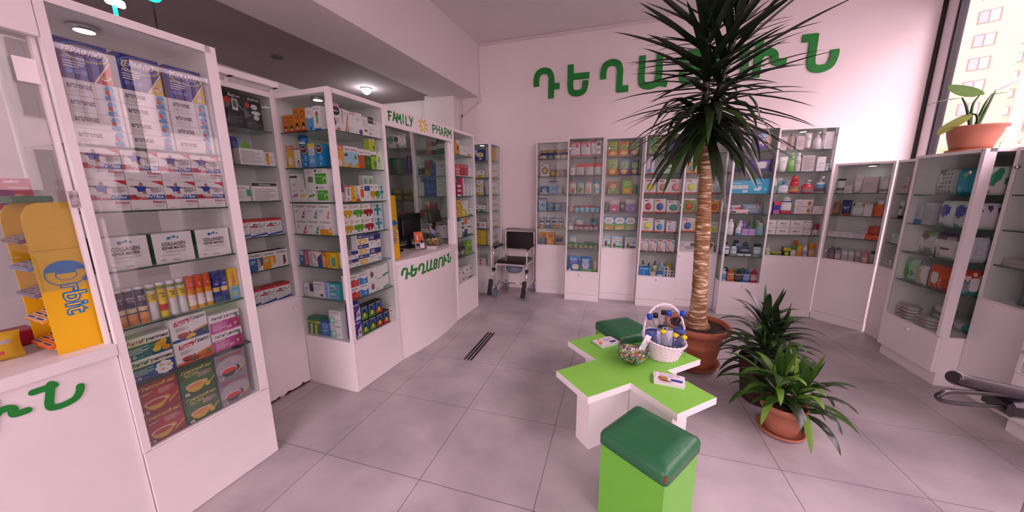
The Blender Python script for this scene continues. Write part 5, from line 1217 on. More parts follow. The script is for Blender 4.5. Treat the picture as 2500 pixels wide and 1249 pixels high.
# ------------------------------------------------------------------ the room
def floor_material():
    m = noisy('grey_stone_tiles', '#9b9697', '#c0bbbb', 2.6, 0.34, 0.0, 0.45, 8.0)
    nt = m.node_tree
    b = nt.nodes['Principled BSDF']
    base = b.inputs['Base Color'].links[0].from_socket
    tc = [n for n in nt.nodes if n.type == 'TEX_COORD'][0]
    br = nt.nodes.new('ShaderNodeTexBrick')
    br.offset = 0.0
    br.squash = 1.0
    br.inputs['Scale'].default_value = 1.0
    br.inputs['Brick Width'].default_value = 0.6
    br.inputs['Row Height'].default_value = 0.6
    br.inputs['Mortar Size'].default_value = 0.0014
    br.inputs['Mortar Smooth'].default_value = 0.1
    br.inputs['Bias'].default_value = 0.0
    br.inputs['Color1'].default_value = (1, 1, 1, 1)
    br.inputs['Color2'].default_value = (0.93, 0.93, 0.93, 1)
    br.inputs['Mortar'].default_value = lin('#5a5052')
    nt.links.new(tc.outputs['Object'], br.inputs['Vector'])
    mx = nt.nodes.new('ShaderNodeMix')
    mx.data_type = 'RGBA'
    mx.blend_type = 'MULTIPLY'
    mx.inputs['Factor'].default_value = 1.0
    nt.links.new(base, mx.inputs['A'])
    nt.links.new(br.outputs['Color'], mx.inputs['B'])
    nt.links.new(mx.outputs['Result'], b.inputs['Base Color'])
    return m


def struct(name, mb, parent=None, M=None):
    o = mb.build(name, parent, M)
    if parent is None:
        o['kind'] = 'structure'
    return o


RA = math.degrees(math.atan2(.9982, .0603))
MR = T(-.2846, 0, 0) @ RZ(RA)          # the counter run: x along it, y into the cabinets

m = MB(); m.box(-2.7, -4.15, -.12, 4.62, 3.62, 0, floor_material()); struct('floor', m)
m = MB(); m.box(-2.7, 3.5, 0, 4.62, 3.65, 3.6, WALLM); struct('wall_north', m)
m = MB(); m.box(-2.75, -4.15, 0, -2.6, 3.5, 3.0, WALLM); struct('wall_west', m)
m = MB(); m.box(-2.75, -4.25, 0, -.6, -4.1, 3.6, WALLM); m.box(2.2, -4.25, 0, 4.62, -4.1, 3.6, WALLM); m.box(-.6, -4.25, 0, 2.2, -4.1, .12, WALLM); m.box(-.6, -4.25, 3.4, 2.2, -4.1, 3.6, WALLM); struct('wall_south', m)  # unseen wall; solid ends narrow the opening to cut south light
m = MB(); m.box(-.9, -4.15, 3.46, 4.7, 3.5, 3.6, CEILM); struct('ceiling', m)
m = MB(); m.box(-4.4, .37, 2.772, 3.62, 1.0, 3.5, CEILM); struct('ceiling_beam', m, None, MR)
m = MB(); m.box(-4.4, .99, 2.80, 3.75, 2.75, 2.95, noisy('shade_toned_ceiling', '#8f8587', '#999093', 1.0, .9)); struct('ceiling_low', m, None, MR)  # shade of the unlit low ceiling put into its grey colour
m = MB(); m.box(-1.22, 3.32, 0, -.76, 3.5, 2.80, WALLM); struct('wall_pillar', m)
m = MB()
m.box(4.45, -4.1, 0, 4.62, 3.5, .14, WALLM)
m.box(4.45, -4.1, .14, 4.48, .78, 1.5, WALLM)  # unseen panel added in place of cabinets, blocks low window light
m.box(4.45, -4.1, 3.3, 4.62, 3.5, 3.6, WALLM)
struct('wall_east', m)
# shop window, east side
w = empty('window_1', Matrix()); w['kind'] = 'structure'
FRAME = mat('#c9c4c6', .4, name='pale_aluminium')
GASK = mat('#1a1719', .6, name='black_gasket')
m = MB()
m.box(4.49, 3.36, .14, 4.57, 3.465, 3.3, FRAME)
for y0 in (1.3, -.9, -3.0, -4.1):
    m.box(4.49, y0, .14, 4.57, y0 + .06, 3.3, FRAME)
m.box(4.49, -4.1, 3.24, 4.57, 3.46, 3.3, FRAME); m.box(4.49, -4.1, .14, 4.57, 3.46, .2, FRAME)
m.build('frame', w)
m = MB()
m.box(4.47, 3.466, .2, 4.57, 3.499, 3.3, GASK)
for y0 in (3.335, 1.36, 1.28, -.84, -.92):
    m.box(4.50, y0, .2, 4.56, y0 + .025, 3.24, GASK)
m.build('gasket', w)
for y0, y1 in ((1.385, 3.335), (-.815, 1.28), (-2.94, -.92), (-4.04, -3.0)):
    m = MB(); m.box(4.525, y0, .2, 4.533, y1, 3.24, PANE); m.build('pane', w)
w2_ = empty('window_2', Matrix()); w2_['kind'] = 'structure'
m = MB()
for x0 in (-.6, .77, 2.14):
    m.box(x0, -4.22, .12, x0 + .06, -4.14, 3.4, FRAME)
m.build('frame', w2_)
for x0, x1 in ((-.54, .77), (.83, 2.14)):
    m = MB(); m.box(x0, -4.185, .12, x1, -4.178, 3.4, PANE); m.build('pane', w2_)
# plastic cable trunking on the wall and beam
TRK = mat('#d9d2d0', .5, name='white_plastic')
m = MB()
m.box(-.455, 3.478, 2.79, -.425, 3.4995, 3.455, TRK); m.box(-.425, 3.478, 3.425, 1.9, 3.4995, 3.457, TRK); m.box(-.47, 3.47, 2.70, -.41, 3.4995, 2.80, TRK)
m.prism([(-.44, 2.71), (-.41, 2.71), (-.73, 2.50), (-.75, 2.52)], 3.482, 3.4995, TRK, 'y'); m.box(-.76, 3.482, 2.0, -.735, 3.4995, 2.52, TRK); m.box(-.72, 3.482, 2.0, -.70, 3.4995, 2.76, TRK)
tag(m.build('cable_trunking'), 'white plastic cable trunking down the wall corner under the beam', 'cable trunking')

GROUND = noisy('asphalt', '#6c686c', '#7c787c', 3, .9)


# ------------------------------------------------------------------ glass display cabinets
def knob(mb, x, z, y=0.0, mt=WHITE, r=.014):
    M = T(x, y, z) @ Matrix.Rotation(PI / 2, 4, 'X')
    mb.rings([(0, r * .5, r * .5), (.008, r * .45, r * .45), (.012, r, r), (.02, r, r), (.026, r * .6, r * .6)], mt, 12, M=M)


def cabinet(label, M, W, D, zb, shelves, H=2.10, left='panel', right='panel', kn=None, gk=None, post=.024, rail=.03, plinth=.09, inset=0.0, rpost=None, pane=PANE2, lamp=None, back=True, base=True, cat='display cabinet', header=None):
    rpost = rpost or post
    root = empty('display_cabinet', M)
    tag(root, label, cat)
    LABELS.add(label)
    c = MB()
    c.box(0, .02, plinth, W, D, zb, WHITE)
    c.box(0, .02 + inset, 0, W, D, plinth, WHITE)
    if left == 'panel':
        c.box(0, 0, zb, post, D, H, WHITE)
    else:
        c.box(0, 0, zb, post * 1.15, post * 1.15, H, WHITE); c.box(0, D - post, zb, post, D, H, WHITE)
        c.box(0, post, H - rail, .018, D, H, WHITE)
    if right == 'panel':
        c.box(W - rpost, 0, zb, W, D, H, WHITE)
    else:
        c.box(W - post * 1.2, 0, zb, W, post * 2.6, H, WHITE); c.box(W - post, D - post, zb, W, D, H, WHITE)
        c.box(W - .018, post, H - rail, W, D, H, WHITE)
    c.box(post, 0, H - rail, W - post, .02, H, WHITE)
    c.box(post, .02, H - .018, W - post, D, H - .001, WHITE)
    c.box(post, 0, zb - .002, W - post, .018, zb + .008, WHITE)
    if back:
        c.box(post, D - .012, zb, W - post, D, H - .018, WHITE)
    c.build('carcass', root)
    if base:
        d = MB(); d.box(.002, 0, plinth + .002, W - .002, .0195, zb - .004, WHITE)
        dd = d.build('base_door', root)
        if kn:
            k = MB(); knob(k, kn[0], kn[1]); k.build('knob', dd)
        p = MB(); p.box(.001, .004 + inset, 0, W - .001, .0195 + inset, plinth - .002, WHITE); p.build('plinth', root)
    g = MB(); g.box(post, .006, zb + .009, W - rpost, .0105, H - rail, pane)
    gd = g.build('glass_door', root)
    if gk:
        k = MB(); knob(k, gk[0], gk[1], .005, CHROME, .012); k.build('knob', gd)
    if left == 'glass':
        g = MB(); g.box(.006, post * 1.15, zb, .0105, D - post, H - rail, PANE2); g.build('side_glass', root)
    if right == 'glass':
        g = MB(); g.box(W - .0105, post * 2.6, zb, W - .006, D - post, H - rail, PANE2); g.build('side_glass', root)
    e = .012 if left == 'glass' else post
    tops = [z - .006 for z in shelves] + [H - .02 - (.03 if lamp else 0)]
    LIM[mk(M)] = (W - (rpost if right == 'panel' else post * 1.4), D - .014 if back else D - .01, tops)
    f = .012 if right == 'glass' else rpost
    for z in shelves:
        s = MB(); s.box(e, .018, z - .006, W - f, D - .014, z, SHELFGLASS, front=SHELFEDGE, side=SHELFEDGE); s.build('shelf', root)
    if lamp:
        l = MB(); l.lathe([(0, H - .02), (.045, H - .02), (.045, H - .032), (.03, H - .036), (0, H - .036)], STEEL, 18, lamp, D * .45)
        lo = l.build('puck_light', root)
        l = MB(); l.lathe([(0, H - .037), (.028, H - .037), (.028, H - .0365)], LEDM, 18, lamp, D * .45); l.build('light_lens', lo)
    if header:
        h = MB(); header(h); h.build('header', root)
    return root


S7 = [.705, .945, 1.18, 1.41, 1.645, 1.875]
S6 = S7[1:]


def sh(z):
    return z + .0006


# the run of cabinets on the left
MA = MR @ T(-.562, 0, 0)
cabinet('tall white glass cabinet of cold remedies beside the yellow gum rack', MA, .507, .40, .398, [.687, .926, 1.158, 1.387, 1.63], 2.10, left='glass', post=.021, rpost=.041, pane=PANE3, lamp=.17, base=True, plinth=.004, back=False)
wa = 'large left cabinet'
shelf(MA, sh(1.63), .027, 'top shelf, ' + wa, 'art/art/art/art/thr1 art/art/art/art/thr2 art/art/art/art/thr3', .03, .004)
shelf(MA, sh(1.387), .027, 'second shelf, ' + wa, 'joint/joint*4', .03, .002)
shelf(MA, sh(1.158), .027, 'third shelf, ' + wa, '@0 coll @14.8 coll @29.6 coll', .035, .004)
shelf(MA, sh(.926), .028, 'fourth shelf, ' + wa, 'czn*3 vcy vcr vcy*2 vco*3 vcb*2 vitc', .035, .0026)
shelf(MA, sh(.687), .027, 'fifth shelf, ' + wa, 'ag2/ag1 agp2/agp1 agk/agk', .035, .006)
shelf(MA, sh(.687), .027, 'fifth shelf, ' + wa, '!back +11 @35 purp', .035, .004)
shelf(MA, sh(.398), .027, 'bottom shelf, ' + wa, 'gf1/gf1 gf2/gf2 gf3/gf3', .03, .006)
shelf(MA, sh(.398), .027, 'bottom shelf, ' + wa, '!back +9 @32 viol', .03, .004)

MBd = MR @ T(-.05, .475, 0)
def hdr(h):
    h.box(.005, -.06, 2.125, .585, -.015, 2.16, WHITE); h.box(.005, .2, 2.125, .585, .24, 2.15, WHITE)
    for x in (.01, .3, .565):
        h.box(x, -.0, 2.10, x + .02, .24, 2.125, WHITE); h.box(x, -.06, 2.125, x + .02, 0, 2.13, WHITE)
cabinet('recessed white staff door with glass shelves between two projecting cabinets', MBd, .588, .26, .70, [.938, 1.165, 1.399, 1.629, 1.852], 2.10, post=.03, kn=(.53, .62), plinth=.01, header=hdr)
wb = 'recessed left cabinet'
bd_ = [o for o in bpy.data.objects if o.name.startswith('display_cabinet') and o.get('label', '').startswith('recessed white staff door')][0]
m = MB()
rq = random.Random(9)
x = .0
while x < .585:
    dx = rq.uniform(.012, .05)
    h1, h2 = rq.uniform(.004, .028), rq.uniform(.004, .024)
    m.prism([(x, .0005), (min(.587, x + dx), .0005), (min(.587, x + dx), h2), (x + dx * .5, max(h1, h2) * rq.uniform(.7, 1.2)), (x, h1)], -.0012, .003, '#4a2c20' if rq.random() < .7 else '#c8b8b4', 'y')
    x += dx
m.build('chipped_edge', bd_)
shelf(MBd, sh(1.852), .2, 'top shelf, ' + wb, '@0 redtube @9 bpm inh', .03)
shelf(MBd, sh(1.629), .2, 'second shelf, ' + wb, '@0 cont @10 price @15.8 wcart wyel'.replace('@10 price ', ''), .03)
shelf(MBd, sh(1.629), .2, 'second shelf, ' + wb, '!back @8 +11 pinkp @18 bluep', .03)
shelf(MBd, sh(1.399), .2, 'third shelf, ' + wb, '@0 gbox @18 bbox', .03, .004)
shelf(MBd, sh(1.165), .12, 'fourth shelf, ' + wb, 'med*4', .03, .002)
shelf(MBd, sh(.938), .12, 'fifth shelf, ' + wb, 'ten1*1 ten2 ten1 ten3 ten4', .03, .001)
shelf(MBd, sh(.70), .12, 'bottom shelf, ' + wb, 'med*4', .03, .002)

MC = MR @ T(.54, 0, 0)
cabinet('white corner cabinet with glass on two sides full of medicine cartons', MC, .50, .50, .388, [.688, .924, 1.159, 1.386, 1.62, 1.852], 2.10, left='glass', post=.026, lamp=.12, plinth=.004)
MCs = MC @ T(0, .5, 0) @ RZ(-90)
LIM[mk(MCs)] = (.385, .16, LIM[mk(MC)][2])
wc, ws = 'corner cabinet front', 'corner cabinet side'
shelf(MCs, sh(1.852), .03, 'top shelf, ' + ws, 'kid1*2 kid2*2 whbl girl', .03, .002)
shelf(MCs, sh(1.62), .03, 'second shelf, ' + ws, 'yel1 peng mul1 yelb mul2', .03, .002)
shelf(MCs, sh(1.62), .03, 'second shelf, ' + ws, '!back +8 @15 ies', .03)
inst('bjar', MCs @ T(.145, .05, sh(1.62) + .152) @ Matrix.Diagonal((.8, .8, .55, 1)), 'blue vitamin jar on top of a carton, second shelf, corner cabinet side')
shelf(MCs, sh(1.386), .03, 'third shelf, ' + ws, 'wpk/wdot wye wgr/wplain grn/grn', .03, .002)
shelf(MCs, sh(1.159), .03, 'fourth shelf, ' + ws, 'str1/str1 str2/str2 @26 str4/str3'.replace('@26 ', ''), .03, .003)
shelf(MCs, sh(.924), .03, 'fifth shelf, ' + ws, 'sl1 sl2 sl3 sl4 sl5 sl6 sl7 sl8', .03, .002)
shelf(MCs, sh(.688), .03, 'sixth shelf, ' + ws, 'wbl wbc mbl mint/mint', .03, .002)
shelf(MCs, sh(.388), .03, 'bottom shelf, ' + ws, 'ufe tpb ups/ups ferv'.replace('ferv', ''), .03, .002)
shelf(MC, sh(1.852), .045, 'top shelf, ' + wc, 'pamp amor wred whex wbar wdrk wgt'.replace('wbar ', 'wbar '), .035, .0005)
shelf(MC, sh(1.62), .045, 'second shelf, ' + wc, 'oky wsky wfly worg wgrn wlime wherb*1', .035, .001)
inst('lime', MC @ T(.386, .037, sh(1.62) + .1336) @ Matrix.Diagonal((.9, 1, .82, 1)), 'lime green carton on top of another, second shelf, corner cabinet front')
shelf(MC, sh(1.386), .045, 'third shelf, ' + wc, 'redw s2a s2b s2c s2d wblu smY smG crs2', .035, .0005)
shelf(MC, sh(1.386), .045, 'third shelf, ' + wc, '!back +8 @30 tall*2', .035, .001)
shelf(MC, sh(1.159), .045, 'fourth shelf, ' + wc, 'blY/blY blG/blG blR/blR crs/crs', .035, .003)
shelf(MC, sh(.924), .045, 'fifth shelf, ' + wc, 'acS/acS acO/acO/acO acB/acB'.replace('acB/acB', 'acB/acB'), .035, .004)
shelf(MC, sh(.924), .045, 'fifth shelf, ' + wc, '!back +9 @33 acB/acB', .035, .004)
shelf(MC, sh(.688), .045, 'sixth shelf, ' + wc, 'almR/almR*1 almB/almB dot/dot wteal/wteal', .035, .003)
shelf(MC, sh(.688), .045, 'sixth shelf, ' + wc, '!back +9 @2 misB*2 misR', .035, .003)
shelf(MC, sh(.388), .045, 'bottom shelf, ' + wc, 'ferv/ferv orG/orG orG/orG orR/orR orR wr'.replace('orR wr', 'orR wr'), .035, .002)

ME = MR @ T(2.045, 0, 0)
cabinet('narrow white glass cabinet at the far end of the counter run', ME, .508, .50, .412, [.708, .936, 1.166, 1.40, 1.62, 1.85], 2.10, left='glass', post=.026, lamp=.3, plinth=.004)
we = 'counter-end cabinet'
shelf(ME, sh(1.85), .05, 'top shelf, ' + we, '@7 ory wsl*2 wyb', .035, .012)
shelf(ME, sh(1.62), .035, 'second shelf, ' + we, '@8 pnk redc*2 wsl', .035, .004)
shelf(ME, sh(1.40), .035, 'third shelf, ' + we, '@8 crim/crim/crim magt wtl/wtl wtl/wtl', .035, .006)
shelf(ME, sh(1.166), .035, 'fourth shelf, ' + we, '@8 amb yeg/yeg yeg/wsl wte', .035, .008)
shelf(ME, sh(.936), .035, 'fifth shelf, ' + we, '@8 wcl/wcl grs navy/orw wte/wte', .035, .006)
shelf(ME, sh(.708), .035, 'sixth shelf, ' + we, 'drk*2 @28 lgr*2', .035, .006)
shelf(ME, sh(.412), .035, 'bottom shelf, ' + we, 'wblk/wcl wmix/wmix wcl/wmix wte/wmix', .035, .006)

MF = MR @ T(3.085, .03, 0)
cabinet('white corner cabinet with glass on two sides behind the commode chair', MF, .372, .37, .40, [.704, .94, 1.167, 1.40, 1.635, 1.86], 2.10, left='glass', post=.026, lamp=.1, plinth=.004)
MFs = MF @ T(0, .37, 0) @ RZ(-90)
LIM[mk(MFs)] = (.26, .16, LIM[mk(MF)][2])
wf, wfs = 'alcove cabinet front', 'alcove cabinet side'
shelf(MFs, sh(1.86), .03, 'top shelf, ' + wfs, 'eyeb', .03)
shelf(MFs, sh(1.635), .03, 'second shelf, ' + wfs, 'snd snd snd sny'.replace('snd snd snd sny', 'snd*2 sny'), .03, .004)
shelf(MFs, sh(1.40), .05, 'third shelf, ' + wfs, 'sny sny/sny', .03, .006)
shelf(MFs, sh(1.167), .03, 'fourth shelf, ' + wfs, 'sng*3', .03, .004)
shelf(MFs, sh(.94), .03, 'fifth shelf, ' + wfs, 'pkw flp pkw', .03, .004)
shelf(MFs, sh(.704), .03, 'sixth shelf, ' + wfs, 'yflw/yflw/yflw*2', .03, .003)
shelf(MFs, sh(.40), .03, 'bottom shelf, ' + wfs, 'pkst/pkst*2', .03, .003)
shelf(MF, sh(1.86), .05, 'top shelf, ' + wf, 'tbag @14 ybag', .04)
for z, nm, a, b in ((1.635, 'second', 'mny', 'mny'), (1.40, 'third', 'mno', 'mng'), (1.167, 'fourth', 'mng', 'mng'), (.94, 'fifth', 'mng', 'mny'), (.704, 'sixth', 'mng', 'mno'), (.40, 'bottom', 'mng', 'mng')):
    shelf(MF, sh(z), .05, nm + ' shelf, ' + wf, '%s/%s*2 %s/%s*3' % (a, a, b, b), .04, .006)

# the back wall
bw = ['first', 'second', 'third', 'fourth', 'fifth', 'sixth', 'seventh']
MW = [T(.437, 3.346, 0), T(.892, 3.125, 0), T(1.34, 3.285, 0), T(1.80, 3.135, 0), T(2.262, 3.248, 0), T(2.708, 3.073, 0), T(3.122, 3.24, 0)]
WW = [.452, .445, .457, .458, .443, .41, .578]
DD = [.15, .37, .21, .36, .245, .42, .255]
ZB = [.70, .395, .70, .39, .70, .397, .70]
LBL = ['of tins and milk powder beside the commode chair', 'with blue pouches at its foot', 'of cereal cartons and magenta boxes', 'with nipple cards and lotion bottles', 'half hidden behind the palm trunk', 'with shampoo bottles on its lowest shelf', 'of white cosmetics beside the low window cabinets']
KN = [(.42, .67), (.2, .36), (.41, .65), (.24, .36), (.03, .66), (.24, .36), (.54, .66)]
GK = [(.03, 1.94), (.03, 1.97), (.05, 1.97), (.43, 1.28), (.41, .82), None, None]
for i in range(7):
    cabinet('white glass-fronted wall cabinet ' + LBL[i], MW[i], WW[i], DD[i], ZB[i], S7 if ZB[i] < .5 else S6, 2.105, left='glass' if i == 5 else 'panel', kn=KN[i], gk=GK[i], post=.016, rail=.02, lamp=None if i < 6 else .3)


def bws(i, k, spec, x0=.022, y=.03, gap=.003):
    zs = ([ZB[i]] + (S7 if ZB[i] < .5 else S6))[::-1]
    n = len(zs)
    word = 'top' if k == 0 else 'bottom' if k == n - 1 else ORD[k]
    shelf(MW[i], sh(zs[k]), x0, '%s shelf, %s back-wall cabinet' % (word, bw[i]), spec, y, gap)


bws(0, 0, '@2 gtin gtinb gtin*2', gap=.006)
bws(0, 1, '@3 rndb @17 gjar gjar grjar', gap=.008)
bws(0, 2, '@3 blub nut2 smlt', gap=.006)
bws(0, 3, '@1 nut1 btin*3', gap=.002)
bws(0, 4, '@2 slt @11 slt @20 slt2 @29 slt2'.replace('slt @11 slt', 'slt2 @11 slt'), y=.03)
bws(0, 4, '!back +7 @1 aret*3', y=.035)
bws(0, 5, '@2 stin @13 hrt @26 wgoj', y=.03)
bws(0, 5, '!back +8 @1 hrt', y=.03)
bws(1, 0, 'wpou wpou wpoc', gap=.004)
bws(1, 1, 'wtin1 rpou*2 rpou', gap=.003)
bws(1, 2, 'fp1 fp2 fp3 fp4', gap=.008)
bws(1, 3, 'jros jblu jred*3 jblu', gap=.002)
bws(1, 3, '!back +9 @6 jred jblu jros jblu', gap=.02)
bws(1, 4, 'jsil jmar*5', gap=.004)
bws(1, 4, '!back +9 @7 tpou @27 dpou')
bws(1, 5, 'jgrn*6', gap=.006)
bws(1, 5, '!back +9 @1 fp2 @20 jgrn jgrn')
bws(1, 6, '@1 bib @17 bib2 @34 sidp')
bws(2, 0, '@1 op1 @14 op2 @27 op3')
bws(2, 1, '@1 op4 @15 op5 @29 op6')
bws(2, 2, '@3 brn @21 limb @34 grnp')
bws(2, 3, '@0 grnp @6 mag @19 darkp @26 lil')
bws(2, 4, 'ks1 ks2 ks3', gap=.004)
bws(2, 5, 'mk3 @12 mk1 @28 mk2'.replace('mk3 @12', 'mk3 @11'))
bws(3, 0, '@2 hold @22 navb')
bws(3, 1, '@2 tbr @20 grw')
bws(3, 2, '@0 ty1 @15 ty2 @30 ty3'.replace('@30 ty3', '@29 ty2'))
bws(3, 3, '@0 ty3 @13 ty4 @27 ty5')
bws(3, 4, '@0 ty6 @15 ty7 @28 ty8')
bws(3, 5, '@0 nip*4', gap=.01)
bws(3, 6, '@0 blb @14 beig @21 bjr @29 roll/roll/roll roll/roll', gap=.003)
bws(3, 6, '!back +9 @2 plo plo2 plo @24 plb ply', gap=.006)
bws(4, 1, '@1 ty11 @14 ty9')
bws(4, 2, '@1 ty6 @15 ty11 @28 ty8')
bws(4, 3, '@1 ty10 @15 ty11 @28 ty9')
bws(4, 4, '@1 ty9 @14 ty10 @27 lim5'.replace('ty9 @14 ty10', 'ty4 @14 ty9'))
bws(4, 5, '@0 box5 @20 box5')
bws(5, 0, '@1 lilp @18 pdia'.replace('lilp @18', 'lilp @17'))
bws(5, 1, '@0 pwip2 @13 pwip')
bws(5, 2, 'diab @17.5 diac'.replace('@17.5 ', ''), .018, gap=.001)
bws(5, 3, '@0 wlow @20 wblq'.replace('@20 wblq', ''), .025)
bws(5, 3, '!back +9 @0 wfl @17 wblp', .025)
bws(5, 4, '@0 jjw @9 jjb @15 soap/soap soap/soap @29 jja', .025)
bws(5, 4, '!back +7 @7 jjm jjp @18 jjv jjg @32 jjl'.replace('@32 jjl', 'jjl'), .025)
bws(5, 5, '@0 bbt @7 bbd @15 bbj*2 @32 bbw'.replace('@15 bbj*2', '@14.5 bbj*2'), .025)
bws(5, 5, '!back +9 @0 bbd*1 @9 bbo bbn', .025)
bws(5, 6, '@0 shw @7 sh1 @16 sh3 @24.5 sh4 @33 sh5'.replace('@33 ', ''), .02, gap=.002)
bws(5, 6, '!back +8 @3 sh7 @12 sh2 sh6 sh8', .02, gap=.006)
bws(6, 0, '@4 wtx @13 tan @20 wtx @28 tbw @36 bwp @45 tall2')
bws(6, 1, '@0 twr @8 tww @17 grb wsb gtx @44 wgc wbj')
bws(6, 2, '@0 babyb @11 grsh @22 pmb @33 redp @45 spr'.replace('@11 grsh @22 pmb', '@10 pmb @21 redt'))
bws(6, 2, '!back +8 @8 grsh', y=.03)
bws(6, 3, '@0 blul @8 redb @15 powd @29 toof/toof @47 wht0'.replace('redb ', 'redb '))
bws(6, 4, '@0 mama/mama mama/mama mama/mama mamj/mamj redw', gap=.004)
bws(6, 5, '@0 blkp wpm @13.5 gtn @27 blky gcap yelt wht2 orj'.replace('@27 ', ''), gap=.002)
bws(6, 5, '!back +8 @34 ory2', y=.03)

# the angled corner and the low cabinets under the window
M8 = T(3.703, 3.232, 0) @ RZ(-45.6)
cabinet('low white glass cabinet set across the room corner', M8, .442, .26, .70, [.947, 1.18, 1.41], 1.715, kn=(.05, .66), gk=(.05, .80), post=.018, rail=.02, lamp=.25)
w8 = 'angled corner cabinet'
shelf(M8, sh(1.41), .022, 'top shelf, ' + w8, '@0 wcr smw wtp @22 rosc @34 wbt', .03, .004)
shelf(M8, sh(1.41), .022, 'top shelf, ' + w8, '!back +8 @20 lidw @33 blud', .03, .004)
shelf(M8, sh(1.18), .022, 'second shelf, ' + w8, 'ambr navt clr wta @34 orb', .03, .003)
shelf(M8, sh(1.18), .022, 'second shelf, ' + w8, '!back +8 @14 ordk ora ora2', .03, .003)
shelf(M8, sh(.947), .022, 'third shelf, ' + w8, 'smb*3 noa orlo', .03, .001)
shelf(M8, sh(.947), .022, 'third shelf, ' + w8, '!back +8 @3 blkj @22 smw orrd/orrd', .03, .003)
shelf(M8, sh(.70), .05, 'bottom shelf, ' + w8, 'dk dp dm*2 ds dr*1 dd*1', .03, .002)
M9 = T(4.018, 2.905, 0) @ RZ(-90)
cabinet('slim low white cabinet beside the angled corner unit', M9, .505, .35, .70, [.945, 1.18, 1.41], 1.715, kn=(.05, .64), post=.018, rail=.02)
w9 = 'slim corner cabinet'
shelf(M9, sh(1.41), .03, 'top shelf, ' + w9, '@3 rosb @15 wta', .03)
shelf(M9, sh(1.18), .03, 'second shelf, ' + w9, '@1 blbt @9 dkb', .03)
shelf(M9, sh(.945), .03, 'third shelf, ' + w9, '@2 wmin @15 smw', .03)
shelf(M9, sh(.70), .03, 'bottom shelf, ' + w9, '@1 smw2 @11 rosb', .03)
M10 = T(3.818, 2.395, 0) @ RZ(-90)
cabinet('low white display cabinet of wipes packs under the window plant', M10, .545, .58, .385, [.70, .937, 1.172, 1.405], 1.712, right='glass', kn=(.30, .34), gk=(.49, 1.56), post=.022, rail=.022, plinth=.1, inset=.03)
w10 = 'low window cabinet'
LIM[mk(M10)] = (.462,) + LIM[mk(M10)][1:]
shelf(M10, sh(1.405), .027, 'top shelf, ' + w10, '@0 wpB @22 wpT @38 wpW'.replace('@22 wpT @38 wpW', '@20.5 wpT @38 wpW'), .12)
shelf(M10, sh(1.172), .02, 'second shelf, ' + w10, '@1 tubB @10 tubG @23 wpU @37 wpU', .05)
shelf(M10, sh(.937), .027, 'third shelf, ' + w10, '@0 wpG @17 wpV @37 wpP', .105)
shelf(M10, sh(.937), .027, 'front row of third shelf, ' + w10, '@28 wpL', .03)
shelf(M10, sh(.70), .027, 'fourth shelf, ' + w10, '@0 wpN @15 wpS @26 wpO', .04)
shelf(M10, sh(.385), .02, 'bottom shelf, ' + w10, '@1 flag/flat/flat/flat @20 flat/flat/flat @38 flat/flat'.replace('@38 flat/flat', ''), .03)
shelf(M10, sh(.385), .02, 'bottom shelf, ' + w10, '!back +16 @10 flar/flar @28 flar', .05)
M10s = M10 @ T(.545, 0, 0) @ RZ(90)
LIM[mk(M10s)] = (.30, .12, LIM[mk(M10)][2])
w10s = 'window cabinet side'
shelf(M10s, sh(1.405), .068, 'top shelf, ' + w10s, '@0 pure', .02)
shelf(M10s, sh(1.172), .068, 'second shelf, ' + w10s, '@0 navyo', .02)
shelf(M10s, sh(.937), .068, 'third shelf, ' + w10s, '@0 text', .02)
shelf(M10s, sh(.70), .068, 'fourth shelf, ' + w10s, '@0 berr', .02)
M11 = T(3.962, 1.845, 0) @ RZ(-90)
cabinet('recessed low white cabinet with metal lock under the window', M11, .495, .44, .70, [.945, 1.18, 1.41], 1.712, gk=(.04, 1.585), post=.02, rail=.022)
w11 = 'recessed window cabinet'
shelf(M11, sh(1.41), .03, 'top shelf, ' + w11, '@13 dkd', .06)
shelf(M11, sh(1.18), .03, 'second shelf, ' + w11, '@14 orwp @30 orwp', .06)
shelf(M11, sh(.945), .03, 'third shelf, ' + w11, '@2 wlow2 @30 wors/wors', .04)
shelf(M11, sh(.945), .03, 'third shelf, ' + w11, '!back +12 @4 grst*3', .04)
shelf(M11, sh(.70), .03, 'bottom shelf, ' + w11, '@10 tealp', .06)
M12 = T(3.812, 1.345, 0) @ RZ(-90)
cabinet('projecting low white cabinet at the frame edge', M12, .545, .58, .385, [.70, .937, 1.172, 1.405], 1.712, left='panel', gk=(.03, .52), post=.022, rail=.022, plinth=.1, inset=.03)


# ------------------------------------------------------------------ lettering shapes
def place(pts, x0, x1, z0, z1, sw, sl=0.0):
    h = sw / 2
    return [(x0 + h + u * (x1 - x0 - sw) + sl * (v - .5) * (z1 - z0), z0 + h + v * (z1 - z0 - sw)) for u, v in pts]


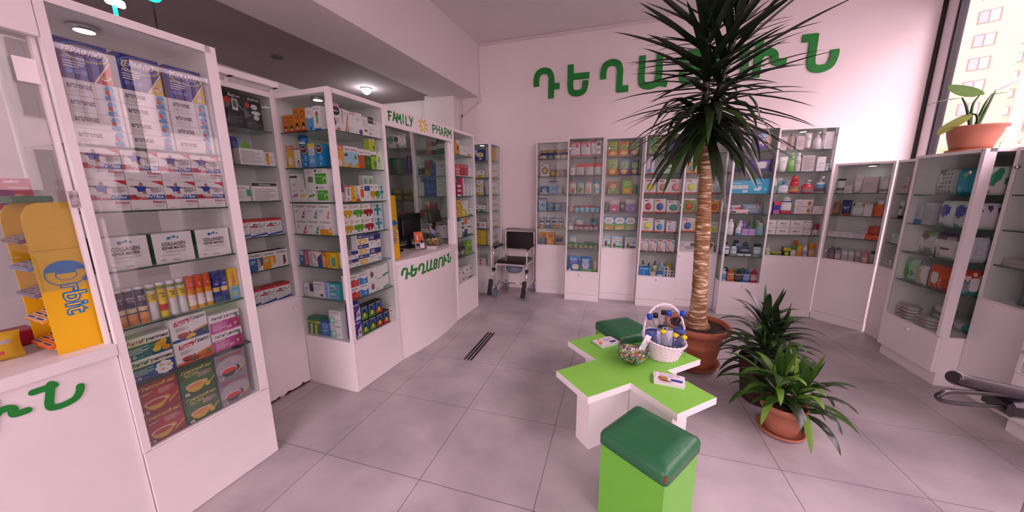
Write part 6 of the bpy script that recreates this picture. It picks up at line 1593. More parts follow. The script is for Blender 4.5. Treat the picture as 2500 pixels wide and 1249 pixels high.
ARM = {
    'da': [([(0, .42), (0, .7), (.1, .92), (.36, 1), (.62, .92), (.72, .7), (.72, .45)], 1), ([(.72, .5), (.72, -.09)], 0), ([(.72, .36), (1.12, .36)], 0)],
    'ye': [([(0, 1.1), (0, .5)], 0), ([(0, .55), (0, .3), (.1, .07), (.42, 0), (.76, .07), (.88, .28), (.88, .46)], 1), ([(0, .64), (1.1, .64)], 0)],
    'ghad': [([(0, .42), (0, .7), (.1, .92), (.36, 1), (.62, .92), (.72, .7), (.72, .45)], 1), ([(.72, .5), (.72, -.09)], 0), ([(.62, 0), (1.12, 0)], 0)],
    'ayb': [([(0, 1.1), (0, .5)], 0), ([(0, .55), (0, .3), (.08, .07), (.36, 0), (.62, .07), (.72, .3), (.72, .55)], 1), ([(.72, .5), (.72, 1.1)], 0), ([(.5, .03), (.8, .08), (1.1, .02)], 1)],
    'tyun': [([(.95, .6), (.95, .76), (.82, .95), (.5, 1), (.18, .95), (.05, .78), (.12, .6), (.5, .5), (.88, .4), (.95, .22), (.82, .05), (.5, 0), (.18, .05), (.05, .22), (.05, .4)], 1)],
    'vo': [([(0, -.09), (0, .5)], 0), ([(0, .45), (0, .7), (.12, .93), (.5, 1), (.88, .93), (1, .7), (1, .45)], 1), ([(1, .5), (1, -.09)], 0)],
    'hiun': [([(0, 1.1), (0, -.09)], 0), ([(.02, .5), (.16, .68), (.4, .72), (.6, .62), (.64, .44), (.74, .36), (1.1, .34)], 1)],
    'nu': [([(-.1, 1), (.36, 1)], 0), ([(.28, 1.1), (.28, .5)], 0), ([(.28, .55), (.28, .3), (.36, .07), (.62, 0), (.9, .09), (1, .34), (1, .56)], 1)],
}
WORD = ['da', 'ye', 'ghad', 'ayb', 'tyun', 'vo', 'hiun', 'nu']
LX = [(.360, .714), (.814, 1.107), (1.229, 1.582), (1.686, 2.036), (2.137, 2.432), (2.518, 2.865), (2.912, 3.237), (3.335, 3.689)]
for i, (k, (x0, x1)) in enumerate(zip(WORD, LX)):
    m = MB()
    z0 = 2.662 + (x0 - .36) * .012
    for j, (pts, s) in enumerate(ARM[k]):
        stroke(m, place(pts, x0, x1, z0, z0 + .395, .075), .075, 3.480 + .0005 * j, 3.4995, GREENP, bool(s))
    tag(m.build('sign_letter'), 'large green foam letter, %s of eight on the back wall' % ORD[i], 'letter', 'letters of the wall sign')

LAT = {
    'F': [([(.1, 0), (.14, 1)], 0), ([(.0, .95), (.9, 1)], 0), ([(.1, .52), (.7, .56)], 0)],
    'A': [([(0, 0), (.45, 1)], 0), ([(.45, 1), (1, 0)], 0), ([(.15, .32), (.85, .34)], 0)],
    'M': [([(0, 0), (.12, 1)], 0), ([(.12, 1), (.5, .4)], 0), ([(.5, .4), (.88, 1)], 0), ([(.88, 1), (1, 0)], 0)],
    'I': [([(.5, 0), (.5, 1)], 0)],
    'L': [([(.1, 1), (.1, .05)], 0), ([(.1, .03), (.9, .06)], 0)],
    'Y': [([(0, 1), (.45, .5)], 0), ([(1, 1), (.3, -.1)], 0)],
    'P': [([(.12, 0), (.12, 1)], 0), ([(.1, .96), (.5, 1), (.9, .84), (.8, .58), (.14, .45)], 1)],
    'H': [([(.05, 0), (.05, 1)], 0), ([(.95, 0), (.95, 1)], 0), ([(.05, .5), (.95, .54)], 0)],
    'R': [([(.12, 0), (.12, 1)], 0), ([(.1, .96), (.5, 1), (.9, .84), (.8, .6), (.14, .47)], 1), ([(.4, .5), (.95, 0)], 0)],
}


# ------------------------------------------------------------------ the two service counters
GREENL = mat('#1a8a30', .5, name='green_vinyl')


def counter(label, x0, x1, bul, letters, sgn, base_y=0.0):
    """front with a gentle bulge, worktop, overhead panel and glass"""
    root = empty('service_counter', MR @ T(x0, 0, 0))
    W = x1 - x0
    def bulge_y(x):
        t = min(1, max(0, x / W))
        return -bul * 4 * t * (1 - t)
    n = 18
    arc = [(W * i / n, bulge_y(W * i / n) + .012) for i in range(n + 1)]
    c = MB(); c.prism(arc + [(W, .05), (0, .05)], 0, .842, WHITE); c.box(0, .05, 0, .02, .52, .842, WHITE); c.box(W - .02, .05, 0, W, .52, .842, WHITE)
    f = c.build('front_panel', root)
    t_ = MB(); t_.prism([(x, y - .014) for x, y in arc] + [(W, .56), (0, .56)], .8425, .884, WHITE); t_.build('worktop', root)
    l = MB()
    n_ = len(letters)
    for k, (a, b) in letters:
        for j, (pts, s) in enumerate(ARM[k]):
            stroke(l, place(pts, a, b, .715, .815, .02, .18), .02, -.0035 - .0003 * j, .0, GREENL, True, True)
    l.v = [(x, y + bulge_y(x) + .0115, z) for x, y, z in l.v]
    l.build('lettering', f)
    p = MB(); p.box(0, .0, 1.956, W, .02, 2.099, WHITE); p.box(0, .02, 2.08, W, .42, 2.099, WHITE)
    sp = p.build('sign_panel', root)
    if sgn:
        s = MB()
        def word(w, xa, xb, za, zb):
            step = (xb - xa) / len(w)
            for i, ch in enumerate(w):
                g = .62 if ch != 'I' else .5
                for pts, sm in LAT[ch]:
                    q = [(xa + (i + .5 + (u - .5) * (.78 if ch != 'M' else .92)) * step, za + v * (zb - za) + (.006 if i % 2 else 0)) for u, v in pts]
                    stroke(s, q, .0125, -.002, .0, GREENL, bool(sm), True)
        word('FAMILY', .035, .35, 1.998, 2.064)
        s.build('lettering', sp)
        s = MB()
        word('PHARM', .635, .985, 1.996, 2.066)
        s.build('lettering', sp)
        s = MB()
        YL = mat('#e6d23c', .5)
        cx, cz = .495, 2.034
        stroke(s, [(cx + .028 * math.cos(a * PI / 10), cz + .03 * math.sin(a * PI / 10)) for a in range(21)], .008, -.002, 0, YL, False)
        stroke(s, [(cx - .006, cz + .012), (cx - .006, cz - .006)], .004, -.002, 0, YL, False, True)
        stroke(s, [(cx + .01, cz + .012), (cx + .01, cz - .002)], .004, -.002, 0, YL, False, True)
        for a in range(8):
            q = a * PI / 4 + .3
            r1, r2 = .044, (.066 if a % 2 else .058)
            stroke(s, [(cx + r1 * math.cos(q), cz + r1 * math.sin(q) * .9), (cx + r2 * math.cos(q), cz + r2 * math.sin(q) * .9)], .016, -.002, 0, YL, False, True)
        s.build('sun_logo', sp)
    tag(root, label, 'counter')
    LABELS.add(label)
    return root


r_ = counter('curved white service counter with green lettering beneath a lettered sign', 1.042, 2.044, .055, [(k, (a - 1.042, b - 1.042)) for k, (a, b) in zip(WORD, [(1.10, 1.192), (1.205, 1.285), (1.30, 1.40), (1.41, 1.51), (1.52, 1.59), (1.61, 1.70), (1.715, 1.785), (1.79, 1.89)])], True)
g = MB(); g.box(.02, .045, 1.16, .96, .05, 1.956, PANE2); g.box(.50, .06, 1.16, .98, .065, 1.956, PANE2); gs = g.build('glass_screen', r_)
g = MB(); g.box(.965, .03, .8845, 1.0, .075, 1.956, WHITE); g.build('screen_post', r_)
g = MB(); g.box(0, .03, .8845, .02, .075, 1.956, WHITE); g.build('screen_post', r_)
r_ = counter('white service counter with large green lettering below the gum rack', -2.30, -.564, .02, [(k, (2.30 + a, 2.30 + b)) for k, (a, b) in zip(WORD, [(-1.66, -1.55), (-1.54, -1.44), (-1.42, -1.31), (-1.29, -1.18), (-1.16, -1.06), (-1.02, -.90), (-.862, -.782), (-.778, -.662)])], False)
g = MB(); g.box(.0, .045, 1.12, 1.72, .05, 1.956, PANE3); g.build('glass_screen', r_)
g = MB(); g.box(1.724, .03, .8845, 1.735, .055, 1.956, WHITE); g.build('screen_post', r_)


def put(mb, name, M, label, cat, group=None):
    o = mb.build(name, None, M)
    tag(o, label, cat, group)
    LABELS.add(label)
    return o


m = MB(); m.box(0, 0, 0, .055, .003, .075, '#f4f2f2', front='#f6f4f4'); put(m, 'paper_note', MR @ T(-.622, .03, 1.81), 'blank white paper note stuck high on the counter glass', 'note')
m = MB(); m.box(0, 0, 0, .026, .003, .06, '#e0dcdc'); m.box(.002, -.001, .002, .024, 0, .058, noisy('marbled_print', '#181416', '#d8d0d0', 40, .3)); put(m, 'photo_sticker', MR @ T(-.588, .004, 1.405), 'small black and white marbled card stuck on the cabinet post', 'card')

# gum racks -------------------------------------------------------
YEL = noisy('yellow_cardboard', '#e8b60c', '#f0c012', 8, .42)
YELD = mat('#c8930c', .5)
BLU = mat('#1577c0', .5, name='blue_print')


def gum_rack(x0, where, packs=True):
    root = empty('gum_rack', MR @ T(x0, 0, .8845))
    tag(root, 'yellow cardboard gum display rack with blue lettering, ' + where, 'display rack')
    LABELS.add(root['label'])
    side = [(0, 0), (.124, 0), (.108, .54), (.04, .54), (.018, .53), (.003, .50), (0, .47)]
    for yy in (.066, .236):
        m = MB(); m.prism(side, yy, yy + .007, YEL, 'y')
        sp = m.build('side_panel', root)
        if yy < .1:
            m = MB()
            m.box(.0, .0655, .375, .112, .0662, .377, '#a87408')
            # big round initial, ring and wedge
            cx, cz, R = .062, .285, .048
            m.prism([(cx + R * math.cos(a * PI / 14), cz + .012 + R * .8 * math.sin(a * PI / 14)) for a in range(15)], .0645, .066, BLU, 'y')
            def ringp(r, th):
                stroke(m, [(cx + r * math.cos(a * PI / 12), cz + r * .82 * math.sin(a * PI / 12)) for a in range(25)], th, .0640, .066, BLU, False)
            ringp(R, .0028); 
            m.prism([(cx + .024 * math.cos(a * PI / 12), cz + .02 * math.sin(a * PI / 12)) for a in range(24)], .0632, .066, YEL, 'y')
            m.prism([(cx + .024 * math.cos(a * PI / 12), cz + .004 + .017 * math.sin(a * PI / 12)) for a in range(13)], .0626, .066, BLU, 'y')
            stroke(m, [(cx + .024 * math.cos(a * PI / 12), cz + .02 * math.sin(a * PI / 12)) for a in range(25)], .0022, .0622, .066, BLU, False)
            for a in range(8):
                stroke(m, [(.104, .262), (.104 + .009 * math.cos(a * PI / 4), .262 + .009 * math.sin(a * PI / 4))], .003, .0628, .066, BLU, False)
            # the remaining letters run down the panel, outlined
            for (off, y0, mt_, g) in ((.05, .0638, BLU, .0), (-.012, .0630, YEL, .0055)):
                vs, fs = glyphs('rbit', off)
                m.raw([(.040 + g * .7 + z * (.060 - 1.4 * g), y0, .252 - g - x * (.118 - 2 * g)) for x, z in vs], fs, mt_)
            m.build('print', sp)
    m = MB(); m.prism([(.112, 0), (.12, 0), (.106, .52), (.098, .52)], .073, .236, YEL, 'y'); m.build('back_panel', root)
    for i in range(5):
        z = .02 + i * .095
        m = MB(); m.prism([(-.002 + .004 * i * 0, z), (.108, z + .034), (.108, z + .04), (-.002, z + .006)], .073, .236, YEL, 'y'); m.build('tier', root)
    cols = [('orange', '#d8602c', '#e8a04c'), ('gold', '#d8982c', '#e8d8c8'), ('violet-grey', '#7c6c8c', '#b8a8b4'), ('silver-blue', '#6c84b4', '#c8ccd8'), ('plum', '#6c3444', '#d0c4c8')]
    if packs:
        for i in range(5):
            for j in range(2):
                m = MB()
                m.bbox(-.03, -.036, 0, .03, .036, .013, mat(cols[i][1], .25), .003)
                for q in range(3):
                    m.box(-.026 + q * .019, -.034, .013, -.012 + q * .019, .034, .0135, cols[i][2])
                    m.box(-.022 + q * .019, -.026, .0135, -.016 + q * .019, .026, .0139, '#2c3c7c')
                z = .8845 + .02 + i * .095 + .0105
                put(m, 'gum_pack', MR @ T(x0 + .015 + j * .002, .112 + j * .077, z) @ RY(-17.2) @ T(0, 0, .001), '%s gum pack on the %s tier of the rack, %s, %s' % (cols[i][0], ['lowest', 'second', 'middle', 'fourth', 'top'][i], ['front column', 'rear column'][j], where), 'gum', 'gum packs on the yellow rack')
    return root


gum_rack(-.681, 'at the first counter')
gum_rack(1.068, 'beside the corner cabinet', False)
m = MB(); m.bbox(-.045, -.075, 0, .045, .075, .022, mat('#1c6c3c', .25), .004)
for q in range(4):
    m.box(-.04 + q * .021, -.07, .022, -.026 + q * .021, .07, .0225, ['#c8d0cc', '#24508c', '#e0e4e0', '#2c8c4c'][q])
put(m, 'gum_box', MR @ T(-.648, .153, 1.4245) @ RZ(4), 'green and silver flat box lying across the top of the gum rack', 'box')
CARD('pinkc', 'bright pink hanging card', 8.5, 11, '#c8244c', [('r', .3, .86, .7, .92, '#f0d8e0'), ('p', [(.35, .86), (.5, .95), (.65, .86)], '#f0d8e0'), ('t', 'Princess', .4, .66, .92, .76, '#f0d0d8'), ('e', .3, .5, .2, .16, '#8c2c7c'), ('e', .6, .3, .2, .2, '#d8b07c'), ('e', .2, .25, .14, .1, '#3c70a8')])
inst('pinkc', MR @ T(-.625, .262, 1.40), 'bright pink hanging card standing behind the yellow gum rack')
m = MB(); m.bbox(-.05, -.05, 0, .05, .05, .06, mat('#a81c3c', .3), .006); put(m, 'card_box', MR @ T(-.70, .36, .8845), 'dark red box on the counter behind the yellow gum rack', 'box')
for i, (c1, lab, dx, dy, rz) in enumerate([('#2c2030', 'dark striped pouch heaped on the first counter', -.86, .22, 20), ('#c8a428', 'yellow patterned pouch heaped on the first counter', -.80, .17, -14), ('#3c3c54', 'blue-black pouch leaning at the rack on the first counter', -.79, .31, 40)]):
    SOFT('heap%d' % i, lab, 15, 10, 5, c1, [('r', .1, .6, .9, .7, '#a8a0a8'), ('e', .5, .35, .2, .12, '#b8504c'), ('l', .1, .1, .5, .3, 3, '#d8d0c8')], nx=8, nz=8)
    inst('heap%d' % i, MR @ T(dx, dy, .886) @ RZ(rz), lab)

# things on the second counter ------------------------------------
ZC = .8846
m = MB()
BLK = BLACKP
pt = empty('customer_display', MR @ T(1.93, .20, ZC)); tag(pt, 'black customer display on a pole beside the candy bowl', 'display screen')
m = MB(); m.bbox(-.05, -.05, 0, .07, .07, .012, BLK); m.build('base', pt)
m = MB(); m.rings([(.012, .02, .02), (.26, .016, .016)], BLK, 14); m.build('pole', pt)
m = MB(); m.bbox(-.11, -.02, 0, .11, .014, .135, BLK, .006)
hd = m.build('screen_housing', pt, T(0, -.02, .245) @ RX(-12))
m = MB(); m.box(-.1, -.0208, .012, .1, -.0201, .124, mat('#0a0a0c', .08, 0, .6)); m.build('screen', hd)
mo = empty('monitor', MR @ T(1.72, .37, ZC) @ RZ(182)); tag(mo, 'black monitor seen from behind on the service counter', 'monitor')
m = MB(); m.bbox(-.11, -.08, 0, .11, .08, .014, BLK); m.box(-.02, -.02, .014, .02, .01, .12, BLK); m.build('stand', mo)
m = MB(); m.bbox(-.21, -.03, .08, .21, .012, .345, BLK, .008); m.bbox(-.14, .012, .12, .14, .035, .3, BLK, .008); m.build('housing', mo)
m = MB(); m.box(-.16, -.06, 0, .16, .06, .018, BLK); m.box(-.15, -.05, .018, .15, .05, .022, '#26242a'); put(m, 'keyboard', MR @ T(1.33, .30, ZC) @ RZ(12), 'black keyboard lying on the service counter behind the gum rack', 'keyboard')
lf = empty('leaflet_stand', MR @ T(1.60, .15, ZC + .009) @ RZ(-22)); tag(lf, 'orange payment leaflet in a clear stand on the service counter', 'leaflet stand')
m = MB(); m.box(-.055, 0, .002, .055, .003, .175, PETGLASS); m.box(-.055, 0, .0, .055, .05, .003, PETGLASS); m.build('holder', lf, RX(-10))
m = MB(); m.box(-.05, -.0015, .006, .05, -.0005, .172, '#d8602c')
art_ops(m, [('r', 0, 0, 1, .36, '#e4e0e2'), ('r', .06, .04, .5, .32, '#26242a'), ('r', .58, .3, .95, .48, '#2c2a30'), ('r', .1, .08, .4, .14, '#c4bcc0'), ('r', .25, .5, .4, .78, '#ece4dc'), ('e', .72, .8, .16, .1, '#e89468'), ('t', 'idram', .12, .84, .5, .9, '#f4e4dc')], .1, .166, lambda x, z, e: (x - .05, -.0015 - e, z + .006)); m.build('leaflet', lf, RX(-10))
m = MB(); m.box(-.035, -.05, 0, .035, .05, .028, '#d0c8ca'); m.box(-.03, -.045, .028, .03, .02, .029, '#a8a0a4'); put(m, 'card_reader', MR @ T(1.71, .085, ZC) @ RZ(20), 'pale grey card reader in front of the orange leaflet', 'card reader')


def fishbowl(root, R, zc, mt, cut=.62):
    m = MB()
    prof = []
    for k in range(15):
        a = -PI / 2 + .35 + (PI / 2 + cut - .35) * k / 14
        prof.append((R * math.cos(a), zc + R * math.sin(a)))
    prof = [(0.001, prof[0][1])] + prof
    inner = [(max(.001, r - .0025), z + (.0025 if i == 0 else 0)) for i, (r, z) in enumerate(prof)][::-1]
    m.lathe(prof + inner, mt, 32)
    m.build('bowl_glass', root)


CANDY = {}


def candy_mesh(c, i):
    k = (c, i)
    if k not in CANDY:
        m = MB()
        r = .0085
        m.rings([(-.009, .002, .002), (-.007, r * .8, r * .7), (0, r, r * .9), (.007, r * .8, r * .7), (.009, .002, .002)], mat(c, .2), 8, M=Matrix.Rotation(PI / 2, 4, 'Y'))
        for s in (-1, 1):
            m.poly([(s * .009, 0, -.002), (s * .009, 0, .002), (s * .018, .003, .008), (s * .0185, -.001, 0), (s * .018, .002, -.008)], mat(['#e8e4e0', c, '#e0d8c8'][i % 3], .2))
        CANDY[k] = m.mesh('candy')
    return CANDY[k]


def candies(cx, cy, cz, R, fill, n, cols, where, grp, r=random.Random(3)):
    """sweets settled in layers inside a round bowl"""
    pts = []
    tries = 0
    while len(pts) < n and tries < 60000:
        tries += 1
        x, y = r.uniform(-R, R), r.uniform(-R, R)
        z = r.uniform(-R, fill)
        if x * x + y * y + z * z > (R - .013) ** 2:
            continue
        if all((x - a) ** 2 + (y - b) ** 2 + (z - c) ** 2 > .0155 ** 2 for a, b, c in pts):
            pts.append((x, y, z))
    for i, (x, y, z) in enumerate(sorted(pts, key=lambda p: p[2])):
        cn, ch = cols[r.randrange(len(cols))]
        o = bpy.data.objects.new('wrapped_sweet', candy_mesh(ch, i % 3))
        COL.objects.link(o)
        o.matrix_world = T(cx + x, cy + y, cz + z) @ RZ(r.uniform(0, 360)) @ RX(r.uniform(-40, 40)) @ RY(r.uniform(-40, 40))
        tag(o, '%s wrapped sweet in the %s' % (cn, where), 'sweet', '%s sweets in the %s' % (cn, grp))


cb = empty('candy_bowl', MR @ T(1.785, .11, ZC)); tag(cb, 'round glass candy bowl with a blue paper on the service counter', 'bowl')
fishbowl(cb, .088, .086, BOWLGLASS, .75)
m = MB(); m.box(-.055, 0, 0, .055, .002, .08, '#2c4a94'); m.box(-.05, -.0006, .03, .05, 0, .045, '#c8d0e0'); m.box(-.055, -.0006, .06, .055, 0, .08, '#d4d8e0'); put(m, 'paper_packet', MR @ T(1.765, .10, ZC + .12) @ RY(28) @ RX(-25), 'blue and white packet stuck in the counter candy bowl', 'packet')
P_ = MR @ Vector((1.785, .11, ZC + .086))
candies(P_.x, P_.y, P_.z, .086, .0, 70, [('orange', '#d8782c'), ('amber', '#e0a83c'), ('yellow', '#e0cc4c'), ('brown', '#a8582c')], 'counter candy bowl', 'counter bowl')
# white lamp under the sign
dl = empty('hanging_lamp', MR @ T(1.36, .14, 1.957)); tag(dl, 'white ball lamp with swivel head hanging inside the service window', 'lamp')
m = MB(); m.tube([(0, 0, 0), (0, 0, -.02), (.01, 0, -.03)], .006, TRK); m.build('stem', dl)
m = MB(); m.rings([(-.045, .004, .004), (-.04, .02, .02), (-.02, .04, .04), (0, .046, .046), (.02, .04, .04), (.04, .02, .02), (.045, .004, .004)], TRK, 18); m.build('globe', dl, T(.03, 0, -.06))
m = MB(); m.rings([(0, .03, .03), (.05, .036, .036), (.055, .02, .02)], TRK, 16); m.rings([(.0555, .0, .0), (.056, .022, .022)], '#5a4640', 16, caps=(False, False)); m.build('head', dl, T(.0, -.02, -.055) @ RY(-100))

# stock shelves seen behind the service window
M20 = T(-1.60, 2.76, 0)
cabinet('tall white stock shelves behind the service counter, rear bay', M20, .50, .40, .5, [.80, 1.07, 1.33, 1.69, 2.03], 2.35, post=.03, base=True, cat='shelves')
SOFT('tealm', 'white pack with teal mask', 15, 19, 4, '#d4ced0', [('e', .35, .65, .28, .16, '#2c8c84'), ('e', .65, .65, .28, .16, '#2c8c84'), ('p', [(.1, .6), (.9, .6), (.5, .3)], '#2c8c84'), ('r', .1, .08, .25, .35, '#c84c50')], nx=12, nz=12)
SOFT('tealb', 'teal nappy bag', 14, 22, 7, '#1c6c60', [('r', .1, .1, .3, .9, '#8cb4ac'), ('e', .6, .3, .3, .2, '#5c4438')], nx=8, nz=10)
SOFT('vioB', 'violet nappy bag', 14, 24, 7, '#4c2c84', [('r', .4, 0, .5, 1, '#a890c0')], nx=8, nz=10)
SOFT('yelf', 'folded yellow and teal bundle', 16, 8, 10, '#a8904c', [('r', 0, 0, .4, 1, '#2c7480')], nx=8, nz=6)
SOFT('pinkf', 'folded plum bundle', 18, 10, 10, '#6c4450', [('r', .6, .6, 1, 1, '#b82c3c')], nx=8, nz=6)
SOFT('tbig', 'large dark teal bag', 30, 30, 14, '#0f5c6c', [('r', .45, 0, .5, 1, '#7ca8b0')], nx=8, nz=8)
wr_ = 'rear stock bay'
shelf(M20, sh(2.03), .05, 'top shelf, ' + wr_, 'tealm*2', .05, .01)
shelf(M20, sh(1.69), .05, 'second shelf, ' + wr_, 'tealb vioB*2'.replace('vioB*2', 'tealb vioB'), .05, .005)
shelf(M20, sh(1.33), .05, 'third shelf, ' + wr_, 'yelf/yelf*2', .05, .01)
shelf(M20, sh(1.07), .05, 'fourth shelf, ' + wr_, 'pinkf*2', .05, .01)
shelf(M20, sh(.80), .05, 'fifth shelf, ' + wr_, 'tbig', .05)
BOXNAME[0] = 'medicine_box'
def stc(key, look, w, h, c, c2):
    BX(key, look, w, h, 6, c, [('r', 0, .55, 1, 1, c2), ('l', .1, .62, .7, .85, 2, '#8c8488')])
stc('st1', 'white and grey medicine carton', 9, 9, '#5c6c68', '#d8d0d0')
stc('st2', 'orange and white medicine carton', 9, 8, '#c85c2c', '#d8c8c0')
stc('st3', 'navy and white medicine carton', 9, 8, '#2c2c44', '#c0c4cc')
stc('st4', 'green and white medicine carton', 13, 10, '#1c7c34', '#d0d4cc')
stc('st5', 'royal blue medicine carton', 9, 7, '#1c4f94', '#2464ac')
stc('st6', 'white carton with teal edge', 14, 7, '#d4d0d0', '#d8d4d4')
stc('st7', 'gold and brown medicine carton', 10, 9, '#a8842c', '#7c5c28')
stc('st8', 'maroon and white medicine carton', 9, 8, '#7c2434', '#a43c48')
stc('st9', 'white upright medicine carton', 8, 15, '#d8d2d4', '#dcd6d8')
BT('stj', 'white pill bottle with dark label', 6, 12, 6, '#d0ccd0', '#e4e0e2', [(.1, .7, '#3c4048')], 'jar', 'pill_bottle', 'bottle', caph=.16)
MEs = ME @ T(0, .50, 0) @ RZ(-90)
LIM[mk(MEs)] = (.385, .2, LIM[mk(ME)][2])
wm_ = 'service-window cabinet side'
shelf(MEs, sh(1.85), .03, 'top shelf, ' + wm_, 'st1 st1 st2/st2 st3/st3 st4/st1', .03, .003)
shelf(MEs, sh(1.62), .03, 'second shelf, ' + wm_, 'stj*2 st7/st8 st5/st5 st9*2', .03, .003)
shelf(MEs, sh(1.40), .03, 'third shelf, ' + wm_, 'st9 st5/st5/st5*2 st6/st6/st6', .03, .003)
shelf(MEs, sh(1.166), .03, 'fourth shelf, ' + wm_, 'st8 st7/st2 st8/st8 st6 st9', .03, .003)
shelf(MEs, sh(.936), .03, 'fifth shelf, ' + wm_, 'st4 st2/st2 st6/st6 st9', .03, .003)


# ------------------------------------------------------------------ green cross table and its stools
GTOP = noisy('lime_laminate', '#80ca4a', '#88d052', 4, .32)
LEATH = noisy('dark_green_leatherette', '#23633c', '#2c7046', 5, .38, .15, .5, bscale=90)
MT = T(1.631, .739, 0) @ RZ(43.05)


def plus(a, b):
    """cross outline: half arm width a, reach b"""
    return [(-a, -b), (a, -b), (a, -a), (b, -a), (b, a), (a, a), (a, b), (-a, b), (-a, a), (-b, a), (-b, -a), (-a, -a)]


tb = empty('cross_table', MT); tag(tb, 'cross-shaped low table with lime green top and white edges', 'table')
U = .1473
m = MB(); m.prism(plus(U, U * 3), .372, .4085, WHITE); tt = m.build('tabletop', tb)
m = MB(); m.prism(plus(U - .003, U * 3 - .003), .4086, .4100, GTOP); m.build('green_surface', tt)
for k in range(4):
    m = MB(); m.box(-.058, .062, 0, .058, .352, .3718, WHITE); m.build('leg', tb, RZ(90 * k))
m = MB(); m.box(-.058, -.0605, 0, .058, .0605, .3716, WHITE); m.build('core', tb)


def stool(x, y, rz, sx, sy, label):
    r = empty('upholstered_stool', T(x, y, 0) @ RZ(rz)); tag(r, label, 'stool')
    m = MB(); m.box(-sx / 2 + .006, -sy / 2 + .006, 0, sx / 2 - .006, sy / 2 - .006, .372, mat('#6cbc3c', .35, name='lime_board')); m.build('body', r)
    m = MB()
    a, b = sx / 2 + .004, sy / 2 + .004
    rs = [(.366, a - .006, b - .006), (.37, a, b), (.41, a, b), (.424, a - .006, b - .006), (.432, a - .02, b - .02), (.437, a - .06, b - .06)]
    vs, n = [], 0
    for z, hx, hy in rs:
        q = []
        rr = .022
        for cx, cy, a0 in ((1, 1, 0), (-1, 1, 90), (-1, -1, 180), (1, -1, 270)):
            for t in range(5):
                t = math.radians(a0 + t * 22.5)
                q.append((cx * (hx - rr) + rr * math.cos(t), cy * (hy - rr) + rr * math.sin(t), z))
        n = len(q)
        vs += q
    fs = []
    for j in range(len(rs) - 1):
        for i in range(n):
            fs.append((j * n + i, j * n + (i + 1) % n, (j + 1) * n + (i + 1) % n, (j + 1) * n + i))
    m.raw(vs, fs, LEATH, True)
    m.poly([vs[(len(rs) - 1) * n + i] for i in range(n)], LEATH, True)
    m.poly([vs[n - 1 - i] for i in range(n)], LEATH)
    c = m.build('cushion', r)
    return r, c


s1, c1 = stool(1.684, .115, -34.5, .298, .295, 'lime green stool with dark cushion in front of the cross table')
m = MB(); m.box(-.004, -.002, 0, .004, .002, .03, '#7c3a24'); m.build('tear', c1, T(.145, -.146, .385) @ RZ(45))
stool(1.607, 1.308, 36, .31, .325, 'lime green stool with dark cushion behind the cross table')
ZT = .4102
# flyers
def flyers(x, y, rz, n, label, artw, w=.15, h=.105):
    r = empty('flyer_pile', T(x, y, ZT) @ RZ(rz)); tag(r, label, 'leaflets')
    rr = random.Random(int(x * 100))
    z = 0.0
    for k in range(n):
        t = .012 if k == 0 else .0025
        m = MB(); m.box(-w / 2, -h / 2, 0, w / 2, h / 2, t - .0004, '#e8e2e6')
        if k == n - 1:
            art_ops(m, artw, w, h, lambda a, b, e: (a - w / 2, b - h / 2, t - .0004 + e))
        m.build('flyer', r, T(rr.uniform(-.006, .006) * (k > 0), rr.uniform(-.006, .006) * (k > 0), z) @ RZ(rr.uniform(-5, 5) * (k > 0)))
        z += t
FA = [('t', 'Thermotape 1000', .12, .8, .85, .92, '#3c4468'), ('l', .15, .62, .8, .74, 2, '#8c88a4'), ('e', .2, .4, .1, .2, '#a06c3c'), ('e', .34, .4, .1, .2, '#b07c44'), ('e', .36, .2, .2, .08, '#7c5c34'), ('r', .54, .28, .92, .5, '#2c3c8c'), ('l', .1, .04, .9, .1, 1, '#b0a8b4')]
FB = [('p', [(.0, .3), (.2, .95), (.3, .98), (.26, .5), (.1, .2)], '#d88c4c'), ('e', .2, .7, .12, .16, '#e8c0a0'), ('l', .4, .6, .9, .85, 3, '#7c7c98'), ('r', .58, .2, .9, .42, '#2c3c7c'), ('l', .4, .45, .9, .5, 1, '#a8a0b4')]
flyers(1.825, .608, -6, 4, 'small stack of shoe-insole flyers fanned on the green table', FA)
flyers(1.482, 1.006, 41, 3, 'neat stack of flyers with orange figure near the rear stool', FB, .155, .10)
# bowl of sweets
b2 = empty('sweet_bowl', T(1.645, .765, ZT)); tag(b2, 'round glass fishbowl of wrapped sweets on the green table', 'bowl')
fishbowl(b2, .096, .093, BOWLGLASS, .72)
candies(1.645, .765, ZT + .093, .094, -.006, 150, [('yellow', '#e0d04c'), ('pink', '#e05c9c'), ('orange', '#e0803c'), ('red', '#d02c34'), ('green', '#3c8c5c'), ('white', '#dcd8dc'), ('lemon', '#e8e49c'), ('silver', '#a8acb4')], 'glass fishbowl', 'fishbowl')
m = MB(); m.box(-.016, 0, 0, .016, .002, .10, '#ece8ea'); put(m, 'paper_strip', T(1.69, .775, ZT + .088) @ RY(24) @ RX(-12), 'folded white paper strip sticking out of the sweets bowl', 'paper')

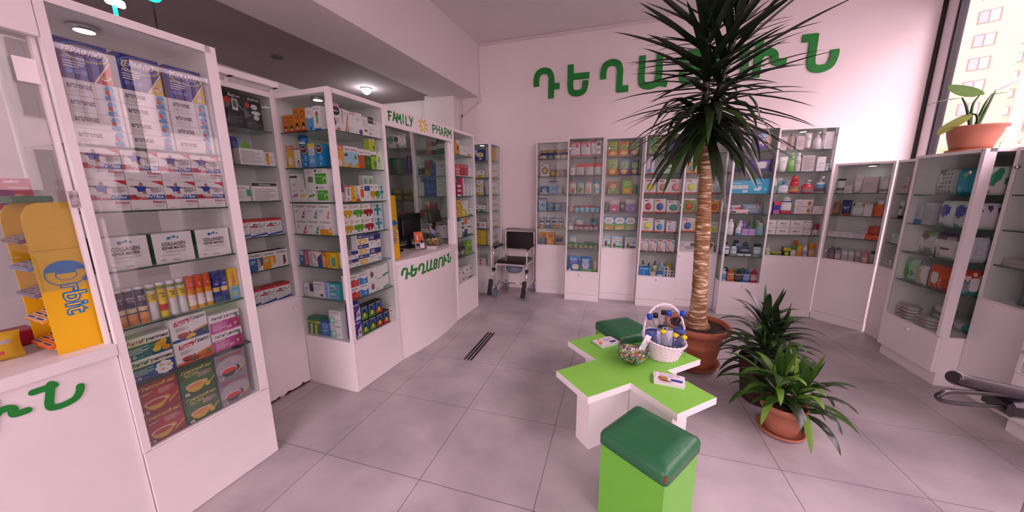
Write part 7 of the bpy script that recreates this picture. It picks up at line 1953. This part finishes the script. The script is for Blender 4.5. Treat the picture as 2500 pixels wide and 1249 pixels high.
# wicker basket with bottles
bk = empty('wicker_basket', T(1.828, .90, ZT)); tag(bk, 'white wicker basket with tall handle full of water bottles', 'basket')
WICK = noisy('white_wicker', '#e0d6d8', '#ece4e6', 30, .55)
def bask(z):      # rim rises towards one side
    t = z / .125
    return .082 + .042 * t ** .8
m = MB()
NW = 22
for row in range(11):
    pts = []
    for i in range(NW * 2):
        a = 2 * PI * i / (NW * 2)
        z = .006 + row * .0115
        rr = bask(z) + (.0035 if (i // 1 + row) % 2 else -.0035)
        z2 = z * (1 + .18 * math.cos(a - 2.5) * (row / 10))
        pts.append((rr * 1.0 * math.cos(a), rr * .86 * math.sin(a), z2))
    m.tube(pts, .0048, WICK, 6, True)
m.build('weave', bk)
m = MB()
for i in range(NW):
    a = 2 * PI * i / NW
    m.tube([(bask(z) * math.cos(a), bask(z) * .86 * math.sin(a), z * (1 + .18 * math.cos(a - 2.5) * z / .12)) for z in (.002, .04, .08, .125)], .003, WICK, 5)
m.build('stakes', bk)
m = MB(); m.rings([(0, .08, .07), (.008, .082, .071)], WICK, 24); m.build('base', bk)
m = MB()
for k in (-1, 1):
    pts = []
    for i in range(60):
        a = 2 * PI * i / 60
        rr = .128
        z = .128 * (1 + .18 * math.cos(a - 2.5)) + .004 * math.sin(a * 16 + k * PI / 2)
        pts.append(((rr + .004 * math.cos(a * 16 + k * PI / 2)) * math.cos(a), (rr * .87 + .004 * math.cos(a * 16 + k * PI / 2)) * math.sin(a), z))
    m.tube(pts, .005, WICK, 6, True)
m.build('rim', bk)
m = MB()
for k in range(3):
    pts = []
    for i in range(31):
        a = PI * i / 30
        off = .006 * math.sin(a * 10 + k * 2.1)
        pts.append((.13 * math.cos(a) * (1 + .06 * math.sin(a)), off + .035 * math.sin(a), .115 + .225 * math.sin(a) ** .85 + .004 * math.cos(a * 10 + k * 2.1)))
    m.tube(pts, .005, WICK, 6)
m.build('handle', bk, RZ(18))


def water(h, r, capc, lab, look, x, y, z, tx, ty):
    b = MB()
    b.lathe([(.001, .004), (r * .7, 0), (r, .006), (r, h * .28), (r * .95, h * .3), (r, h * .32), (r, h * .62), (r * .92, h * .70), (r * .55, h * .82), (r * .42, h * .86), (r * .42, h * .9)], PETGLASS, 20)
    rt = empty('water_bottle', bk.matrix_world @ T(x, y, z) @ RX(tx) @ RY(ty)); tag(rt, look, 'bottle'); LABELS.add(look)
    b.build('body', rt)
    m = MB(); m.lathe([(.0, h * .885), (r * .5, h * .885), (r * .52, h * .99), (r * .46, h), (0, h)], mat(capc, .3), 18); m.build('cap', rt)
    m = MB()
    m.lathe([(r + .0006, h * .16), (r + .0006, h * .55)], lab, 20)
    if lab is LBc:
        for za, zb in ((.50, .56), (.16, .2)):
            m.lathe([(r + .001, h * za), (r + .001, h * zb)], '#3c5cb0', 20)
    m.build('label', rt)


LBc = glass('blue_label_film', '#dce4f6', 1.4, .6, .2)
LBs = mat('#d8d8e4', .25, .3, name='silver_label')
LBd = mat('#20203c', .3, name='dark_label')
water(.25, .033, '#1c4cb4', LBc, 'blue-capped water bottle leaning at the bowl side of the basket', -.062, -.018, .04, 3, -8)
water(.235, .031, '#201c24', LBs, 'black-capped bottle with silver label beside the leaning blue-capped one', -.03, .03, .04, -2, -6)
water(.26, .033, '#1c4cb4', LBs, 'blue-capped water bottle in the middle of the wicker basket', .022, .018, .04, -3, 0)
water(.26, .033, '#1c4cb4', LBc, 'blue-capped water bottle at the handle end of the wicker basket', .08, .022, .045, -3, 5)
water(.235, .03, '#201c24', LBd, 'black-capped dark bottle at the back of the basket', -.0, .075, .045, -4, 0)
water(.165, .029, '#e6d018', PETGLASS, 'yellow-capped small bottle nearest the bowl in the basket', -.012, -.048, .045, 8, -2)
water(.15, .029, '#e6d018', PETGLASS, 'yellow-capped small bottle at the middle of the basket front', .046, -.045, .04, 6, 3)
water(.135, .029, '#e6d018', PETGLASS, 'yellow-capped small bottle at the handle side of basket front', .094, -.03, .04, 6, 6)

# ------------------------------------------------------------------ plants
LEAFD = noisy('dark_leaf', '#16230f', '#22331a', 9, .33, 0, .5, stretch=(1, 1, .3))
LEAFD2 = noisy('deep_leaf', '#1b2a16', '#2b3d22', 9, .33, 0, .5)
LEAFM = noisy('mid_leaf', '#2f541c', '#416a28', 9, .35, 0, .5)
LEAFL = noisy('light_leaf', '#5c8a2c', '#78a43c', 9, .4, 0, .5)
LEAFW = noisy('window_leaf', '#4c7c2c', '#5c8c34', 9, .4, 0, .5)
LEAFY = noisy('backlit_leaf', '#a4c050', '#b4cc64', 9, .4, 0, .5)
for q in (LEAFM, LEAFL, LEAFW, LEAFY):      # thin leaves let some light through
    nt = q.node_tree
    pb = nt.nodes['Principled BSDF']
    tl = nt.nodes.new('ShaderNodeBsdfTranslucent')
    nt.links.new(pb.inputs['Base Color'].links[0].from_socket, tl.inputs['Color'])
    ms = nt.nodes.new('ShaderNodeMixShader')
    ms.inputs['Fac'].default_value = .35
    nt.links.new(pb.outputs[0], ms.inputs[1])
    nt.links.new(tl.outputs[0], ms.inputs[2])
    nt.links.new(ms.outputs[0], nt.nodes['Material Output'].inputs['Surface'])
TERRA = noisy('terracotta', '#94553a', '#a46044', 7, .55)
TERRA2 = noisy('pale_terracotta', '#a4684f', '#b07258', 7, .55)
SOIL = noisy('soil', '#1c100a', '#33201a', 60, .95, .6)
BARK = None


def leaf(mb, base, az, el, L, W, droop, mt, seg=8, prof=None, fold=.25, twist=0.0, kink=None):
    d = Vector((math.cos(az) * math.cos(el), math.sin(az) * math.cos(el), math.sin(el)))
    side0 = Vector((-math.sin(az), math.cos(az), 0))
    pts = []
    p = Vector(base)
    dd = d.copy()
    for i in range(seg + 1):
        pts.append(p.copy())
        k = droop * (2 * i / seg if not kink else (3.0 if i / seg > kink else .15))
        dd = (dd + Vector((0, 0, -k / seg))).normalized()
        p = p + dd * (L / seg)
    b = len(mb.v)
    km = mb.m(mt)
    for i, q in enumerate(pts):
        t = i / seg
        w = W * (prof(t) if prof else min(1, .45 + t * 3) * (1 - t ** 2.2) ** .8)
        tang = (pts[min(i + 1, seg)] - pts[max(i - 1, 0)]).normalized()
        s = (side0 - tang * side0.dot(tang)).normalized()
        nrm = s.cross(tang).normalized()
        s = (s * math.cos(twist * t) + nrm * math.sin(twist * t))
        nrm = s.cross(tang).normalized()
        mb.v += [tuple(q - s * w / 2 + nrm * fold * w / 2), tuple(q), tuple(q + s * w / 2 + nrm * fold * w / 2)]
    for i in range(seg):
        for j in (0, 1):
            a = b + i * 3 + j
            mb.f.append((a, a + 1, a + 4, a + 3))
            mb.mi.append(km)
            mb.sm.append(True)


def bark_material():
    m = bpy.data.materials.new('ringed_bark')
    m.use_nodes = True
    nt = m.node_tree
    b = nt.nodes['Principled BSDF']
    b.inputs['Roughness'].default_value = .75
    tc = nt.nodes.new('ShaderNodeTexCoord')
    mp = nt.nodes.new('ShaderNodeMapping')
    mp.inputs['Scale'].default_value = (9, 9, 62)
    nz = nt.nodes.new('ShaderNodeTexNoise')
    nz.inputs['Scale'].default_value = 1.3
    nz.inputs['Detail'].default_value = 3
    rp = nt.nodes.new('ShaderNodeValToRGB')
    e = rp.color_ramp.elements
    e[0].position, e[0].color = .4, lin('#7c5a3a')
    e[1].position, e[1].color = .66, lin('#e8d4b4')
    q = e.new(.55)
    q.color = lin('#a07c54')
    bp = nt.nodes.new('ShaderNodeBump')
    bp.inputs['Strength'].default_value = .5
    bp.inputs['Distance'].default_value = .008
    nt.links.new(tc.outputs['Object'], mp.inputs['Vector'])
    nt.links.new(mp.outputs['Vector'], nz.inputs['Vector'])
    nt.links.new(nz.outputs['Fac'], rp.inputs['Fac'])
    nt.links.new(rp.outputs['Color'], b.inputs['Base Color'])
    nt.links.new(nz.outputs['Fac'], bp.inputs['Height'])
    nt.links.new(bp.outputs['Normal'], b.inputs['Normal'])
    return m


BARK = bark_material()
yx, yy = 2.185, 1.675
yu = empty('potted_yucca', T(yx, yy, 0)); tag(yu, 'tall palm-like yucca in a big terracotta pot reaching the ceiling', 'potted plant')
m = MB(); m.lathe([(0, .004), (.155, .004), (.178, .02), (.192, .055), (.198, .058), (.188, .055), (.172, .025), (0, .02)], TERRA, 36); m.build('saucer', yu)
m = MB()
m.lathe([(0, .022), (.15, .022), (.158, .03), (.172, .12), (.186, .20), (.19, .205), (.192, .225), (.188, .23), (.202, .30), (.208, .305), (.21, .318), (.238, .325), (.25, .34), (.25, .372), (.243, .38), (.226, .38), (.215, .345)], TERRA, 40)
po = m.build('pot', yu)
m = MB()
rr = random.Random(5)
m.rings([(.342, .216, .216), (.35, .12, .12), (.356, .03, .03)], SOIL, 30, caps=(False, True)); m.build('soil', yu)
m = MB()
tr = [(0, 0, .33, .105), (0, 0, .36, .098), (0, .001, .40, .078), (.002, .002, .47, .064), (0, .003, .6, .058), (-.008, .003, .8, .055), (-.018, .004, 1.0, .054), (-.022, .005, 1.15, .055), (-.030, .006, 1.3, .05), (-.040, .007, 1.5, .043), (-.052, .008, 1.7, .038), (-.068, .010, 1.9, .034), (-.085, .011, 2.05, .03)]
P3 = catmull([t[:3] for t in tr], 6)
RR = [t.x for t in catmull([(t[3], 0, 0) for t in tr], 6)]
RR = [r * (1 + .035 * math.sin(i * 2.6)) for i, r in enumerate(RR)]
m.tube(P3, RR, BARK, 20); m.build('trunk', yu)
stA = catmull([(-.085, .011, 2.03), (-.10, .012, 2.25), (-.115, .014, 2.5), (-.115, .015, 2.8)], 8)
stB = catmull([(-.08, .012, 1.98), (-.02, .03, 2.12), (.025, .04, 2.3), (.06, .045, 2.55), (.09, .05, 2.75)], 8)
rr = random.Random(11)
for nm, st, n0 in (('crown', stA, 92), ('second_crown', stB, 74)):
    hd = MB(); hd.tube(st, .024, LEAFD2, 10); ho = hd.build('stem', yu)
    m = MB()
    for i in range(n0):
        t = i / (n0 - 1)
        k = min(len(st) - 1, int(t * (len(st) - 1)))
        az = i * 2.39996 + rr.uniform(-.25, .25)
        el = math.radians(-22 + 80 * t + rr.uniform(-14, 14))
        L = rr.uniform(.5, .76) * (1 - .1 * t)
        leaf(m, st[k] + Vector((0, 0, .0)), az, el, L, rr.uniform(.046, .062), .1 + .35 * (1 - t), LEAFD if i % 3 else LEAFD2, 8)
    m.build('crown_leaves', ho)
m = MB()
for i in range(52):
    az = i * 2.39996 + rr.uniform(-.2, .2)
    t = i / 51
    base = Vector((-.07, .01, 1.86)) + Vector((0, 0, .22 * t))
    if i % 3 == 0:
        leaf(m, base, az, math.radians(rr.uniform(-5, 30)), rr.uniform(.5, .62), rr.uniform(.062, .08), 1.6, LEAFD if i % 2 else LEAFM, 10, None, .2, 0, rr.uniform(.3, .45))
    else:
        leaf(m, base, az, math.radians(rr.uniform(-55, -10) + 14 * t), rr.uniform(.54, .74), rr.uniform(.06, .08), 1.1, LEAFD if i % 4 else LEAFM, 10, None, .2)
m.build('skirt_leaves', yu)


def dracaena(root, stems, n, L, W, mts, seed, droop=1.5, top=6, cl=.12):
    r = random.Random(seed)
    for (x, y, z0, z1) in stems:
        s = MB(); s.tube([(x, y, z0), (x + .005, y, (z0 + z1) / 2), (x, y + .004, z1)], .008, LEAFM, 8); so = s.build('stem', root)
        m = MB()
        for i in range(n):
            t = i / (n - 1)
            az = i * 2.39996 + r.uniform(-.3, .3)
            z = z1 - cl + cl * t
            el = math.radians(r.uniform(5, 35) + 40 * t ** 2)
            leaf(m, (x, y, z), az, el, L * r.uniform(.75, 1.1) * (1 - .3 * t ** 2), W * r.uniform(.85, 1.1), droop * r.uniform(.7, 1.2) * (1 - .45 * t), mts[i % len(mts)], 10, lambda q: min(1, .3 + q * 2.2) * (1 - q ** 3) ** .7, .14)
        for i in range(top):
            az = i * 2.1 + r.uniform(-.3, .3)
            leaf(m, (x, y, z1 - .01), az, math.radians(r.uniform(68, 86)), L * r.uniform(.5, .75), W * 1.1, .12, mts[-1] if i % 2 else mts[0], 7, None, .35)
        m.build('leaves', so)


bp_ = empty('dark_potted_plant', T(2.545, 1.29, 0)); tag(bp_, 'dark leafy dracaena in a brown ribbed pot behind the terracotta one', 'potted plant')
m = MB()
RIB = noisy('brown_ribbed_pot', '#33201c', '#40281f', 14, .7)
n = 44
rs = []
vs, fs = [], []
zs = [(0, .118), (.006, .124), (.30, .158), (.305, .15), (.27, .146)]
for z, R in zs:
    for i in range(n):
        a = 2 * PI * i / n
        k = R - (.004 if i % 4 == 0 else 0)
        vs.append((k * math.cos(a), k * math.sin(a), z))
for j in range(len(zs) - 1):
    for i in range(n):
        fs.append((j * n + i, j * n + (i + 1) % n, (j + 1) * n + (i + 1) % n, (j + 1) * n + i))
m.raw(vs, fs, RIB, True)
m.poly([vs[n - 1 - i] for i in range(n)], RIB)
m.build('pot', bp_)
m = MB(); m.rings([(.27, .147, .147), (.275, .03, .03)], SOIL, 24); m.build('soil', bp_)
dracaena(bp_, [(-.03, .0, .27, .60), (.03, -.02, .27, .52), (.0, .05, .27, .45)], 32, .35, .046, [LEAFD, LEAFD2, LEAFM], 21, 1.9, 4, .27)
fp_ = empty('small_potted_plant', T(2.528, .945, 0)); tag(fp_, 'bright green dracaena in a small terracotta pot, the smallest floor plant', 'potted plant')
m = MB(); m.lathe([(0, .003), (.098, .003), (.118, .012), (.122, .028), (.116, .028), (.108, .014), (0, .012)], TERRA2, 32); m.build('saucer', fp_)
m = MB(); m.lathe([(0, .013), (.078, .013), (.082, .018), (.1, .1), (.104, .15), (.116, .156), (.118, .19), (.112, .195), (.104, .19), (.1, .16)], TERRA2, 32); m.build('pot', fp_)
m = MB(); m.rings([(.165, .102, .102), (.17, .02, .02)], SOIL, 24); m.build('soil', fp_)
dracaena(fp_, [(-.04, .02, .165, .335), (.055, -.015, .165, .30)], 28, .37, .052, [LEAFM, LEAFM, LEAFD2, LEAFL], 33, 2.3, 4, .15)

# window plant on the low cabinet
def far(p, k=1.12):
    return CAM + (Vector(p) - CAM) * k
al = empty('window_plant', T(4.0, 2.215, 1.7125)); tag(al, 'broad-leaved plant in a wide terracotta bowl on the window cabinet', 'potted plant')
o0 = Vector((4.0, 2.215, 1.7125))
m = MB(); m.lathe([(0, 0), (.105, 0), (.12, .008), (.122, .022), (.114, .022), (0, .012)], TERRA2, 28); m.build('saucer', al)
m = MB(); m.lathe([(0, .014), (.085, .014), (.1, .03), (.122, .11), (.132, .165), (.15, .17), (.152, .186), (.14, .188), (.125, .175), (.12, .15)], TERRA2, 32); m.build('pot', al)
m = MB(); m.rings([(.155, .122, .122), (.16, .02, .02)], SOIL, 20); m.build('soil', al)
def heart(t):
    return (math.sin(PI * min(1, t * .98 + .12)) ** .7) * (1 if t > .02 else .8) * (1 - .2 * t)
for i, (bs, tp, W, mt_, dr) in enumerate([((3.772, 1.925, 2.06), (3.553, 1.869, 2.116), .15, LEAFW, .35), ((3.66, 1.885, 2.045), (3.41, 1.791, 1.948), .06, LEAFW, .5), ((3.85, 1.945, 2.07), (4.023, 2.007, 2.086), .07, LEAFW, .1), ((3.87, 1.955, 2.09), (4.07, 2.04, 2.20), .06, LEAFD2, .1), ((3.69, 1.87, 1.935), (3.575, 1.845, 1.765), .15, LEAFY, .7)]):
    bs, tp = far(bs) - o0, far(tp) - o0
    d = tp - bs
    s = MB()
    root_ = Vector((.01 * i - .02, .01, .155))
    mid = (root_ + bs) / 2 + Vector((.01 * (i - 2), 0, .05))
    s.tube(catmull([root_, mid, bs], 6), [.011 - .0006 * k for k in range(13)], LEAFM, 8)
    so = s.build('stalk', al)
    m = MB()
    az = math.atan2(d.y, d.x)
    leaf(m, bs, az, math.asin(max(-1, min(1, d.z / d.length))) + dr * .5, d.length * 1.05, W, dr, mt_, 10, heart, .18)
    m.build('leaf', so)

# ------------------------------------------------------------------ commode wheelchair by the alcove
VIN = mat('#1a1214', .3, 0, .5, name='black_vinyl')
GRY = mat('#6c7c8c', .5, name='grey_blue_plastic')
wc_ = empty('commode_wheelchair', T(.185, 3.13, 0) @ RZ(-2)); tag(wc_, 'chrome commode wheelchair with black vinyl seat against the back wall', 'wheelchair')
def tb_(name, pts, r=.0115, mt=CHROME, parent=None, sm=True):
    m = MB(); m.tube(catmull(pts, 5) if sm and len(pts) > 2 else pts, r, mt, 10)
    return m.build(name, parent or wc_)
for s in (-1, 1):
    x = .215 * s
    fr = tb_('side_frame', [(x, .22, .09), (x, .22, .50), (x, .235, .70), (x, .25, .90)])
    tb_('tube', [(x, -.17, .14), (x, -.17, .34), (x * .98, -.16, .46), (x * .96, -.1, .475), (x * .96, .2, .475)], parent=fr)
    tb_('tube', [(x, -.17, .17), (x, .05, .17), (x, .22, .17)], parent=fr)
    tb_('armrest_frame', [(x * 1.1, -.2, .40), (x * 1.1, -.2, .58), (x * 1.1, -.185, .655), (x * 1.1, -.13, .68), (x * 1.1, .1, .68), (x * 1.05, .235, .68)], .011)
    m = MB(); m.bbox(x * 1.1 - .028, -.16, .69, x * 1.1 + .028, .12, .718, VIN, .012); m.build('armrest', wc_)
    m = MB(); m.bbox(x * 1.1 - .02, -.22, .385, x * 1.1 + .02, -.18, .425, BLACKP, .004); m.build('clamp', wc_)
    # footrest swung aside
    fo = tb_('footrest_tube', [(x * 1.06, -.19, .38), (x * 1.12, -.235, .36), (x * 1.16, -.25, .28), (x * 1.12, -.25, .12)], .01)
    m = MB(); m.bbox(-.03, -.012, 0, .03, .012, .235, VIN, .008); m.build('footplate', fo, T(x * 1.12 - .045, -.26, .045) @ RY(8) @ RZ(15))
    for (yy2, R) in ((-.2, .062), (.24, .055)):
        w_ = MB()
        M = T(0, 0, 0) @ Matrix.Rotation(PI / 2, 4, 'Y')
        w_.rings([(-.012, R * .82, R * .82), (-.014, R * .95, R * .95), (-.008, R, R), (.008, R, R), (.014, R * .95, R * .95), (.012, R * .82, R * .82)], GRY, 24, M=M)
        w_.rings([(-.013, .015, .015), (.013, .015, .015)], '#8c949c', 12, M=M)
        wo = w_.build('caster', wc_, T(x, yy2, R) @ RZ(8 * s))
        w_ = MB()
        for q in (-.019, .019):
            w_.box(q - .002, -.01, -.008, q + .002, .012, .075, CHROME)
        w_.box(-.021, -.01, .07, .021, .012, .08, CHROME)
        w_.build('fork', wo)
tb_('cross_bar', [(-.215, .0, .17), (.215, .0, .17)], .009)
tb_('push_handle', [(-.215, .25, .86), (-.215, .255, .895), (-.19, .262, .915), (0, .265, .918), (.19, .262, .915), (.215, .255, .895), (.215, .25, .86)])
m = MB(); m.bbox(-.2, .222, .63, .2, .25, .875, VIN, .012); m.build('backrest', wc_)
m = MB(); m.bbox(-.2, -.19, .488, .2, .2, .525, VIN, .014); m.build('seat', wc_)
m = MB(); m.bbox(-.205, -.205, .462, .205, .2, .487, mat('#b8aeb2', .5), .006); m.build('seat_board', wc_)
m = MB(); m.rings([(.34, .09, .1), (.36, .105, .115), (.455, .122, .135)], GRY, 24); m.build('pan', wc_)

# ------------------------------------------------------------------ handle of a rollator at the frame edge
HND = mat('#1b171b', .32, 0, .5, name='black_rubber')
ro = empty('rollator', T(2.62, -.12, 0)); tag(ro, 'black rollator handle with looped brake lever', 'walking frame')
def V_(x, y, z):
    return (x - 2.62, y + .12, z)
m = MB(); m.tube([V_(2.283, -.262, 1.012), V_(2.29, -.258, 1.010), V_(2.33, -.24, .995), V_(2.40, -.208, .974), V_(2.47, -.178, .952), V_(2.54, -.15, .93)], [.012, .0165, .0165, .017, .019, .019], HND, 16); m.build('grip', ro)
m = MB(); m.tube([V_(2.54, -.15, .93), V_(2.60, -.125, .905), V_(2.62, -.12, .80), V_(2.62, -.12, .30), V_(2.64, -.10, .12)], .0125, STEEL, 12); m.build('upright', ro)
m = MB(); m.tube(catmull([V_(2.45, -.195, .952), V_(2.34, -.252, .975), V_(2.262, -.292, .989), V_(2.236, -.305, .986), V_(2.232, -.306, .978), V_(2.25, -.3, .966), V_(2.32, -.264, .948), V_(2.45, -.195, .92)], 6), .0055, HND, 10); m.build('brake_lever', ro)
m = MB(); m.bbox(2.43 - 2.62, -.225 + .12, .905, 2.53 - 2.62, -.15 + .12, .945, HND, .008); m.build('lever_housing', ro)
m = MB()
M = Matrix.Rotation(PI / 2, 4, 'Y')
m.rings([(-.016, .085, .085), (-.018, .095, .095), (-.01, .1, .1), (.01, .1, .1), (.018, .095, .095), (.016, .085, .085)], HND, 24, M=M); m.build('wheel', ro, T(.05, .02, .1))

# floor strips, ceiling lights, neon
STR = mat('#151114', .5, name='black_rubber_strip')
for i in range(3):
    x = .291 + i * .0300
    m = MB(); m.bbox(x - .0085, 1.212, 0, x + .0085, 1.806, .005, STR, .002)
    tag(m.build('floor_strip'), 'black raised strip on the floor tiles, %s of three' % ['one towards the counters', 'middle one', 'one towards the table'][i], 'floor strip', 'black floor strips')
li_ = empty('ceiling_lamp', T(-1.735, 2.735, 2.80)); tag(li_, 'lit glass ceiling spotlight above the lettered sign', 'lamp')
m = MB(); m.lathe([(.07, 0), (.07, -.008), (.045, -.012)], CHROME, 24); m.build('ring', li_)
m = MB(); m.lathe([(.06, -.008), (.058, -.03), (.04, -.06), (.02, -.075), (0, -.078)], mat('#ffffff', .3, emit=22.0, name='lamp_glass'), 24); m.build('bulb', li_)
ld = bpy.data.lights.new('ceiling_lamp_light', 'POINT'); ld.energy = 5; ld.shadow_soft_size = .05; ld.color = (1, .9, .96)
lo = bpy.data.objects.new('ceiling_lamp_light', ld); COL.objects.link(lo); lo.parent = li_; lo.location = (0, 0, -.11)
dk = empty('ceiling_spot', T(-1.85, 1.585, 2.80)); tag(dk, 'unlit black recessed ceiling spot above the staff door', 'lamp')
m = MB(); m.lathe([(.062, 0), (.062, -.005), (.05, -.006), (.05, -.002)], '#5c4c50', 24); m.build('ring', dk)
m = MB(); m.lathe([(.05, -.003), (0, -.002)], '#0c0a0c', 24); m.build('well', dk)
NEO = mat('#f4fff8', .3, emit=6.0, name='white_neon'); NEG = mat('#18c890', .3, emit=3.0, name='green_neon')
ne = empty('neon_sign', MR @ T(0, .3, 0)); tag(ne, 'glowing white and green neon sign on top of the first cabinet', 'sign')
m = MB(); m.bbox(-.262, -.0, 2.245, -.20, .02, 2.275, NEO, .006); m.build('white_tube', ne)
m = MB(); m.tube(catmull([(-.14, .01, 2.40), (-.12, .01, 2.35), (-.09, .01, 2.35), (-.07, .01, 2.40)], 5), .012, NEO, 10); m.build('white_tube', ne)
m = MB(); m.tube([(-.235, .01, 2.19), (-.235, .01, 2.25)], .007, NEG, 10); m.build('green_tube', ne)
m = MB(); m.tube(catmull([(-.16, .008, 2.40), (-.13, .008, 2.335), (-.08, .008, 2.335), (-.05, .008, 2.40)], 5), .006, NEG, 8); m.build('green_tube', ne)
m = MB(); m.tube([(-.235, .012, 2.1005), (-.235, .012, 2.19)], .003, BLACKP, 6); m.tube([(-.10, .012, 2.1005), (-.10, .012, 2.34)], .003, BLACKP, 6); m.build('stand_rod', ne)

# ------------------------------------------------------------------ outside
m = MB(); m.box(4.7, -60, -.45, 90, 110, -.35, GROUND); m.box(-60, -70, -.45, 4.7, -4.3, -.35, GROUND); struct('street', m)


def building(name, label, M, W, H, cols, rows, x0, dx, z0, dz, ww, wh, wallm, stripe=None, mull=2, lite=None, D=8):
    root = empty(name, M); tag(root, label, 'building')
    m = MB(); m.box(0, 0, -1, W, D, H, wallm)
    if stripe:
        for (a, b, c) in stripe:
            m.box(a, -.03, -1, b, 0, H, c)
    m.build('walls', root)
    fr = mat('#4e382e', .5); gl = mat('#4c4650', .1, 0, .8)
    cache = {}
    fm = MB()
    fm.box(-.06, -.09, -.06, ww + .06, -.02, 0, fr); fm.box(-.06, -.09, wh, ww + .06, -.02, wh + .06, fr)
    for k in range(mull + 1):
        fm.box(ww * k / mull - .05, -.09, 0, ww * k / mull + .05, -.02, wh, fr)
    fme = fm.mesh('window_frame')
    gm = MB(); gm.box(0, -.05, 0, ww * .5, -.032, wh, gl); gm.box(ww * .5, -.05, 0, ww, -.032, wh, lite or mat('#8c7f7c', .4)); gme = gm.mesh('window_pane')
    for c in range(cols):
        for r in range(rows):
            o = bpy.data.objects.new('window', fme); COL.objects.link(o); o.parent = root; o.location = (x0 + c * dx, 0, z0 + r * dz)
            p = bpy.data.objects.new('pane', gme); COL.objects.link(p); p.parent = o
    return root


# the tower seen through the window beside the palm
CREAM = mat('#8d745c', .8); PALE = mat('#7e7876', .8)
def fdir(x, y, D):
    return CAM + (_f + _r * ((x - 1250) / 816.6) + _u * ((624.5 - y) / 816.6)) * D
a_ = fdir(2262, 300, 50)
ang = 27.0
building('street_tower', 'cream apartment tower with brown-framed windows beyond the shop window', T(a_.x, a_.y, -.35) @ RZ(-ang), 6.6, 34, 1, 10, 2.6, 3, 3.2, 2.95, 1.8, 1.45, PALE, [(1.6, 6.6, CREAM)], 2)
b_ = fdir(2378, 300, 63)
building('street_block', 'taller pale and cream apartment block behind the tower', T(b_.x, b_.y, -.35) @ RZ(-ang), 26, 46, 5, 12, .9, 4.6, 3.0, 2.95, 2.6, 1.35, CREAM, [(3.8, 5.2, PALE), (8.4, 9.8, PALE), (13, 14.4, PALE)], 3)
building('street_house', 'pale long unseen street house added opposite the front windows to dim reflections', T(-14, -24, -.35) @ RZ(180) @ T(-30, 0, 0), 34, 9, 8, 2, 1.2, 4.0, 1.4, 3.8, 2.0, 2.2, noisy('grey_render', '#a8a4a0', '#b4b0aa', 2, .9), None, 3)  # added unseen house keeps bright sky out of the cabinet reflections
# long terrace across the street that the cabinet glass mirrors
building('street_house', 'pale street house with barred windows mirrored in the cabinet glass', T(17, 12.5, -.35) @ RZ(-90), 24, 11, 7, 3, .8, 3.3, 1.0, 3.4, 1.9, 2.2, noisy('pale_render', '#a49e98', '#b0aaa4', 2, .9), None, 6, mat('#3c3a44', .2))
rr = random.Random(4)
LEAFO = noisy('outdoor_foliage', '#8a8a4c', '#a8a468', 8, .7)
for i, (x, y, D, R) in enumerate([(2295, 352, 24, 1.5), (2440, 348, 26, 1.9)]):
    p = fdir(x, y, D)
    t = empty('street_tree', T(p.x, p.y, -.35)); tag(t, ['yellowish street tree left of the window plant, beyond the glass', 'yellowish street tree right of the window plant, beyond the glass'][i], 'tree')
    m = MB(); m.tube([(0, 0, 0), (0, 0, p.z * .5), (.1, 0, p.z)], .1, BARK, 8); m.build('trunk', t)
    m = MB()
    for k in range(700):
        a, b, c = rr.uniform(0, 2 * PI), rr.uniform(-1, 1), R * rr.uniform(.3, 1) ** .5
        q = Vector((c * math.cos(a) * math.sqrt(1 - b * b), c * math.sin(a) * math.sqrt(1 - b * b), p.z - .6 + c * b * .8))
        n1 = Vector((rr.uniform(-1, 1), rr.uniform(-1, 1), rr.uniform(-1, 1))).normalized() * .13
        n2 = n1.orthogonal().normalized() * .07
        m.poly([q - n1, q + n2, q + n1, q - n2], LEAFO)
    m.build('foliage', t)
